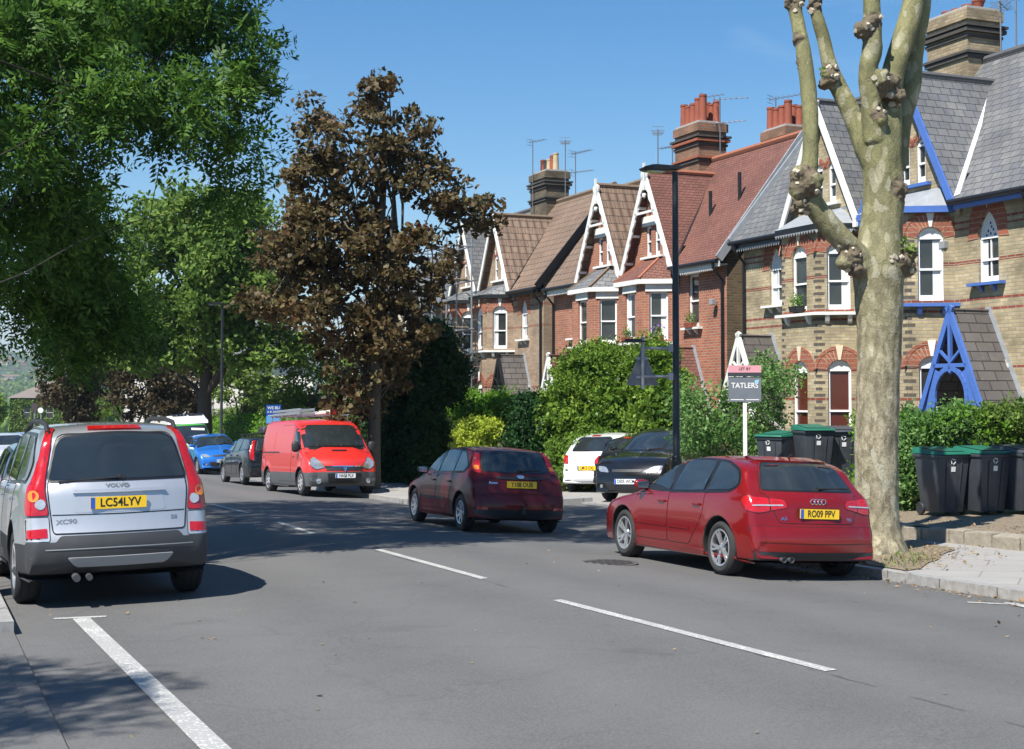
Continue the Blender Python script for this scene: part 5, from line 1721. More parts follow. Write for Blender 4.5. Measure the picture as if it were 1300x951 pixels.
def build_marks():
    g = NG('asphalt_patch'); tc = g.n('TexCoord'); P = tc.outputs['Object']
    n1 = g.noise(P, 60, 3, .7); n2 = g.noise(P, 2.5, 4)
    c = g.mix(n2, (.045, .045, .046), (.070, .069, .068)); c = g.mix(g.ramp(n1, [(.5, 0.0), (.7, 1.0)]), c, (.11, .108, .102)); g.bump(n1, .6, .008); M['asphalt_patch'] = g.fin(c, .85)
    for t0, t1, d0, d1 in ((27, 36, -1.1, -.6),):
        strip_mesh('road_patch', t0, t1, lambda t: d0 + .03 * math.sin(t * 9), lambda t: d1 + .03 * math.sin(t * 7 + 1), road_z, M['asphalt_patch'], step=.25, nd=2, zo=.0035)
    g = NG('worn_line'); tc = g.n('TexCoord'); P = tc.outputs['Object']
    n1 = g.noise(P, 38, 4, .75); n0 = g.noise(P, 3, 3)
    k = g.ramp(g.math('ADD', n1, g.math('MULTIPLY', n0, .25)), [(.48, 0.0), (.60, 1.0)])
    M['line_paint'] = g.fin(g.mix(k, (.62, .61, .57), (.30, .30, .29)), .85)
    for a, b in (((1055, 852), (707, 762)), ((615, 735), (480, 698)), ((399, 678), (353, 663)), ((317, 652), (268, 640))):
        mark('road_marking', G(*a), G(*b), .10)
    t, d = td(*G(1055, 852)[:2])
    for k in (1, 2): mark('road_marking', W(t - 5.8 * k + 4, 0), W(t - 5.8 * k, 0), .10)
    a, b = G(68, 786), G(135, 783); mark('road_marking', a, b, .10)
    a, b = G(103, 786), G(180, 861); b2 = a + (b - a) * 2.6; mark('road_marking', a, b2, .15, zo=.009)
    a, b = G(1228, 765), G(1290, 768); mark('road_marking', a, b + (b - a) * .15, .10); mark('road_marking', G(1280, 766), G(1315, 774), .14, zo=.009)
    for px, py, w_, l_ in ():
        a = G(px, py); mark('road_patch', a - Vector((l_ / 2, 0, 0)), a + Vector((l_ / 2, .03, 0)), w_, m='asphalt_patch', zo=.006)
    # manhole and patches
    for px, py, r_ in ((772, 715, .38),):
        p = G(px, py); mb = MB(); mb.lathe((p.x, p.y, p.z + .006), [(r_ * .86, .001), (r_, .001), (r_ * 1.0, -.01)], 32); mb.add([(p.x + r_ * .84 * math.cos(2 * PI * k / 32), p.y + r_ * .84 * math.sin(2 * PI * k / 32), p.z + .008) for k in range(32)], [tuple(range(32))], 1)
        for k in range(-3, 4):
            for j in range(-3, 4):
                if math.hypot(k, j) < 3.3: mb.box(p.x + k * .09 - .025, p.x + k * .09 + .025, p.y + j * .09 - .025, p.y + j * .09 + .025, p.z + .006, p.z + .013, 1)
        o = mb.build('manhole_cover', [M['asphalt_patch'], mat('cast_iron', (.06, .055, .05), .6, metal=.4, noise_amt=.4, nscale=12)]); tag(o, 'round iron manhole cover in the road beside the front wheel of the red estate', 'manhole cover')
    # soil round the plane tree
    pts = [G(1085, 727), G(1120, 733), G(1165, 722), G(1185, 711), G(1212, 697), G(1160, 686), G(1110, 680), G(1060, 690), G(1050, 712)]
    c = sum(pts, Vector()) / len(pts); mb = MB(); ring = []
    n = 40
    for i in range(n):
        s_ = i / n * len(pts); k = int(s_); p = pts[k].lerp(pts[(k + 1) % len(pts)], s_ - k); p = c + (p - c) * (1 + .12 * noise.noise(p * 2.0)); t, d = td(p.x, p.y)
        if d < KR + .17: p = W(t, KR + .17)
        ring.append(Vector((p.x, p.y, pave_z(p.x, p.y) + .012)))
    mb.add(ring + [Vector((c.x, c.y, pave_z(c.x, c.y) + .05))], [(i, (i + 1) % n, n) for i in range(n)]); mb.build('soil_patch', M['soil'], smooth=True, kind='structure')
    # leaf litter
    L = []
    for _ in range(900):
        p = c + Vector((random.gauss(0, .55), random.gauss(0, .8), 0)); t, d = td(p.x, p.y)
        if d > KR - .3: L.append((p.x, p.y, max(pave_z(p.x, p.y), 0 if False else -9) + (.03 if d > KR else -.08)))
    for _ in range(500):
        t = random.uniform(10, 22); d = KR - abs(random.gauss(0, .25)); p = W(t, d); L.append((p.x, p.y, road_z(p.x, p.y) + .012))
    for _ in range(500):
        t = random.uniform(8, 23); d = random.uniform(7.6, 8.5); p = W(t, d); L.append((p.x, p.y, pave_z(p.x, p.y) + .19))
    for _ in range(260):
        t = random.uniform(6, 40); d = random.uniform(-5, 4.6); p = W(t, d); L.append((p.x, p.y, road_z(p.x, p.y) + .010))
    o = link('fallen_leaves', leaf_mesh(np.array(L), .045, .6, 3.0), leaf_mat('dry_leaves', [(.10, .06, .03), (.26, .17, .08), (.36, .28, .15)], .1), None, kind='stuff'); tag(o, 'dry brown leaf litter along the kerb and under the bare plane tree', 'leaf litter')


# ------------------------------------------------------------------ street things
def bin_(p, rz, lid, label, group='wheeled bins by the hedges', h=1.08):
    r_ = empty('wheelie_bin', p, rz, label=label, cat='wheelie bin', group=group)
    b = MB(); w0, w1, d0, d1 = .22, .285, .24, .34
    z0, z1 = .06, h - .12
    lo = [(-w0, -d0), (w0, -d0), (w0, d0), (-w0, d0)]; hi = [(-w1, -d1), (w1, -d1), (w1, d1), (-w1, d1)]
    b.add([(x, y, z0) for x, y in lo] + [(x, y, z1) for x, y in hi], [(3, 2, 1, 0), (4, 5, 6, 7), (0, 1, 5, 4), (1, 2, 6, 5), (2, 3, 7, 6), (3, 0, 4, 7)])
    b.box(-w1 - .02, w1 + .02, -d1 - .02, d1 + .02, z1 - .05, z1 + .005)
    for x in (-w1 * .45, w1 * .45): b.bar((x * .8, -d0 - .004, z0 + .05), (x, -d1 + .0, z1 - .1), .012, .02, up=(0, 1, 0))
    b.bar((-w1 + .02, d1 + .07, z1 - .02), (w1 - .02, d1 + .07, z1 - .02), .03, .03)
    for x in (-w1 + .03, w1 - .03): b.bar((x, d1, z1 - .02), (x, d1 + .07, z1 - .02), .03, .03)
    body = b.build('body', M['bin_body'], r_, smooth=True, bevel=.02)
    l = MB(); zz = z1 + .01
    l.add([(-w1 - .025, -d1 - .05, zz), (w1 + .025, -d1 - .05, zz), (w1 + .025, d1 + .05, zz), (-w1 - .025, d1 + .05, zz), (-w1, -d1 - .03, zz + .035), (w1, -d1 - .03, zz + .035), (w1, d1, zz + .10), (-w1, d1, zz + .10)], [(3, 2, 1, 0), (4, 5, 6, 7), (0, 1, 5, 4), (1, 2, 6, 5), (2, 3, 7, 6), (3, 0, 4, 7)])
    l.add([(-w1 + .05, -d1 + .04, zz + .052), (w1 - .05, -d1 + .04, zz + .052), (w1 - .05, d1 - .04, zz + .108), (-w1 + .05, d1 - .04, zz + .108)], [(0, 1, 2, 3)])
    l.build('lid', M[lid], r_, smooth=True, bevel=.012)
    w = MB()
    for sg in (-1, 1): w = MB(); w.lathe((sg * (w0 + .02), d0 - .02, .10), [(0, -.025), (.09, -.03), (.10, -.02), (.10, .02), (.09, .03), (0, .025)], 18, 'x'); w.build('wheel', M['black_plastic'], r_, smooth=True)
    s_ = MB(); y = lambda z: -(d0 + (d1 - d0) * (z - z0) / (z1 - z0)) - .008
    s_.quad((-.05, y(.70), .70), (.03, y(.70), .70), (.03, y(.78), .78), (-.05, y(.78), .78))
    for k in range(3):
        a = 2 * PI * k / 3 + .5; a2 = a + 1.5
        s_.bar((-.02 + .045 * math.cos(a), y(.86) - .002, .86 + .045 * math.sin(a)), (-.02 + .045 * math.cos(a2), y(.86) - .002, .86 + .045 * math.sin(a2)), .014, .004, up=(0, 1, 0))
    s_.build('sticker', M['sticker'], r_)
    return r_


def lamp_post(p, h, label, reach=.62, ang=None, group='black street lamps'):
    r_ = empty('street_lamp', p, ang if ang is not None else math.atan2(-N.y, -N.x), label=label, cat='street lamp', group=group)
    m = MB(); m.tube([(0, 0, -.1), (0, 0, 1.15)], .085, 16); m.tube([(0, 0, 1.15), (0, 0, 1.2), (0, 0, h - .06)], [.085, .058, .048], 16)
    m.lathe((0, 0, 1.2), [(.07, -.03), (.075, 0), (.06, .03)], 16)
    m.build('column', M['black_paint'], r_, smooth=True)
    a = MB(); pr = fillet([(-.08, -.03, .02), (.14, -.05, .02), (.54, -.07, .04), (.58, -.02, .04), (.4, .04, .08), (.1, .03, .05), (-.08, .03, .02)], 4)
    n = len(pr)
    for k, (yy, sc) in enumerate(((-.13, .75), (-.10, 1), (.10, 1), (.13, .75))): a.v += [(x, yy, h + z * sc) for x, z in pr]
    for k in range(3):
        for i in range(n): a.f.append((k * n + i, k * n + (i + 1) % n, (k + 1) * n + (i + 1) % n, (k + 1) * n + i)); a.m.append(0)
    a.f.append(tuple(range(n))); a.m.append(0); a.f.append(tuple(range(4 * n - 1, 3 * n - 1, -1))); a.m.append(0)
    a.build('lamp_head', M['black_paint'], r_, smooth=True, angle=50)
    g = MB(); g.box(.20, .50, -.09, .09, h - .078, h - .066); g.build('lens', M['lamp_white'], r_)
    return r_


# ------------------------------------------------------------------ plane tree
def plane_tree():
    Y0 = G(1112, 703).y
    s = 1800 / Y0
    base = G(1112, 703)
    def p(px, py, dy=0): return at(px, py, Y0 + dy) - base
    m = MB()
    def limb(pts, rads, n=16):
        P = [p(*q) for q in pts]; 
        # denser, smooth
        Q = []; RR = []
        for i in range(len(P) - 1):
            a, b = P[i], P[i + 1]; a0 = P[max(0, i - 1)]; b1 = P[min(len(P) - 1, i + 2)]
            for k in range(5):
                t = k / 5; t2, t3 = t * t, t * t * t
                Q.append(((2 * a) + (b - a0) * t + (2 * a0 - 5 * a + 4 * b - b1) * t2 + (3 * a - a0 - 3 * b + b1) * t3) * .5); RR.append(rads[i] + (rads[i + 1] - rads[i]) * t)
        Q.append(P[-1]); RR.append(rads[-1]); m.tube(Q, [r / s for r in RR], n)
    limb([(1112, 725), (1112, 700), (1112, 672), (1112, 620), (1114, 520), (1116, 420), (1116, 345), (1118, 290)], [52, 43, 31, 27.5, 27, 28, 33, 27])
    for i in range(7):
        a = i * .9 + .3; limb([(1112, 655, 0), (1112 + 22 * math.cos(a), 688, .25 * math.sin(a)), (1112 + 46 * math.cos(a), 712, .5 * math.sin(a))], [20, 14, 6], 10)
    limb([(1118, 300), (1122, 240), (1118, 190), (1112, 150)], [27, 26, 25, 19])
    limb([(1104, 345, -.1), (1080, 316, -.2), (1048, 281, -.3), (1026, 242, -.35), (1029, 195, -.3), (1027, 120, -.2), (1019, 60, -.1), (1008, 4, 0), (1000, -60, .1), (994, -110, .1)], [17, 15, 14.5, 13, 10.5, 10, 9.5, 8.5, 7.5, 5])
    limb([(1108, 205, .0), (1092, 172, .05), (1075, 132, .1), (1056, 92, .15), (1046, 52, .2), (1035, 8, .2), (1030, -40, .3), (1020, -110, .4)], [16, 13, 12, 10.5, 9, 9, 8, 5])
    limb([(1112, 180, -.1), (1106, 130, -.15), (1102, 90, -.2), (1108, 60, -.2), (1106, 0, -.2), (1104, -70, -.1), (1110, -130, 0)], [16, 13, 11.5, 13, 11, 9, 5])
    limb([(1126, 190, .0), (1128, 130, .1), (1136, 84, .1), (1150, 40, .15), (1160, -5, .2), (1166, -70, .3), (1172, -130, .4)], [19, 17, 15, 14, 13, 11, 6])
    limb([(1136, 215, .25), (1144, 160, .35), (1155, 112, .4), (1160, 70, .45), (1170, 10, .5), (1178, -60, .6), (1180, -120, .7)], [15, 13, 14, 12.5, 12, 9, 5])
    def knob(px, py, dy, r, n=5, seed=0):
        rnd = random.Random(seed + px)
        for i in range(n):
            bm = bmesh.new(); bmesh.ops.create_icosphere(bm, subdivisions=3, radius=1)
            o = p(px + rnd.uniform(-r, r) * .5, py + rnd.uniform(-r, r) * .5, dy + rnd.uniform(-.5, .5) * r / s); rr = r / s * rnd.uniform(.45, .72)
            v = [tuple(o + w.co * rr * (1 + .35 * noise.noise(w.co * 3 + Vector((i, px, 0))))) for w in bm.verts]; f = [tuple(w.index for w in q.verts) for q in bm.faces]; bm.free(); m.add(v, f)
    KN = [(1022, 232, -.40, 20, 7), (1014, 262, -.38, 13, 4), (1052, 96, .08, 14, 5), (1045, 104, .05, 10, 3), (1098, 36, -.25, 14, 5), (1108, 28, -.25, 12, 3), (1124, 108, -.15, 18, 8), (1136, 122, -.1, 13, 4), (1116, 146, -.2, 12, 4), (1078, 326, -.25, 16, 6), (1084, 342, -.25, 12, 4), (1146, 334, -.1, 17, 6), (1160, 322, -.1, 9, 3), (1138, 240, -.1, 17, 3), (1008, 2, 0, 13, 5), (1003, -8, 0, 9, 3), (1036, 6, .2, 12, 4), (1013, 50, -.1, 9, 2), (1014, 80, -.1, 8, 2)]
    for k in KN: knob(*k)
    root = empty('plane_tree', base, label='bare pollarded plane tree with knobbly limbs on the pavement behind the red estate', cat='tree')
    tmp = m.build('trunk', M['plane_bark'], root)
    tmp.data.materials.append(M['burr']); 
    md = tmp.modifiers.new('r', 'REMESH'); md.mode = 'VOXEL'; md.voxel_size = .022; md.use_smooth_shade = True
    sm = tmp.modifiers.new('s', 'SMOOTH'); sm.iterations = 5; sm.factor = .5
    bpy.context.view_layer.update()
    dg = bpy.context.evaluated_depsgraph_get(); me = bpy.data.meshes.new_from_object(tmp.evaluated_get(dg))
    tmp.modifiers.clear(); old = tmp.data; tmp.data = me; me.name = 'trunk'; bpy.data.meshes.remove(old)
    nv = len(me.vertices); co = np.empty(nv * 3); me.vertices.foreach_get('co', co); co = co.reshape(-1, 3)
    no = np.empty(nv * 3); me.vertices.foreach_get('normal', no); no = no.reshape(-1, 3)
    kc = [(p(k[0], k[1], k[2]), k[3] / s * 1.15) for k in KN]
    K = np.array([tuple(c) for c, _ in kc]); KR_ = np.array([r for _, r in kc])
    dd = np.sqrt(((co[:, None, :] - K[None]) ** 2).sum(2)) / KR_[None]; near = np.clip(1.15 - dd.min(1), 0, .45) / .45
    disp = np.empty(nv)
    for i in range(nv):
        c = Vector(co[i]); q = Vector((c.x, c.y, c.z * .5))
        a = .016 * noise.noise(q * 3.1) + .008 * noise.noise(q * 9)
        # folds round the limb joints and at the foot
        a += .014 * max(0, 1 - c.z / .8) * noise.noise(c * 7)
        if near[i] > 0: a += near[i] * (.045 * noise.noise(c * 13) + .022 * noise.noise(c * 31))
        disp[i] = a
    co += no * disp[:, None]; me.vertices.foreach_set('co', co.ravel()); me.update()
    me.materials.clear(); me.materials.append(M['plane_bark']); me.materials.append(M['burr'])
    vk = near > .35; nf = len(me.polygons); vi = np.empty(len(me.loops), np.int32); me.loops.foreach_get('vertex_index', vi); ls = np.empty(nf, np.int32); me.polygons.foreach_get('loop_start', ls)
    skip = [13, 18, 17]
    me.polygons.foreach_set('material_index', vk[vi[ls]].astype(np.int32))
    # pale saw cuts on the burrs
    cm = MB(); rnd = random.Random(4)
    bv = BVHTree.FromObject(tmp, bpy.context.evaluated_depsgraph_get())
    for k in KN:
        if k[3] < 11 or k[0] == 1138: continue
        for i in range(5 if k[3] > 13 else 3):
            o = p(k[0] + rnd.uniform(-1, 1) * k[3] * .9, k[1] + rnd.uniform(-1, 1) * k[3] * .9, -1.5)
            d = (o - (Vector((0, 0, EYE)) - base)).normalized(); h = bv.ray_cast(o, d, 3)
            if h[0] is None: continue
            nn = h[1]; u = nn.orthogonal().normalized(); v = nn.cross(u); r_ = rnd.uniform(.018, .042)
            cm.add([h[0] - nn * .02 + (u * math.cos(2 * PI * q / 9) + v * math.sin(2 * PI * q / 9)) * r_ * 1.2 for q in range(9)] + [h[0] + nn * .018 + (u * math.cos(2 * PI * q / 9) + v * math.sin(2 * PI * q / 9)) * r_ * (1 + .2 * math.sin(q * 2.3 + i)) for q in range(9)], [tuple(range(9, 18))] + [(q, (q + 1) % 9, 9 + (q + 1) % 9, 9 + q) for q in range(9)])
    bmt = bmesh.new(); bmt.from_mesh(tmp.data); tv = [bmt.verts.new(v) for v in cm.v]
    for f in cm.f: bmt.faces.new([tv[i] for i in f]).material_index = 2
    bmt.to_mesh(tmp.data); bmt.free(); tmp.data.materials.append(M['cut_wood'])
    # a few new sprouts
    L = []
    for c in ((1150, 330), (1154, 322), (1147, 316), (1143, 322), (1046, 100), (1138, 338), (1158, 330)):
        for _ in range(9): L.append(tuple(p(c[0] + random.gauss(0, 3), c[1] - 10 + random.gauss(0, 4), -.2 + random.gauss(0, .06))))
    link('sprouts', leaf_mesh(np.array(L), .07, .6, .5), M['leaf_green'], root)
    return root
# ------------------------------------------------------------------ the cars
def from_contact(sp, side, wheel, gpt, head):
    "centre of the car, given where the outer foot of one wheel stands"
    h = Vector((head[0], head[1], 0)).normalized(); l = Vector((-h.y, h.x, 0))
    x = sp['xr'] if wheel == 'r' else sp['xf']; y = (sp['W'] / 2 - .12) * (1 if side == 'l' else -1)
    return Vector(gpt) - h * x - l * y


def rot(v, deg):
    a = R(deg); return Vector((v.x * math.cos(a) - v.y * math.sin(a), v.x * math.sin(a) + v.y * math.cos(a), 0))


def suv():
    P = two_tone('silver_paint_dark_cladding', ((.40, .41, .425), .6), (.030, .031, .033), .60)
    sp = dict(L=4.80, W=1.82, xr=-1.46, xf=1.40, rt=.36, ra=.43, zb=.27, belt=[(-2.4, 1.13), (0, 1.08), (2.3, .98)], tumble=.26, sh=.05, rs=.09, cx=.13, flare=.03, tb=.12, win=.0,
              prof=[(2.25, .27, .05), (2.38, .42, .1), (2.40, .62, .1), (2.33, .90, .15), (2.05, 1.02, .3), (1.10, 1.12, .2), (.42, 1.62, .35), (-.4, 1.735, .8), (-1.75, 1.70, .3), (-2.06, 1.63, .12), (-2.26, 1.17, .08), (-2.30, 1.08, .05), (-2.34, .80, .10), (-2.395, .66, .10), (-2.41, .56, .06), (-2.38, .42, .08), (-2.26, .32, .05)])
    head = rot(U, 1.5)
    c = Car('parked_car', 'silver four wheel drive estate with tall red tail lamps at the left kerb', 'car', sp, P, from_contact(sp, 'r', 'r', G(236, 750), head), head)
    silver = M['silver_body'] = paint('silver_body', (.50, .51, .53), .5, .34, .05)
    # side windows
    c.glaze([(1.02, 1.14, .03), (.46, 1.54, .10), (-.3, 1.62, .2), (-1.62, 1.60, .10), (-1.98, 1.34, .06), (-1.90, 1.17, .05), (-.5, 1.13, .05)], [(-.02, 1.1), (-.98, -.08), (-2.1, -1.06)])
    for x0, x1, z0 in ((-1.05, -.05, .46), (0.0, .96, .44)):
        d = c.both('door', 'L', [(x0 + (.30 if x0 < -.5 else 0), z0, .04), (x1, z0, .03), (x1, 1.10, .03), (x0, 1.12, .03), (x0, .86, .12)], P, off=.004, border=M['seam'], bw=.007)
        c.handle(x0 + .16, .98, d)
    # tailgate: panel, glass
    tg = c.panel('tailgate', 'B', [(-.62, .70, .03), (.62, .70, .03), (.66, 1.06, .05), (.66, 1.14, .03), (.56, 1.60, .10), (-.56, 1.60, .10), (-.66, 1.14, .03), (-.66, 1.06, .05)], silver, off=.006, border=M['seam'], bw=.012, g=.045, holes=[[(-.635, 1.195, .03), (.635, 1.195, .03), (.535, 1.56, .10), (-.535, 1.56, .10)]])
    c.panel('rear_window', 'B', [(-.655, 1.18, .03), (.655, 1.18, .03), (.60, 1.40, .2), (.545, 1.57, .10), (0, 1.605, .3), (-.545, 1.57, .10), (-.60, 1.40, .2)], M['glass'], off=.014, border=M['black_trim'], bw=.022, parent=None, g=.045)
    c.strip('trim_line', 'B', [(-.63, .865), (0, .86), (.63, .865)], .010, M['seam'], .0085)
    # number plate recess
    c.panel('plate_recess', 'B', [(-.44, .88, .04), (.44, .88, .04), (.40, 1.07, .06), (-.40, 1.07, .06)], silver, off=.0085)
    c.panel('tailgate_grip', 'B', [(-.44, 1.055, .01), (.44, 1.055, .01), (.42, 1.085, .01), (-.42, 1.085, .01)], silver, off=.030)
    c.plate('B', 0.02, .965, 'LC54LYV', 'yellow', True, w=.53)
    c.text('B', .02, 1.118, 'VOLVO', .050, M['badge_metal'], .003, 1.3); c.text('B', .50, .80, 'XC90', .060, M['badge_metal'], .002, 1.3); c.text('B', -.52, .80, 'D5', .05, M['badge_metal'], .002)
    # lamps
    for l in c.both('tail_lamp', 'B', [(.665, .865, .03), (.90, .865, .05), (.925, 1.00, .06), (.90, 1.10, .08), (.80, 1.22, .15), (.725, 1.42, .15), (.665, 1.64, .05), (.595, 1.66, .03), (.635, 1.45, .1), (.68, 1.25, .1), (.70, 1.10, .08)], M['lamp_red'], off=.014, border=M['black_trim'], bw=.006, g=.045):
        pass
    for sg in (1, -1):
        for a, b, mm, r_ in ((.80, 1.04, 'lamp_amber', .052), (.735, .965, 'lamp_white', .048)):
            c.panel('lamp_lens', 'B', [(sg * a + r_ * math.cos(q * PI / 6), b + r_ * math.sin(q * PI / 6)) for q in range(12)], M[mm], off=.020, fil=False, skirt=False)
    bp = c.panel('bumper', 'B', [(-.96, .40, .05), (-.93, .62, .03), (-.60, .62, .02), (-.56, .675, .03), (.56, .675, .03), (.60, .62, .02), (.93, .62, .03), (.96, .40, .05), (.80, .33, .06), (.4, .42, .05), (-.4, .42, .05), (-.80, .33, .06)], mat('bumper_grey', (.040, .042, .045), .55, noise_amt=.2), off=.012, g=.045)
    c.panel('skid_plate', 'B', [(-.42, .40, .04), (.42, .40, .04), (.50, .48, .02), (-.50, .48, .02)], M['silver_plastic'], off=.026)
    c.strip('bumper_line', 'B', [(-.70, .555), (0, .56), (.70, .555)], .010, M['silver_plastic'], .018)
    for l in c.both('reflector', 'B', [(.68, .66, .01), (.88, .655, .01), (.88, .735, .01), (.68, .745, .01)], M['lamp_red'], off=.012): pass
    for l in c.both('bumper_corner', 'B', [(.66, .63, .02), (.93, .63, .02), (.93, .845, .02), (.665, .845, .02)], silver, off=.006, border=M['seam'], bw=.006): pass
    # spoiler, brake lamp, wiper, roof rails
    mb = MB(); 
    ol = [(-.60, 1.615), (-.45, 1.66), (0, 1.675), (.45, 1.66), (.60, 1.615), (.58, 1.60), (0, 1.635), (-.58, 1.60)]
    c.panel('brake_lamp', 'B', [(-.26, 1.635, .01), (.26, 1.635, .01), (.26, 1.665, .01), (-.26, 1.665, .01)], M['lamp_red'], off=.02)
    c.wiper('B', -.02, 1.19, .50, 1.165)
    for sg in (1, -1):
        r_ = MB(); pts = [c.cast('T', x, sg * .62)[0] + Vector((0, 0, dz)) for x, dz in ((.35, .005), (.2, .055), (-.5, .07), (-1.3, .065), (-1.72, .055), (-1.84, .0))]
        r_.tube(pts, .024, 8); r_.build('roof_rail', M['black_plastic'], c.root, smooth=True)
    e = MB(); e.tube([(-2.25, .42, .30), (-2.40, .42, .29)], .035, 12); e.tube([(-2.25, .30, .30), (-2.38, .30, .29)], .03, 12); e.build('exhaust', M['grey_plastic'], c.root, smooth=True)
    c.mirror(.92, 1.10, silver, (.13, .22, .17))
    c.wheels(n=5, width=.235, rim_r=.235)
    c.panel('windscreen', 'F', [(-.66, 1.17, .05), (.66, 1.17, .05), (.56, 1.57, .1), (-.56, 1.57, .1)], M['glass'], off=.006)
    c.both('headlight', 'F', [(.50, .72, .04), (.82, .74, .06), (.84, .92, .05), (.52, .88, .05)], M['lamp_clear'], off=.01); c.panel('grille', 'F', [(-.36, .66, .05), (.36, .66, .05), (.42, .90, .05), (-.42, .90, .05)], M['black_plastic'], off=.01)
    c.root.scale = (1, 1, 1.035)
    return c


def audi():
    P = M['audi_red'] = paint('metallic_red_paint', (.225, .007, .008), .3, .26, .04)
    sp = dict(L=4.29, W=1.765, xr=-1.31, xf=1.27, rt=.318, ra=.365, zb=.20, belt=[(-2.2, .99), (-1.2, .965), (0, .925), (1.0, .885), (2.2, .80)], tumble=.34, sh=.035, sh2=.03, rs=.085, cx=.15, crease=.47, tb=.14,
              prof=[(2.02, .20, .04), (2.12, .30, .08), (2.145, .45, .10), (2.11, .64, .12), (1.92, .78, .25), (1.02, .93, .3), (.25, 1.33, .4), (-.45, 1.423, .9), (-1.35, 1.385, .3), (-1.62, 1.325, .05), (-1.96, .985, .10), (-2.03, .90, .05), (-2.065, .68, .08), (-2.125, .56, .08), (-2.145, .45, .08), (-2.12, .30, .05), (-2.03, .22, .05)])
    head = rot(U, -1.5)
    c = Car('parked_car', 'shiny metallic red five door estate parked beside the bare plane tree', 'car', sp, P, from_contact(sp, 'l', 'r', G(922, 730), head), head)
    dlo = [(.98, .915, .03), (.30, 1.258, .12), (-.35, 1.350, .3), (-1.16, 1.328, .16), (-1.52, 1.225, .10), (-1.60, 1.06, .07), (-1.48, .99, .05), (-.3, .935, .2)]
    c.glaze(dlo, [(.03, 1.0), (-.86, -.04), (-1.7, -.93)], lean=-.12)
    for x0, x1 in ((-.90, -.015), (.015, .92)):
        o = [(x0 + (.36 if x0 < -.5 else 0), .31, .05), (x1, .31, .03), (x1, .905 - .03 * (x1 > 0), .02), (x0, .95 - .03 * (x0 > 0), .02), (x0, .66, .22)]
        d = c.both('door', 'L', o, P, off=.0035, border=M['seam'], bw=.006)
        c.handle(x0 + .15, .80, d)
        for fr in ('L', 'R'): c.strip('rub_strip', fr, [(max(x0, -.60) + .02, .50), (x1 - .02, .50)], .03, P, .012)
    c.both('side_sill', 'L', [(-.92, .205, .02), (.88, .205, .02), (.88, .27, .02), (-.92, .27, .02)], P, off=.010)
    # tailgate
    c.panel('tailgate', 'B', [(-.50, .655, .05), (.50, .655, .05), (.555, .80, .10), (.60, .97, .04), (.655, .985, .02), (.53, 1.32, .08), (-.53, 1.32, .08), (-.655, .985, .02), (-.60, .97, .04), (-.555, .80, .10)], P, off=.004, border=M['seam'], bw=.007, g=.045, holes=[[(-.61, 1.03, .03), (.61, 1.03, .03), (.48, 1.305, .07), (-.48, 1.305, .07)]])
    c.panel('rear_window', 'B', [(-.62, 1.02, .03), (.62, 1.02, .03), (.545, 1.20, .1), (.49, 1.315, .07), (0, 1.335, .3), (-.49, 1.315, .07), (-.545, 1.20, .1)], M['glass'], off=.010, border=M['black_trim'], bw=.014, g=.045)
    c.panel('spoiler', 'B', [(-.52, 1.335, .01), (.52, 1.335, .01), (.50, 1.375, .02), (-.50, 1.375, .02)], P, off=.03)
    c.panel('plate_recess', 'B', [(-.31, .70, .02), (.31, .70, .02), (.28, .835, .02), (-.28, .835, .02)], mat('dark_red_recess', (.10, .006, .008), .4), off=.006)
    c.plate('B', 0, .765, 'RO09 PPV', 'yellow', True)
    for sg in (1, -1):
        outer = [(sg * a, b, r_) for a, b, r_ in [(.60, .785, .02), (.74, .76, .03), (.88, .785, .03), (.95, .88, .05), (.88, .945, .05), (.60, .925, .02)]]
        c.panel('tail_lamp', 'B', outer, M['lamp_red'], off=.008, border=M['black_trim'], bw=.005, g=.05)
        c.panel('tail_lamp', 'B', [(sg * a, b, r_) for a, b, r_ in [(.39, .83, .03), (.585, .79, .01), (.585, .925, .01), (.42, .91, .03)]], M['lamp_red'], off=.010, border=M['black_trim'], bw=.005, g=.05)
        c.panel('lamp_lens', 'B', [(sg * a, b, .01) for a, b in [(.44, .845), (.80, .835), (.80, .848), (.44, .86)]], M['lamp_white'], off=.013, skirt=False)
    # rings
    h, nn = c.cast('B', 0, .905); mb = MB()
    for k in range(4):
        cy = (k - 1.5) * .048
        ring = [h + Vector((-.018, cy + .030 * math.cos(2 * PI * q / 20), .030 * math.sin(2 * PI * q / 20))) for q in range(21)]; mb.tube(ring, .0055, 6, cap=False)
    mb.build('badge', M['chrome'], c.root, smooth=True)
    c.text('B', .44, .70, 'A3', .055, M['chrome'], .001, 1.2); c.text('B', -.43, .70, 'TDI', .045, M['chrome'], .001, 1.1)
    c.panel('bumper', 'B', [(-.88, .33, .04), (.88, .33, .04), (.90, .50, .05), (.88, .61, .02), (-.88, .61, .02), (-.90, .50, .05)], P, off=.006, border=M['seam'], bw=.006, g=.045)
    c.strip('bumper_line', 'B', [(-.80, .43), (0, .425), (.80, .43)], .008, M['seam'], .008)
    c.panel('diffuser', 'B', [(-.82, .215, .04), (.82, .215, .04), (.84, .325, .03), (-.84, .325, .03)], M['black_plastic'], off=.010)
    e = MB(); 
    for y in (.40, .50): e.lathe((0, y, .245), [(.030, -2.13), (.034, -2.145), (.027, -2.145), (.025, -2.08)], 14, 'x')
    e.build('exhaust', M['grey_plastic'], c.root, smooth=True)
    c.wiper('B', -.05, 1.03, -.52, 1.045)
    c.mirror(.72, .985, P, (.11, .20, .13)); c.wheels(n=5, twin=True, width=.215, rim_r=.225)
    a = MB(); p = c.cast('T', -1.35, 0)[0]; a.bar(p, p + Vector((-.10, 0, .06)), .02, .015); a.build('antenna', M['black_plastic'], c.root)
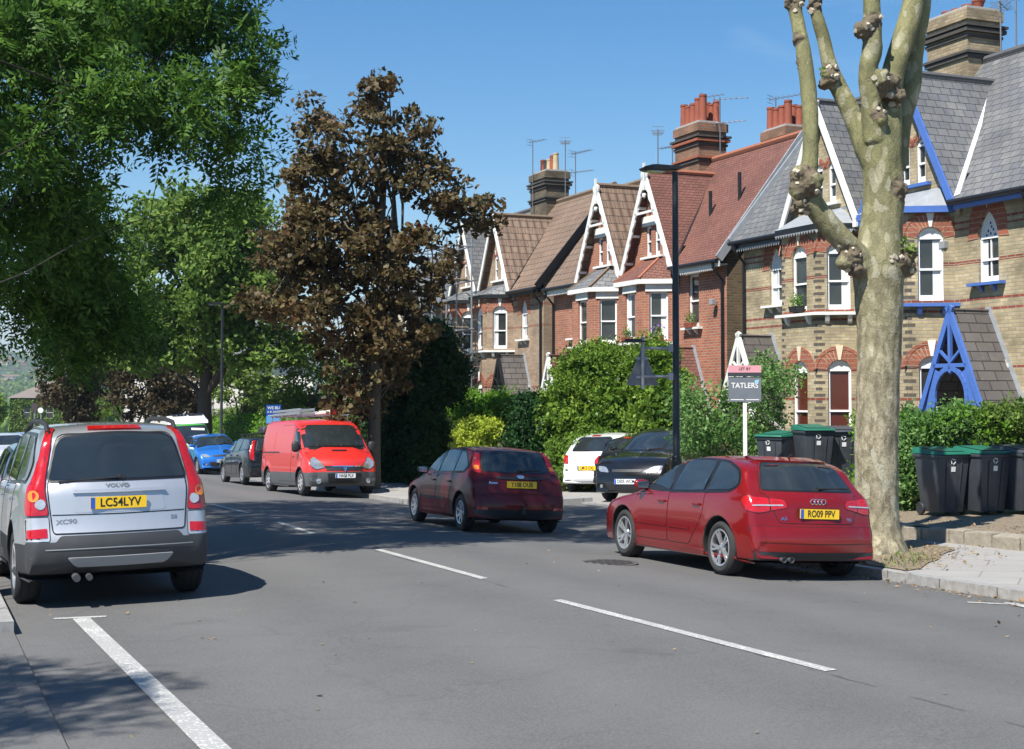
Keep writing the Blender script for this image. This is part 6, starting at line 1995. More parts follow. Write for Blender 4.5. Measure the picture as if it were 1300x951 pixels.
    c.panel('windscreen', 'F', [(-.62, .97, .05), (.62, .97, .05), (.52, 1.30, .1), (-.52, 1.30, .1)], M['glass'], off=.006)
    c.both('headlight', 'F', [(.44, .60, .03), (.80, .62, .06), (.82, .74, .05), (.46, .70, .05)], M['lamp_clear'], off=.01); c.panel('grille', 'F', [(-.28, .30, .05), (.28, .30, .05), (.34, .70, .05), (-.34, .70, .05)], M['black_plastic'], off=.01)
    c.both('fuel_flap', 'R', [(-1.62, .80, .03), (-1.46, .80, .03), (-1.46, .93, .03), (-1.62, .93, .03)], P, off=.003, border=M['seam'], bw=.004) if False else None
    return c


def focus():
    P = paint('dark_maroon_paint', (.115, .006, .006), .0, .45, .0, coat=.5)
    sp = dict(L=4.15, W=1.70, xr=-1.33, xf=1.285, rt=.305, ra=.35, zb=.21, belt=[(-2.1, .97), (-.9, .94), (.3, .90), (1.0, .86), (2.1, .76)], tumble=.30, sh=.035, rs=.085, cx=.16, tb=.12,
              prof=[(1.96, .21, .04), (2.05, .32, .08), (2.075, .45, .10), (2.02, .62, .14), (1.80, .75, .25), (1.02, .92, .25), (.38, 1.33, .35), (-.35, 1.43, .8), (-1.25, 1.385, .3), (-1.52, 1.335, .06), (-1.80, .98, .12), (-1.93, .90, .06), (-2.00, .68, .08), (-2.055, .56, .08), (-2.075, .42, .08), (-2.04, .30, .05), (-1.95, .23, .05)])
    head = rot(U, -2)
    c = Car('moving_car', 'dark maroon hatchback in tree shade driving away in the middle distance', 'car', sp, P, from_contact(sp, 'l', 'r', G(590, 674), head), head)
    c.glaze([(.96, .90, .03), (.40, 1.26, .12), (-.30, 1.355, .3), (-1.15, 1.31, .12), (-1.50, 1.08, .06), (-1.36, .98, .05)], [(.0, 1.0), (-.82, -.06), (-1.7, -.86)], lean=-.1)
    for x0, x1 in ((-.86, -.02), (.0, .90)):
        o = [(x0 + (.32 if x0 < -.5 else 0), .32, .05), (x1, .32, .03), (x1, .90 - .03 * (x1 > 0), .02), (x0, .93 - .03 * (x0 > 0), .02), (x0, .66, .2)]
        d = c.both('door', 'L', o, P, off=.0035, border=M['seam'], bw=.006); c.handle(x0 + .15, .80, d)
        for fr in ('L', 'R'): c.strip('rub_strip', fr, [(max(x0, -.58) + .02, .50), (x1 - .02, .50)], .035, M['black_plastic'], .012)
    c.panel('tailgate', 'B', [(-.56, .655, .06), (.56, .655, .06), (.62, .95, .08), (.56, 1.33, .08), (-.56, 1.33, .08), (-.62, .95, .08)], P, off=.004, border=M['seam'], bw=.007, g=.045, holes=[[(-.59, 1.01, .05), (.59, 1.01, .05), (.51, 1.31, .05), (-.51, 1.31, .05)]])
    c.panel('rear_window', 'B', [(-.60, 1.0, .05), (0, .985, .2), (.60, 1.0, .05), (.57, 1.2, .1), (.52, 1.32, .05), (-.52, 1.32, .05), (-.57, 1.2, .1)], M['glass'], off=.010, border=M['black_trim'], bw=.012, g=.045)
    c.both('tail_lamp', 'B', [(.63, .96, .03), (.76, .99, .04), (.70, 1.20, .1), (.645, 1.34, .03), (.575, 1.345, .02), (.61, 1.15, .1)], M['lamp_red'], off=.010, border=M['black_trim'], bw=.005, g=.05)
    c.both('lamp_lens', 'B', [(.645, 1.02, .02), (.73, 1.02, .02), (.72, 1.09, .02), (.635, 1.09, .02)], M['lamp_amber'], off=.014, skirt=False)
    c.panel('tailgate_strip', 'B', [(-.40, .875, .01), (.40, .875, .01), (.42, .915, .01), (-.42, .915, .01)], M['black_plastic'], off=.014)
    c.panel('badge', 'B', [(.065 * math.cos(q * PI / 8), .915 + .028 * math.sin(q * PI / 8)) for q in range(16)], M['chrome'], off=.022, fil=False)
    c.plate('B', .0, .80, 'Y108 OUB', 'yellow', False); c.text('B', .47, .82, 'Focus', .06, M['chrome'], .001)
    c.panel('bumper', 'B', [(-.84, .40, .04), (.84, .40, .04), (.86, .52, .05), (.84, .62, .02), (-.84, .62, .02), (-.86, .52, .05)], P, off=.006, border=M['seam'], bw=.006, g=.045)
    c.panel('bumper_skirt', 'B', [(-.80, .225, .04), (.80, .225, .04), (.83, .39, .03), (-.83, .39, .03)], M['black_plastic'], off=.009)
    c.both('reflector', 'B', [(.58, .385, .01), (.76, .385, .01), (.76, .43, .01), (.58, .43, .01)], M['lamp_red'], off=.012)
    t = MB(); t.bar((-2.0, 0, .36), (-2.14, 0, .36), .05, .05); t.bar((-2.12, 0, .36), (-2.12, 0, .44), .04, .04); t.lathe((-2.12, 0, .46), [(0, -.03), (.025, 0), (0, .03)], 10); t.build('tow_bar', M['black_plastic'], c.root)
    c.wiper('B', 0, 1.0, -.40, 1.03); c.mirror(.72, .96, M['black_plastic'], (.10, .19, .12)); c.wheels(n=7, width=.195, rim_r=.20)
    c.panel('windscreen', 'F', [(-.60, .96, .05), (.60, .96, .05), (.50, 1.30, .1), (-.50, 1.30, .1)], M['glass'], off=.006)
    c.both('headlight', 'F', [(.40, .60, .03), (.76, .62, .06), (.74, .76, .05), (.46, .68, .05)], M['lamp_clear'], off=.01); c.panel('grille', 'F', [(-.34, .60, .02), (.34, .60, .02), (.34, .68, .02), (-.34, .68, .02)], M['black_plastic'], off=.01)
    return c


def van():
    P = two_tone('red_van_paint', ((.56, .022, .016), 0.0), (.085, .088, .092), .60)
    P = two_tone('red_van_paint', ((.56, .022, .016), 0.0), (.085, .088, .092), .57)
    Pr = paint('red_van_panel', (.56, .022, .016), 0, .32, .06)
    sp = dict(L=4.78, W=1.90, xr=-1.52, xf=1.58, rt=.325, ra=.38, zb=.22, belt=[(-2.4, 1.15), (1.5, 1.12), (2.3, .95)], tumble=.10, sh=.03, sh2=.0, rs=.09, cx=.10, cf=.24, tl=.7, tf=.20, tb=.03, flare=.02,
              prof=[(2.24, .22, .04), (2.36, .32, .06), (2.39, .46, .08), (2.36, .66, .1), (2.28, .88, .18), (1.76, 1.18, .22), (1.05, 1.84, .30), (.5, 1.95, .5), (-1.5, 1.96, .5), (-2.28, 1.93, .14), (-2.37, 1.70, .2), (-2.39, .60, .05), (-2.37, .28, .08), (-2.3, .23, .05)])
    head = rot(-U, 2)
    c = Car('parked_van', 'bright red panel van with roof rack, facing us by the dark hedge', 'van', sp, P, from_contact(sp, 'r', 'f', G(386, 630), head), head)
    c.panel('windscreen', 'F', [(-.74, 1.235, .06), (.74, 1.235, .06), (.66, 1.74, .12), (-.66, 1.74, .12)], M['glass'], off=.028, border=M['black_trim'], bw=.03, g=.045)
    c.both('side_window', 'L', [(1.70, 1.16, .03), (1.42, 1.45, .05), (1.16, 1.68, .05), (.86, 1.68, .06), (.86, 1.16, .05)], M['glass'], off=.006, border=M['black_trim'], bw=.02)
    d = c.both('door', 'L', [(1.70, .62, .04), (1.74, 1.10, .04), (1.36, 1.55, .06), (1.14, 1.76, .06), (.78, 1.76, .05), (.78, .34, .05), (1.20, .34, .05)][::-1], P, off=.003, border=M['seam'], bw=.008); c.handle(.92, .98, d)
    c.both('sliding_door', 'L', [(-.42, .34, .05), (.73, .34, .05), (.73, 1.78, .05), (-.42, 1.78, .05)], P, off=.003, border=M['seam'], bw=.008)
    c.both('side_panel', 'L', [(-.95, 1.0, .08), (-2.2, 1.0, .08), (-2.2, 1.62, .08), (-.95, 1.62, .08)], Pr, off=.004, border=None)
    for fr in ('L', 'R'): c.strip('door_rail', fr, [(-2.2, 1.08), (-.45, 1.08)], .035, M['black_trim'], .006)
    c.both('headlight', 'F', [(.50, .70, .04), (.72, .64, .06), (.85, .72, .05), (.86, .86, .05), (.76, .98, .10), (.62, .84, .08)], M['lamp_clear'], off=.012, border=M['black_trim'], bw=.01, g=.05)
    c.panel('grille', 'F', [(-.48, .62, .05), (.48, .62, .05), (.50, .72, .02), (-.50, .72, .02)], M['black_plastic'], off=.010, g=.045)
    c.panel('grille_bar', 'F', [(-.50, .70, .01), (.50, .70, .01), (.50, .735, .01), (-.50, .735, .01)], M['chrome'], off=.018)
    c.panel('badge', 'F', [(-.08, .74), (0, .58), (.08, .74), (.045, .74), (0, .66), (-.045, .74)], M['chrome'], off=.030, fil=False)
    c.panel('bumper', 'F', [(-.92, .27, .06), (.92, .27, .06), (.94, .46, .08), (.90, .575, .03), (.48, .585, .02), (-.48, .585, .02), (-.90, .575, .03), (-.94, .46, .08)], M['grey_plastic'], off=.012, g=.045)
    c.panel('lower_intake', 'F', [(-.42, .31, .04), (.42, .31, .04), (.45, .55, .03), (-.45, .55, .03)], M['black_trim'], off=.018)
    c.panel('upper_slot', 'F', [(-.20, 1.10, .01), (.20, 1.10, .01), (.20, 1.135, .01), (-.20, 1.135, .01)], M['black_trim'], off=.010)
    for sg in (1, -1): c.panel('fog_lamp', 'F', [(sg * .66 + .06 * math.cos(q * PI / 8), .36 + .06 * math.sin(q * PI / 8)) for q in range(16)], M['lamp_clear'], off=.02, fil=False)
    c.plate('F', .0, .49, 'NA58 PLX', 'white', True)
    c.panel('licence_disc', 'F', [(.58 + .045 * math.cos(q * PI / 6), 1.32 + .05 * math.sin(q * PI / 6)) for q in range(12)], M['sticker'], off=.012, fil=False)
    c.wiper('F', .1, 1.235, .55, 1.27); c.wiper('F', -.5, 1.235, .0, 1.28)
    c.mirror(1.42, 1.22, M['black_plastic'], (.14, .20, .28)); c.wheels(rim='steel', n=8, width=.215, rim_r=.21, hubcol='steel_trim')
    # roof rack with tubes and a ladder
    r_ = MB()
    for x in (.35, -.45, -1.25, -2.0): 
        r_.bar((x, -.72, 2.05), (x, .72, 2.05), .035, .03)
        for sg in (-1, 1): r_.bar((x, sg * .70, 1.88), (x, sg * .70, 2.05), .03, .03)
    r_.tube([(.45, -.72, 2.07), (-2.1, -.72, 2.07)], .016, 6); r_.tube([(.45, .72, 2.07), (-2.1, .72, 2.07)], .016, 6)
    r_.build('roof_rack', M['galv'], c.root)
    root = c.root
    return c


def load(c):
    "what lies on the van's rack: things of their own"
    Mx = c.root.matrix_world
    t = MB(); t.tube([(.55, .30, 2.15), (-1.9, .30, 2.15)], .085, 14); t.lathe((.55, .30, 2.15), [(.0, .06), (.07, .045), (.09, .0), (.09, -.08)], 14, 'x', 1)
    r_ = empty('pipe_carrier', label='long pale plastic pipe tube lying on the roof rack of the red van', cat='pipe tube'); r_.matrix_world = Mx
    t2 = MB(); t2.tube([(.50, .30, 2.135), (-1.9, .30, 2.135)], .062, 14); t2.build('tube', M['white_paint'], r_, smooth=True)
    t3 = MB(); t3.lathe((0, .30, 2.135), [(0, .57), (.05, .56), (.070, .53), (.070, .46), (.062, .46)], 14, 'x'); t3.build('end_cap', M['lamp_red'], r_, smooth=True)
    l = empty('ladder', label='aluminium ladder stacked flat on the rack of the red van', cat='ladder'); l.matrix_world = Mx
    lb = MB()
    for lay in (0, .09):
        for y in (-.62, -.25): lb.bar((.4, y + lay * .3, 2.11 + lay), (-2.2, y + lay * .3, 2.11 + lay), .03, .06)
        for k in range(10): lb.bar((.3 - .26 * k, -.62 + lay * .3, 2.11 + lay), (.3 - .26 * k, -.25 + lay * .3, 2.11 + lay), .03, .03)
    lb.build('rails', M['alloy'], l)


def simple_car(name, label, P, pos, head, L=4.1, Wd=1.74, H=1.46, xr=-1.25, xf=1.3, rt=.31, rear='hatch', glass_low=.94, plate_r=None, plate_f=None, lamp='low', group=None, mirror=True, extra=None, cat='car', hoodz=.78, cowl=(1.0, .95), nose=.62, wind_top=.3, zf=None, belt=None, clear=False):
    a, b = -L / 2, L / 2
    top = [(b - .08, .21, .04), (b - .01, .34, .08), (b, .46, .10), (b - .06, nose, .14), (b - .28, hoodz, .25), (cowl[0], cowl[1], .25), (wind_top, H - .07, .35), (-.35, H, .8)]
    if rear == 'hatch': top += [(a + .72, H - .05, .3), (a + .48, H - .11, .08), (a + .17, glass_low, .10), (a + .09, glass_low - .08, .06), (a + .07, .68, .06), (a + .015, .56, .08), (a, .42, .08), (a + .03, .30, .05), (a + .10, .22, .05)]
    else: top += [(a + .50, H - .05, .3), (a + .30, H - .10, .08), (a + .12, glass_low, .10), (a + .08, glass_low - .1, .06), (a + .07, .68, .06), (a + .015, .56, .08), (a, .42, .08), (a + .03, .30, .05), (a + .10, .22, .05)]
    bl = belt or [(a, glass_low), (0, glass_low - .04), (1.0, cowl[1] - .06), (b, hoodz - .02)]
    sp = dict(L=L, W=Wd, xr=xr, xf=xf, rt=rt, ra=rt + .045, zb=.21, belt=bl, tumble=.30, sh=.035, rs=.085, cx=.14, prof=top)
    if zf: sp['zf'] = zf
    if isinstance(pos, tuple): pos = from_contact(sp, pos[0], pos[1], pos[2], head)
    c = Car(name, label, cat, sp, P, pos, head, group)
    x0 = a + (.50 if rear == 'hatch' else .34)
    c.glaze([(cowl[0] - .04, cowl[1] - .01, .03), (wind_top + .08, H - .17, .12), (-.3, H - .085, .3), (x0 + .22, H - .13, .14), (x0 - .05, glass_low + .12, .07), (x0 + .08, glass_low + .03, .05)], [(.02, 1.2), (-.82, -.05), (a, -.88)], lean=-.1)
    for p, q in ((-.84, -.02), (.01, .86)):
        o = [(p + (.30 if p < -.5 else 0), .31, .05), (q, .31, .03), (q, glass_low - .06, .02), (p, glass_low - .03, .02), (p, .62, .2)]
        d = c.both('door', 'L', o, P, off=.0035, border=M['seam'], bw=.006); c.handle(p + .15, glass_low - .13, d)
    w = c.w
    if rear:
        gt = H - .12
        c.panel('tailgate', 'B', [(-w * .66, .66, .05), (w * .66, .66, .05), (w * .72, glass_low, .05), (w * .60, gt + .02, .06), (-w * .60, gt + .02, .06), (-w * .72, glass_low, .05)], P, off=.004, border=M['seam'], bw=.007, holes=[[(-w * .66, glass_low + .045, .04), (w * .66, glass_low + .045, .04), (w * .55, gt - .02, .08), (-w * .55, gt - .02, .08)]])
        c.panel('rear_window', 'B', [(-w * .68, glass_low + .03, .04), (w * .68, glass_low + .03, .04), (w * .57, gt, .08), (-w * .57, gt, .08)], M['glass'], off=.010, border=M['black_trim'], bw=.012)
        lp = {'low': [(w * .74, .72, .03), (w * .97, .74, .05), (w * .96, .94, .05), (w * .76, .92, .05)], 'tall': [(w * .76, .70, .03), (w * .93, .78, .05), (w * .90, glass_low + .06, .06), (w * .74, gt - .04, .03), (w * .67, gt - .04, .02), (w * .76, glass_low, .08)]}[lamp]
        c.both('tail_lamp', 'B', lp, M['lamp_red'], off=.010, border=M['black_trim'], bw=.005)
        c.panel('brake_lamp', 'B', [(-.12, gt + .03, .01), (.12, gt + .03, .01), (.12, gt + .055, .01), (-.12, gt + .055, .01)], M['lamp_red'], off=.012)
        c.panel('bumper', 'B', [(-w * .95, .30, .05), (w * .95, .30, .05), (w * .97, .60, .03), (-w * .97, .60, .03)], P, off=.006, border=M['seam'], bw=.006)
        c.wiper('B', 0, glass_low + .04, .35, glass_low + .05)
        if plate_r: c.plate('B', 0, .78 if not isinstance(plate_r, tuple) else plate_r[1], plate_r if not isinstance(plate_r, tuple) else plate_r[0], 'yellow', True)
    c.panel('windscreen', 'F', [(-w * .76, cowl[1] + .035, .06), (w * .76, cowl[1] + .035, .06), (w * .64, H - .13, .1), (-w * .64, H - .13, .1)], M['glass'], off=.007, border=M['black_trim'], bw=.015, g=.045)
    c.both('headlight', 'F', [(w * .50, nose - .02, .04), (w * .84, nose + .0, .06), (w * .90, nose + .12, .05), (w * .62, nose + .10, .08)], M['lamp_clear'], off=.010, border=M['black_trim'], bw=.006, g=.05)
    c.panel('grille', 'F', [(-w * .40, nose - .01, .02), (w * .40, nose - .01, .02), (w * .42, nose + .05, .02), (-w * .42, nose + .05, .02)], M['black_plastic'], off=.010)
    c.panel('lower_intake', 'F', [(-w * .5, .28, .04), (w * .5, .28, .04), (w * .62, .45, .05), (-w * .62, .45, .05)], M['black_plastic'], off=.010)
    c.both('fog_lamp', 'F', [(w * .72 + .045 * math.cos(q * PI / 5), .36 + .045 * math.sin(q * PI / 5)) for q in range(10)], M['lamp_clear'], off=.012, fil=False)
    c.wiper('F', .1, cowl[1] + .02, .5, cowl[1] + .05)
    if plate_f: c.plate('F', 0, .47, plate_f, 'white', True)
    if mirror: c.mirror(cowl[0] - .28, cowl[1] + .05, P, (.10, .19, .12))
    c.wheels(n=5, width=.195, rim_r=.205)
    return c


def camper():
    P = two_tone('green_camper_paint', ((.045, .30, .035), 0), (.03, .15, .03), .40)
    sp = dict(L=4.57, W=1.85, xr=-1.18, xf=1.28, rt=.32, ra=.37, zb=.28, belt=[(-2.3, 1.08), (2.3, 1.08)], tumble=.20, sh=.03, rs=.10, cx=.06, tf=.04, tb=.04, tl=.5,
              prof=[(2.15, .28, .05), (2.26, .40, .06), (2.28, .62, .1), (2.25, 1.05, .15), (1.98, 1.50, .15), (1.72, 1.88, .14), (.6, 1.97, .3), (-1.9, 1.95, .3), (-2.2, 1.80, .2), (-2.27, 1.1, .1), (-2.28, .45, .05), (-2.2, .3, .05)])
    head = rot(-U, -6)
    c = Car('parked_van', 'bright green camper van with white solar panelled roof under the big green tree', 'camper van', sp, P, W(61.5, 4.3), head)
    hi = MB(); ol = fillet([(1.72, 1.84, .03), (1.60, 2.10, .10), (1.0, 2.20, .3), (-1.8, 2.20, .3), (-2.10, 2.05, .2), (-2.15, 1.84, .03)], 4)
    n = len(ol)
    for y, sc in ((-.78, .5), (-.66, 1), (.66, 1), (.78, .5)): hi.v += [(x, y, 1.86 + (z - 1.86) * sc) for x, z in ol]
    for k in range(3):
        for i in range(n): hi.f.append((k * n + i, k * n + (i + 1) % n, (k + 1) * n + (i + 1) % n, (k + 1) * n + i)); hi.m.append(0)
    hi.f += [tuple(range(n)), tuple(range(4 * n - 1, 3 * n - 1, -1))]; hi.m += [0, 0]; hi.build('high_roof', M['white_paint'], c.root, smooth=True)
    for y0, y1 in ((-.60, -.04), (.04, .60)):
        s_ = MB(); s_.box(.2, 1.3, y0, y1, 2.215, 2.25); s_.build('solar_panel', mat('solar_cells', (.02, .03, .07), .2), c.root)
    c.panel('windscreen', 'F', [(-.76, 1.17, .08), (.76, 1.17, .08), (.68, 1.76, .12), (-.68, 1.76, .12)], M['glass'], off=.008, border=M['black_trim'], bw=.02)
    c.both('side_window', 'L', [(1.95, 1.20, .03), (1.70, 1.70, .08), (1.1, 1.72, .05), (1.1, 1.18, .05)], M['glass'], off=.006, border=M['black_trim'], bw=.02)
    c.both('side_window', 'L', [(.95, 1.18, .06), (.95, 1.72, .06), (-.1, 1.72, .06), (-.1, 1.18, .06)], M['glass'], off=.006, border=M['black_trim'], bw=.02)
    c.both('side_window', 'L', [(-.3, 1.18, .06), (-.3, 1.72, .06), (-1.8, 1.70, .06), (-1.8, 1.18, .06)], M['glass'], off=.006, border=M['black_trim'], bw=.02)
    c.both('door', 'L', [(.98, .45, .05), (.98, 1.76, .05), (1.70, 1.76, .1), (1.98, 1.18, .1), (1.98, .75, .1), (1.65, .75, .15)], P, off=.003, border=M['seam'], bw=.008)
    c.panel('grille', 'F', [(-.72, .86, .04), (.72, .86, .04), (.74, 1.04, .04), (-.74, 1.04, .04)], M['black_plastic'], off=.01)
    for sg in (1, -1): c.panel('headlight', 'F', [(sg * .58 + .08 * math.cos(q * PI / 8), .95 + .08 * math.sin(q * PI / 8)) for q in range(16)], M['lamp_clear'], off=.016, fil=False)
    c.panel('lower_grille', 'F', [(-.62, .60, .03), (.62, .60, .03), (.62, .74, .03), (-.62, .74, .03)], M['black_plastic'], off=.01)
    c.panel('bumper', 'F', [(-.88, .36, .04), (.88, .36, .04), (.88, .52, .04), (-.88, .52, .04)], M['steel_trim'], off=.03); c.plate('F', 0, .45, 'E641 NRK', 'white', False)
    c.panel('sun_strip', 'F', [(.10, 1.60, .01), (.62, 1.56, .01), (.62, 1.64, .01), (.10, 1.68, .01)], M['sticker'], off=.012)
    c.mirror(1.72, 1.22, M['black_plastic']); c.wheels(rim='steel', n=6, width=.19, rim_r=.19)


def build_cars():
    suv(); audi(); focus(); v = van(); load(v)
    dark = paint('black_car_paint', (.010, .011, .013), .2, .25, .02)
    e = simple_car('parked_car', 'black estate car with tall red lamps and roof box, tail partly behind the red van', dark, ('l', 'r', G(311, 616)), rot(U, 1), L=4.45, H=1.47, xr=-1.32, xf=1.30, rear='estate', lamp='tall', glass_low=1.0, plate_r='LS02 VKE')
    rb = MB(); rb.box(-1.4, -1.3, -.6, .6, 1.50, 1.53); rb.box(-.3, -.2, -.6, .6, 1.50, 1.53)
    for x in (-1.35, -.25):
        for sg in (-1, 1): rb.box(x - .04, x + .04, sg * .58 - .03, sg * .58 + .03, 1.38, 1.53)
    rb.build('roof_bar', M['black_plastic'], e.root)
    bx = MB(); ol = fillet([(-.25, -.30, .1), (.35, -.30, .1), (.35, .30, .1), (-.25, .30, .1)], 4); n = len(ol)
    bx.v = [(x - 1.3, y + .0, 1.54) for x, y in ol] + [(x - 1.3, y, 1.66) for x, y in ol] + [(x * .8 - 1.3, y * .8, 1.74) for x, y in ol]
    for k in range(2):
        for i in range(n): bx.f.append((k * n + i, k * n + (i + 1) % n, (k + 1) * n + (i + 1) % n, (k + 1) * n + i)); bx.m.append(0)
    bx.f.append(tuple(range(2 * n, 3 * n))); bx.m.append(0); bx.build('roof_pod', M['black_plastic'], e.root, smooth=True)
    simple_car('parked_car', 'bright blue hatchback facing us between the green camper and the black estate', paint('bright_blue_paint', (.02, .15, .52), .3, .30, .06), ('r', 'f', G(254, 602)), rot(-U, 2), L=3.95, Wd=1.72, H=1.48, xr=-1.2, xf=1.29, plate_f='KR10 HYN', hoodz=.86, cowl=(1.0, 1.02), nose=.64)
    camper()
    simple_car('parked_car', 'small white hatchback parked tail out in front of the laurel hedge', paint('white_car_paint', (.70, .71, .71), 0, .3, .08), G(755, 624, fc_z) + Vector((.7, .9, 0)), Vector((.52, .85, 0)), L=3.56, Wd=1.64, H=1.48, xr=-1.15, xf=1.27, lamp='low', plate_r=('LM12 OXJ', .62), glass_low=1.0, cowl=(1.05, .98), zf=fc_z)
    simple_car('parked_car', 'black three door hatchback tucked between the white hatchback and the black people carrier', dark, G(800, 626, fc_z) + Vector((.75, 1.3, 0)), Vector((.60, .80, 0)), L=3.7, Wd=1.64, H=1.42, xr=-1.15, xf=1.2, glass_low=.95, zf=fc_z)
    r_ = simple_car('parked_car', 'black people carrier facing us with clear oval headlights, behind the lamp post', dark, G(806, 636, fc_z) + Vector((.85, 1.2, 0)), Vector((-.52, -.86, 0)), L=4.26, Wd=1.81, H=1.62, xr=-1.35, xf=1.33, rt=.32, hoodz=.95, cowl=(1.15, 1.10), nose=.68, wind_top=.25, plate_f='DE05 WCM', glass_low=1.05, zf=fc_z)
    simple_car('parked_car', 'grey hatchback mostly hidden behind the foot of the plane tree', paint('grey_car_paint', (.12, .125, .14), .5, .34, .1), Vector((7.75, 30.3, 0)), Vector((.30, .95, 0)), L=3.6, plate_r=('KV03 RSU', .80), zf=fc_z)
    bg = paint('pale_blue_paint', (.14, .20, .29), .6, .3, .06)
    simple_car('parked_car', 'pale blue saloon parked ahead of the silver four wheel drive, cut by the picture edge', bg, W(21.6, -4.25), rot(U, 0), L=4.4, Wd=1.76, H=1.58, plate_r='YN57 KXA', lamp='tall')
    # far down the hill on the left
    for k, (px, py, Y, col, lab, hd) in enumerate(((38, 551, 62, (.25, .30, .36), 'small silver blue car far down the road in front of the ivy covered house', 1), (8, 552, 58, (.55, .56, .57), 'distant white car at the left edge of the picture down the hill', 1), (82, 548, 70, (.30, .38, .50), 'distant light blue car roof seen just above the silver four wheel drive', 1))):
        q = at(px, py, Y); simple_car('distant_car', lab, paint('far_paint', col, .3, .3, .05), Vector((q.x, q.y, 0)), rot(-U, 4), group=None, mirror=False)
# ------------------------------------------------------------------ assemble
setup_mats()
TZ = build_ground()
build_marks()


def E(px, py, Y, rx, rz, ry, w=1):
    "crown lump centred on a point of the place: radii in metres from photo pixels at that depth"
    c = at(px, py, Y); s = 1800 / Y
    return (c.x, c.y, c.z, rx / s, ry, rz / s, w)


# houses: three pairs down the hill
ST_B = dict(kind='stock', wd=5.5, brick='brick_yellow', roof='slate', ridge='ridge_grey', valley='flash_white', barge='blue_paint', fascia='blue_paint', gutter='black_paint', sill='blue_paint', key='white_paint', key2='white_paint', bayroof='lead', porch='blue_paint', porchroof='slate_rough', door='blue_door', quoins=True, tymp='lead', tymp_main='blue_dots', z=0.0, vw=.16, curtain=(.1, .45))
ST_W = dict(ST_B, barge='white_paint', fascia='black_paint', sill='white_paint', key='keystone', key2='keystone', porch='white_paint', door='black_paint', dentil='silver_plastic', valley='lead', verge='lead', tymp_main='lead', pane='blind_brown', px=4.15, pz=3.35, curtain=None, tymp='white')
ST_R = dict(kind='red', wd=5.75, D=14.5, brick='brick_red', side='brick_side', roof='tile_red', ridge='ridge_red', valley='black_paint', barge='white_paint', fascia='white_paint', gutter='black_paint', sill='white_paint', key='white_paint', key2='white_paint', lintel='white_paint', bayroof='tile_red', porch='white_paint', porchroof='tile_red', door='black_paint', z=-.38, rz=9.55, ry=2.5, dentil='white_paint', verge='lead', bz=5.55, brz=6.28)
ST_R2 = dict(ST_R, roof='tile_brown', ridge='ridge_brown', bayroof='slate', verge=None)
ST_Y = dict(ST_B, wd=5.7, brick='brick_yellow_far', roof='tile_brown', ridge='ridge_brown', barge='white_paint', fascia='black_paint', sill='white_paint', key='white_paint', key2='white_paint', porch='black_paint', door='white_paint', z=-.25, valley='black_paint', vw=.08, bayroof='slate', verge='black_paint', tymp='white', tymp_main='white', quoins=False, curtain=None)
ST_Y2 = dict(ST_Y, roof='slate', ridge='ridge_grey', verge=None, porch='white_paint')
GH = 'Victorian houses in pairs along the right side of the road'
h1 = House('brick_house', 'yellow brick house with blue painted porch, sills and gable boards, nearest on the right', 29.65, 1, ST_B, group=GH)
h2 = House('brick_house', 'yellow brick house with white gable boards and brown blinds, behind the plane tree', 29.65, -1, ST_W, group=GH)
h3 = House('brick_house', 'red brick house with red tiled roof, ornate white gable and black lamp post in front', 41.78, 1, ST_R, group=GH)
h4 = House('brick_house', 'red brick house with brown tiled gable and grey slated bay roof', 41.78, -1, ST_R2, group=GH)
h5 = House('brick_house', 'weathered yellow brick house with brown tiled roof and black gabled porch', 54.1, 1, ST_Y, group=GH)
h6 = House('brick_house', 'far yellow brick house with slate gable standing behind the scaffolding', 54.1, -1, ST_Y2, group=GH)
h1.chimney(0, 2.8, 1.45, 1.0, 8.9, 10.95, 4, kind='bowl', ph=.16)
h1.aerial(.95, 3.1, 9.4, 2.7, ang=2.6, second=2.2); h1.aerial(1.35, 3.2, 9.3, 2.9, ang=.4, second=1.2)
c = h1.chimney(4.6, 3.9, .9, .8, 8.4, 10.2, 3, ph=.5)
h1.satbox(2.75, 5.0)
h3.chimney(0.1, 2.5, 1.5, 1.0, 8.6, 10.75, (5, 2), matn='brick_chimney_red', red=True, ph=.75)
h3.chimney(3.4, 3.5, 1.25, .8, 8.2, 10.15, (4, 2), matn='brick_chimney_red', red=True, ph=.7)
h3.aerial(1.15, 2.6, 9.4, 2.1, ang=1.0, second=.8); h3.aerial(-.35, 3.0, 10.4, 1.5, ang=.6, n=5, L=.6); h3.aerial(2.3, 3.9, 9.4, 2.0, ang=.5, second=.2)
h3.satbox(5.25, 4.75)
for a_, b_, c_ in ((3.4, .9, 7.3), (4.6, 1.15, 7.7)): v = MB(h3.xf); v.tube([(a_, b_, c_), (a_, b_, c_ + .85)], .055, 8); v.build('vent_pipe', M['black_paint'], h3.root)
h4.aerial(2.9, 2.6, 9.3, 1.9, ang=.5, n=6); h4.aerial(1.9, 2.6, 9.3, 1.2, ang=-.3, n=5, L=.6)
h4.chimney(.9, 4.6, 1.2, .8, 8.2, 9.75, 3, matn='brick_chimney', ph=.3)
h5.chimney(0, 2.8, 1.55, 1.0, 8.9, 10.95, (5, 1), matn='brick_chimney_dark', potm=['pot_red', 'pot_black', 'pot_buff', 'pot_red', 'pot_buff'], ph=.6)
h5.aerial(-.3, 2.2, 9.4, 2.9, ang=.4, n=5, L=.7); h5.aerial(1.3, 2.9, 9.5, 2.6, ang=2.7, n=6, L=.7); h5.aerial(1.6, 3.2, 9.5, 2.1, ang=.3, n=7, second=.6)
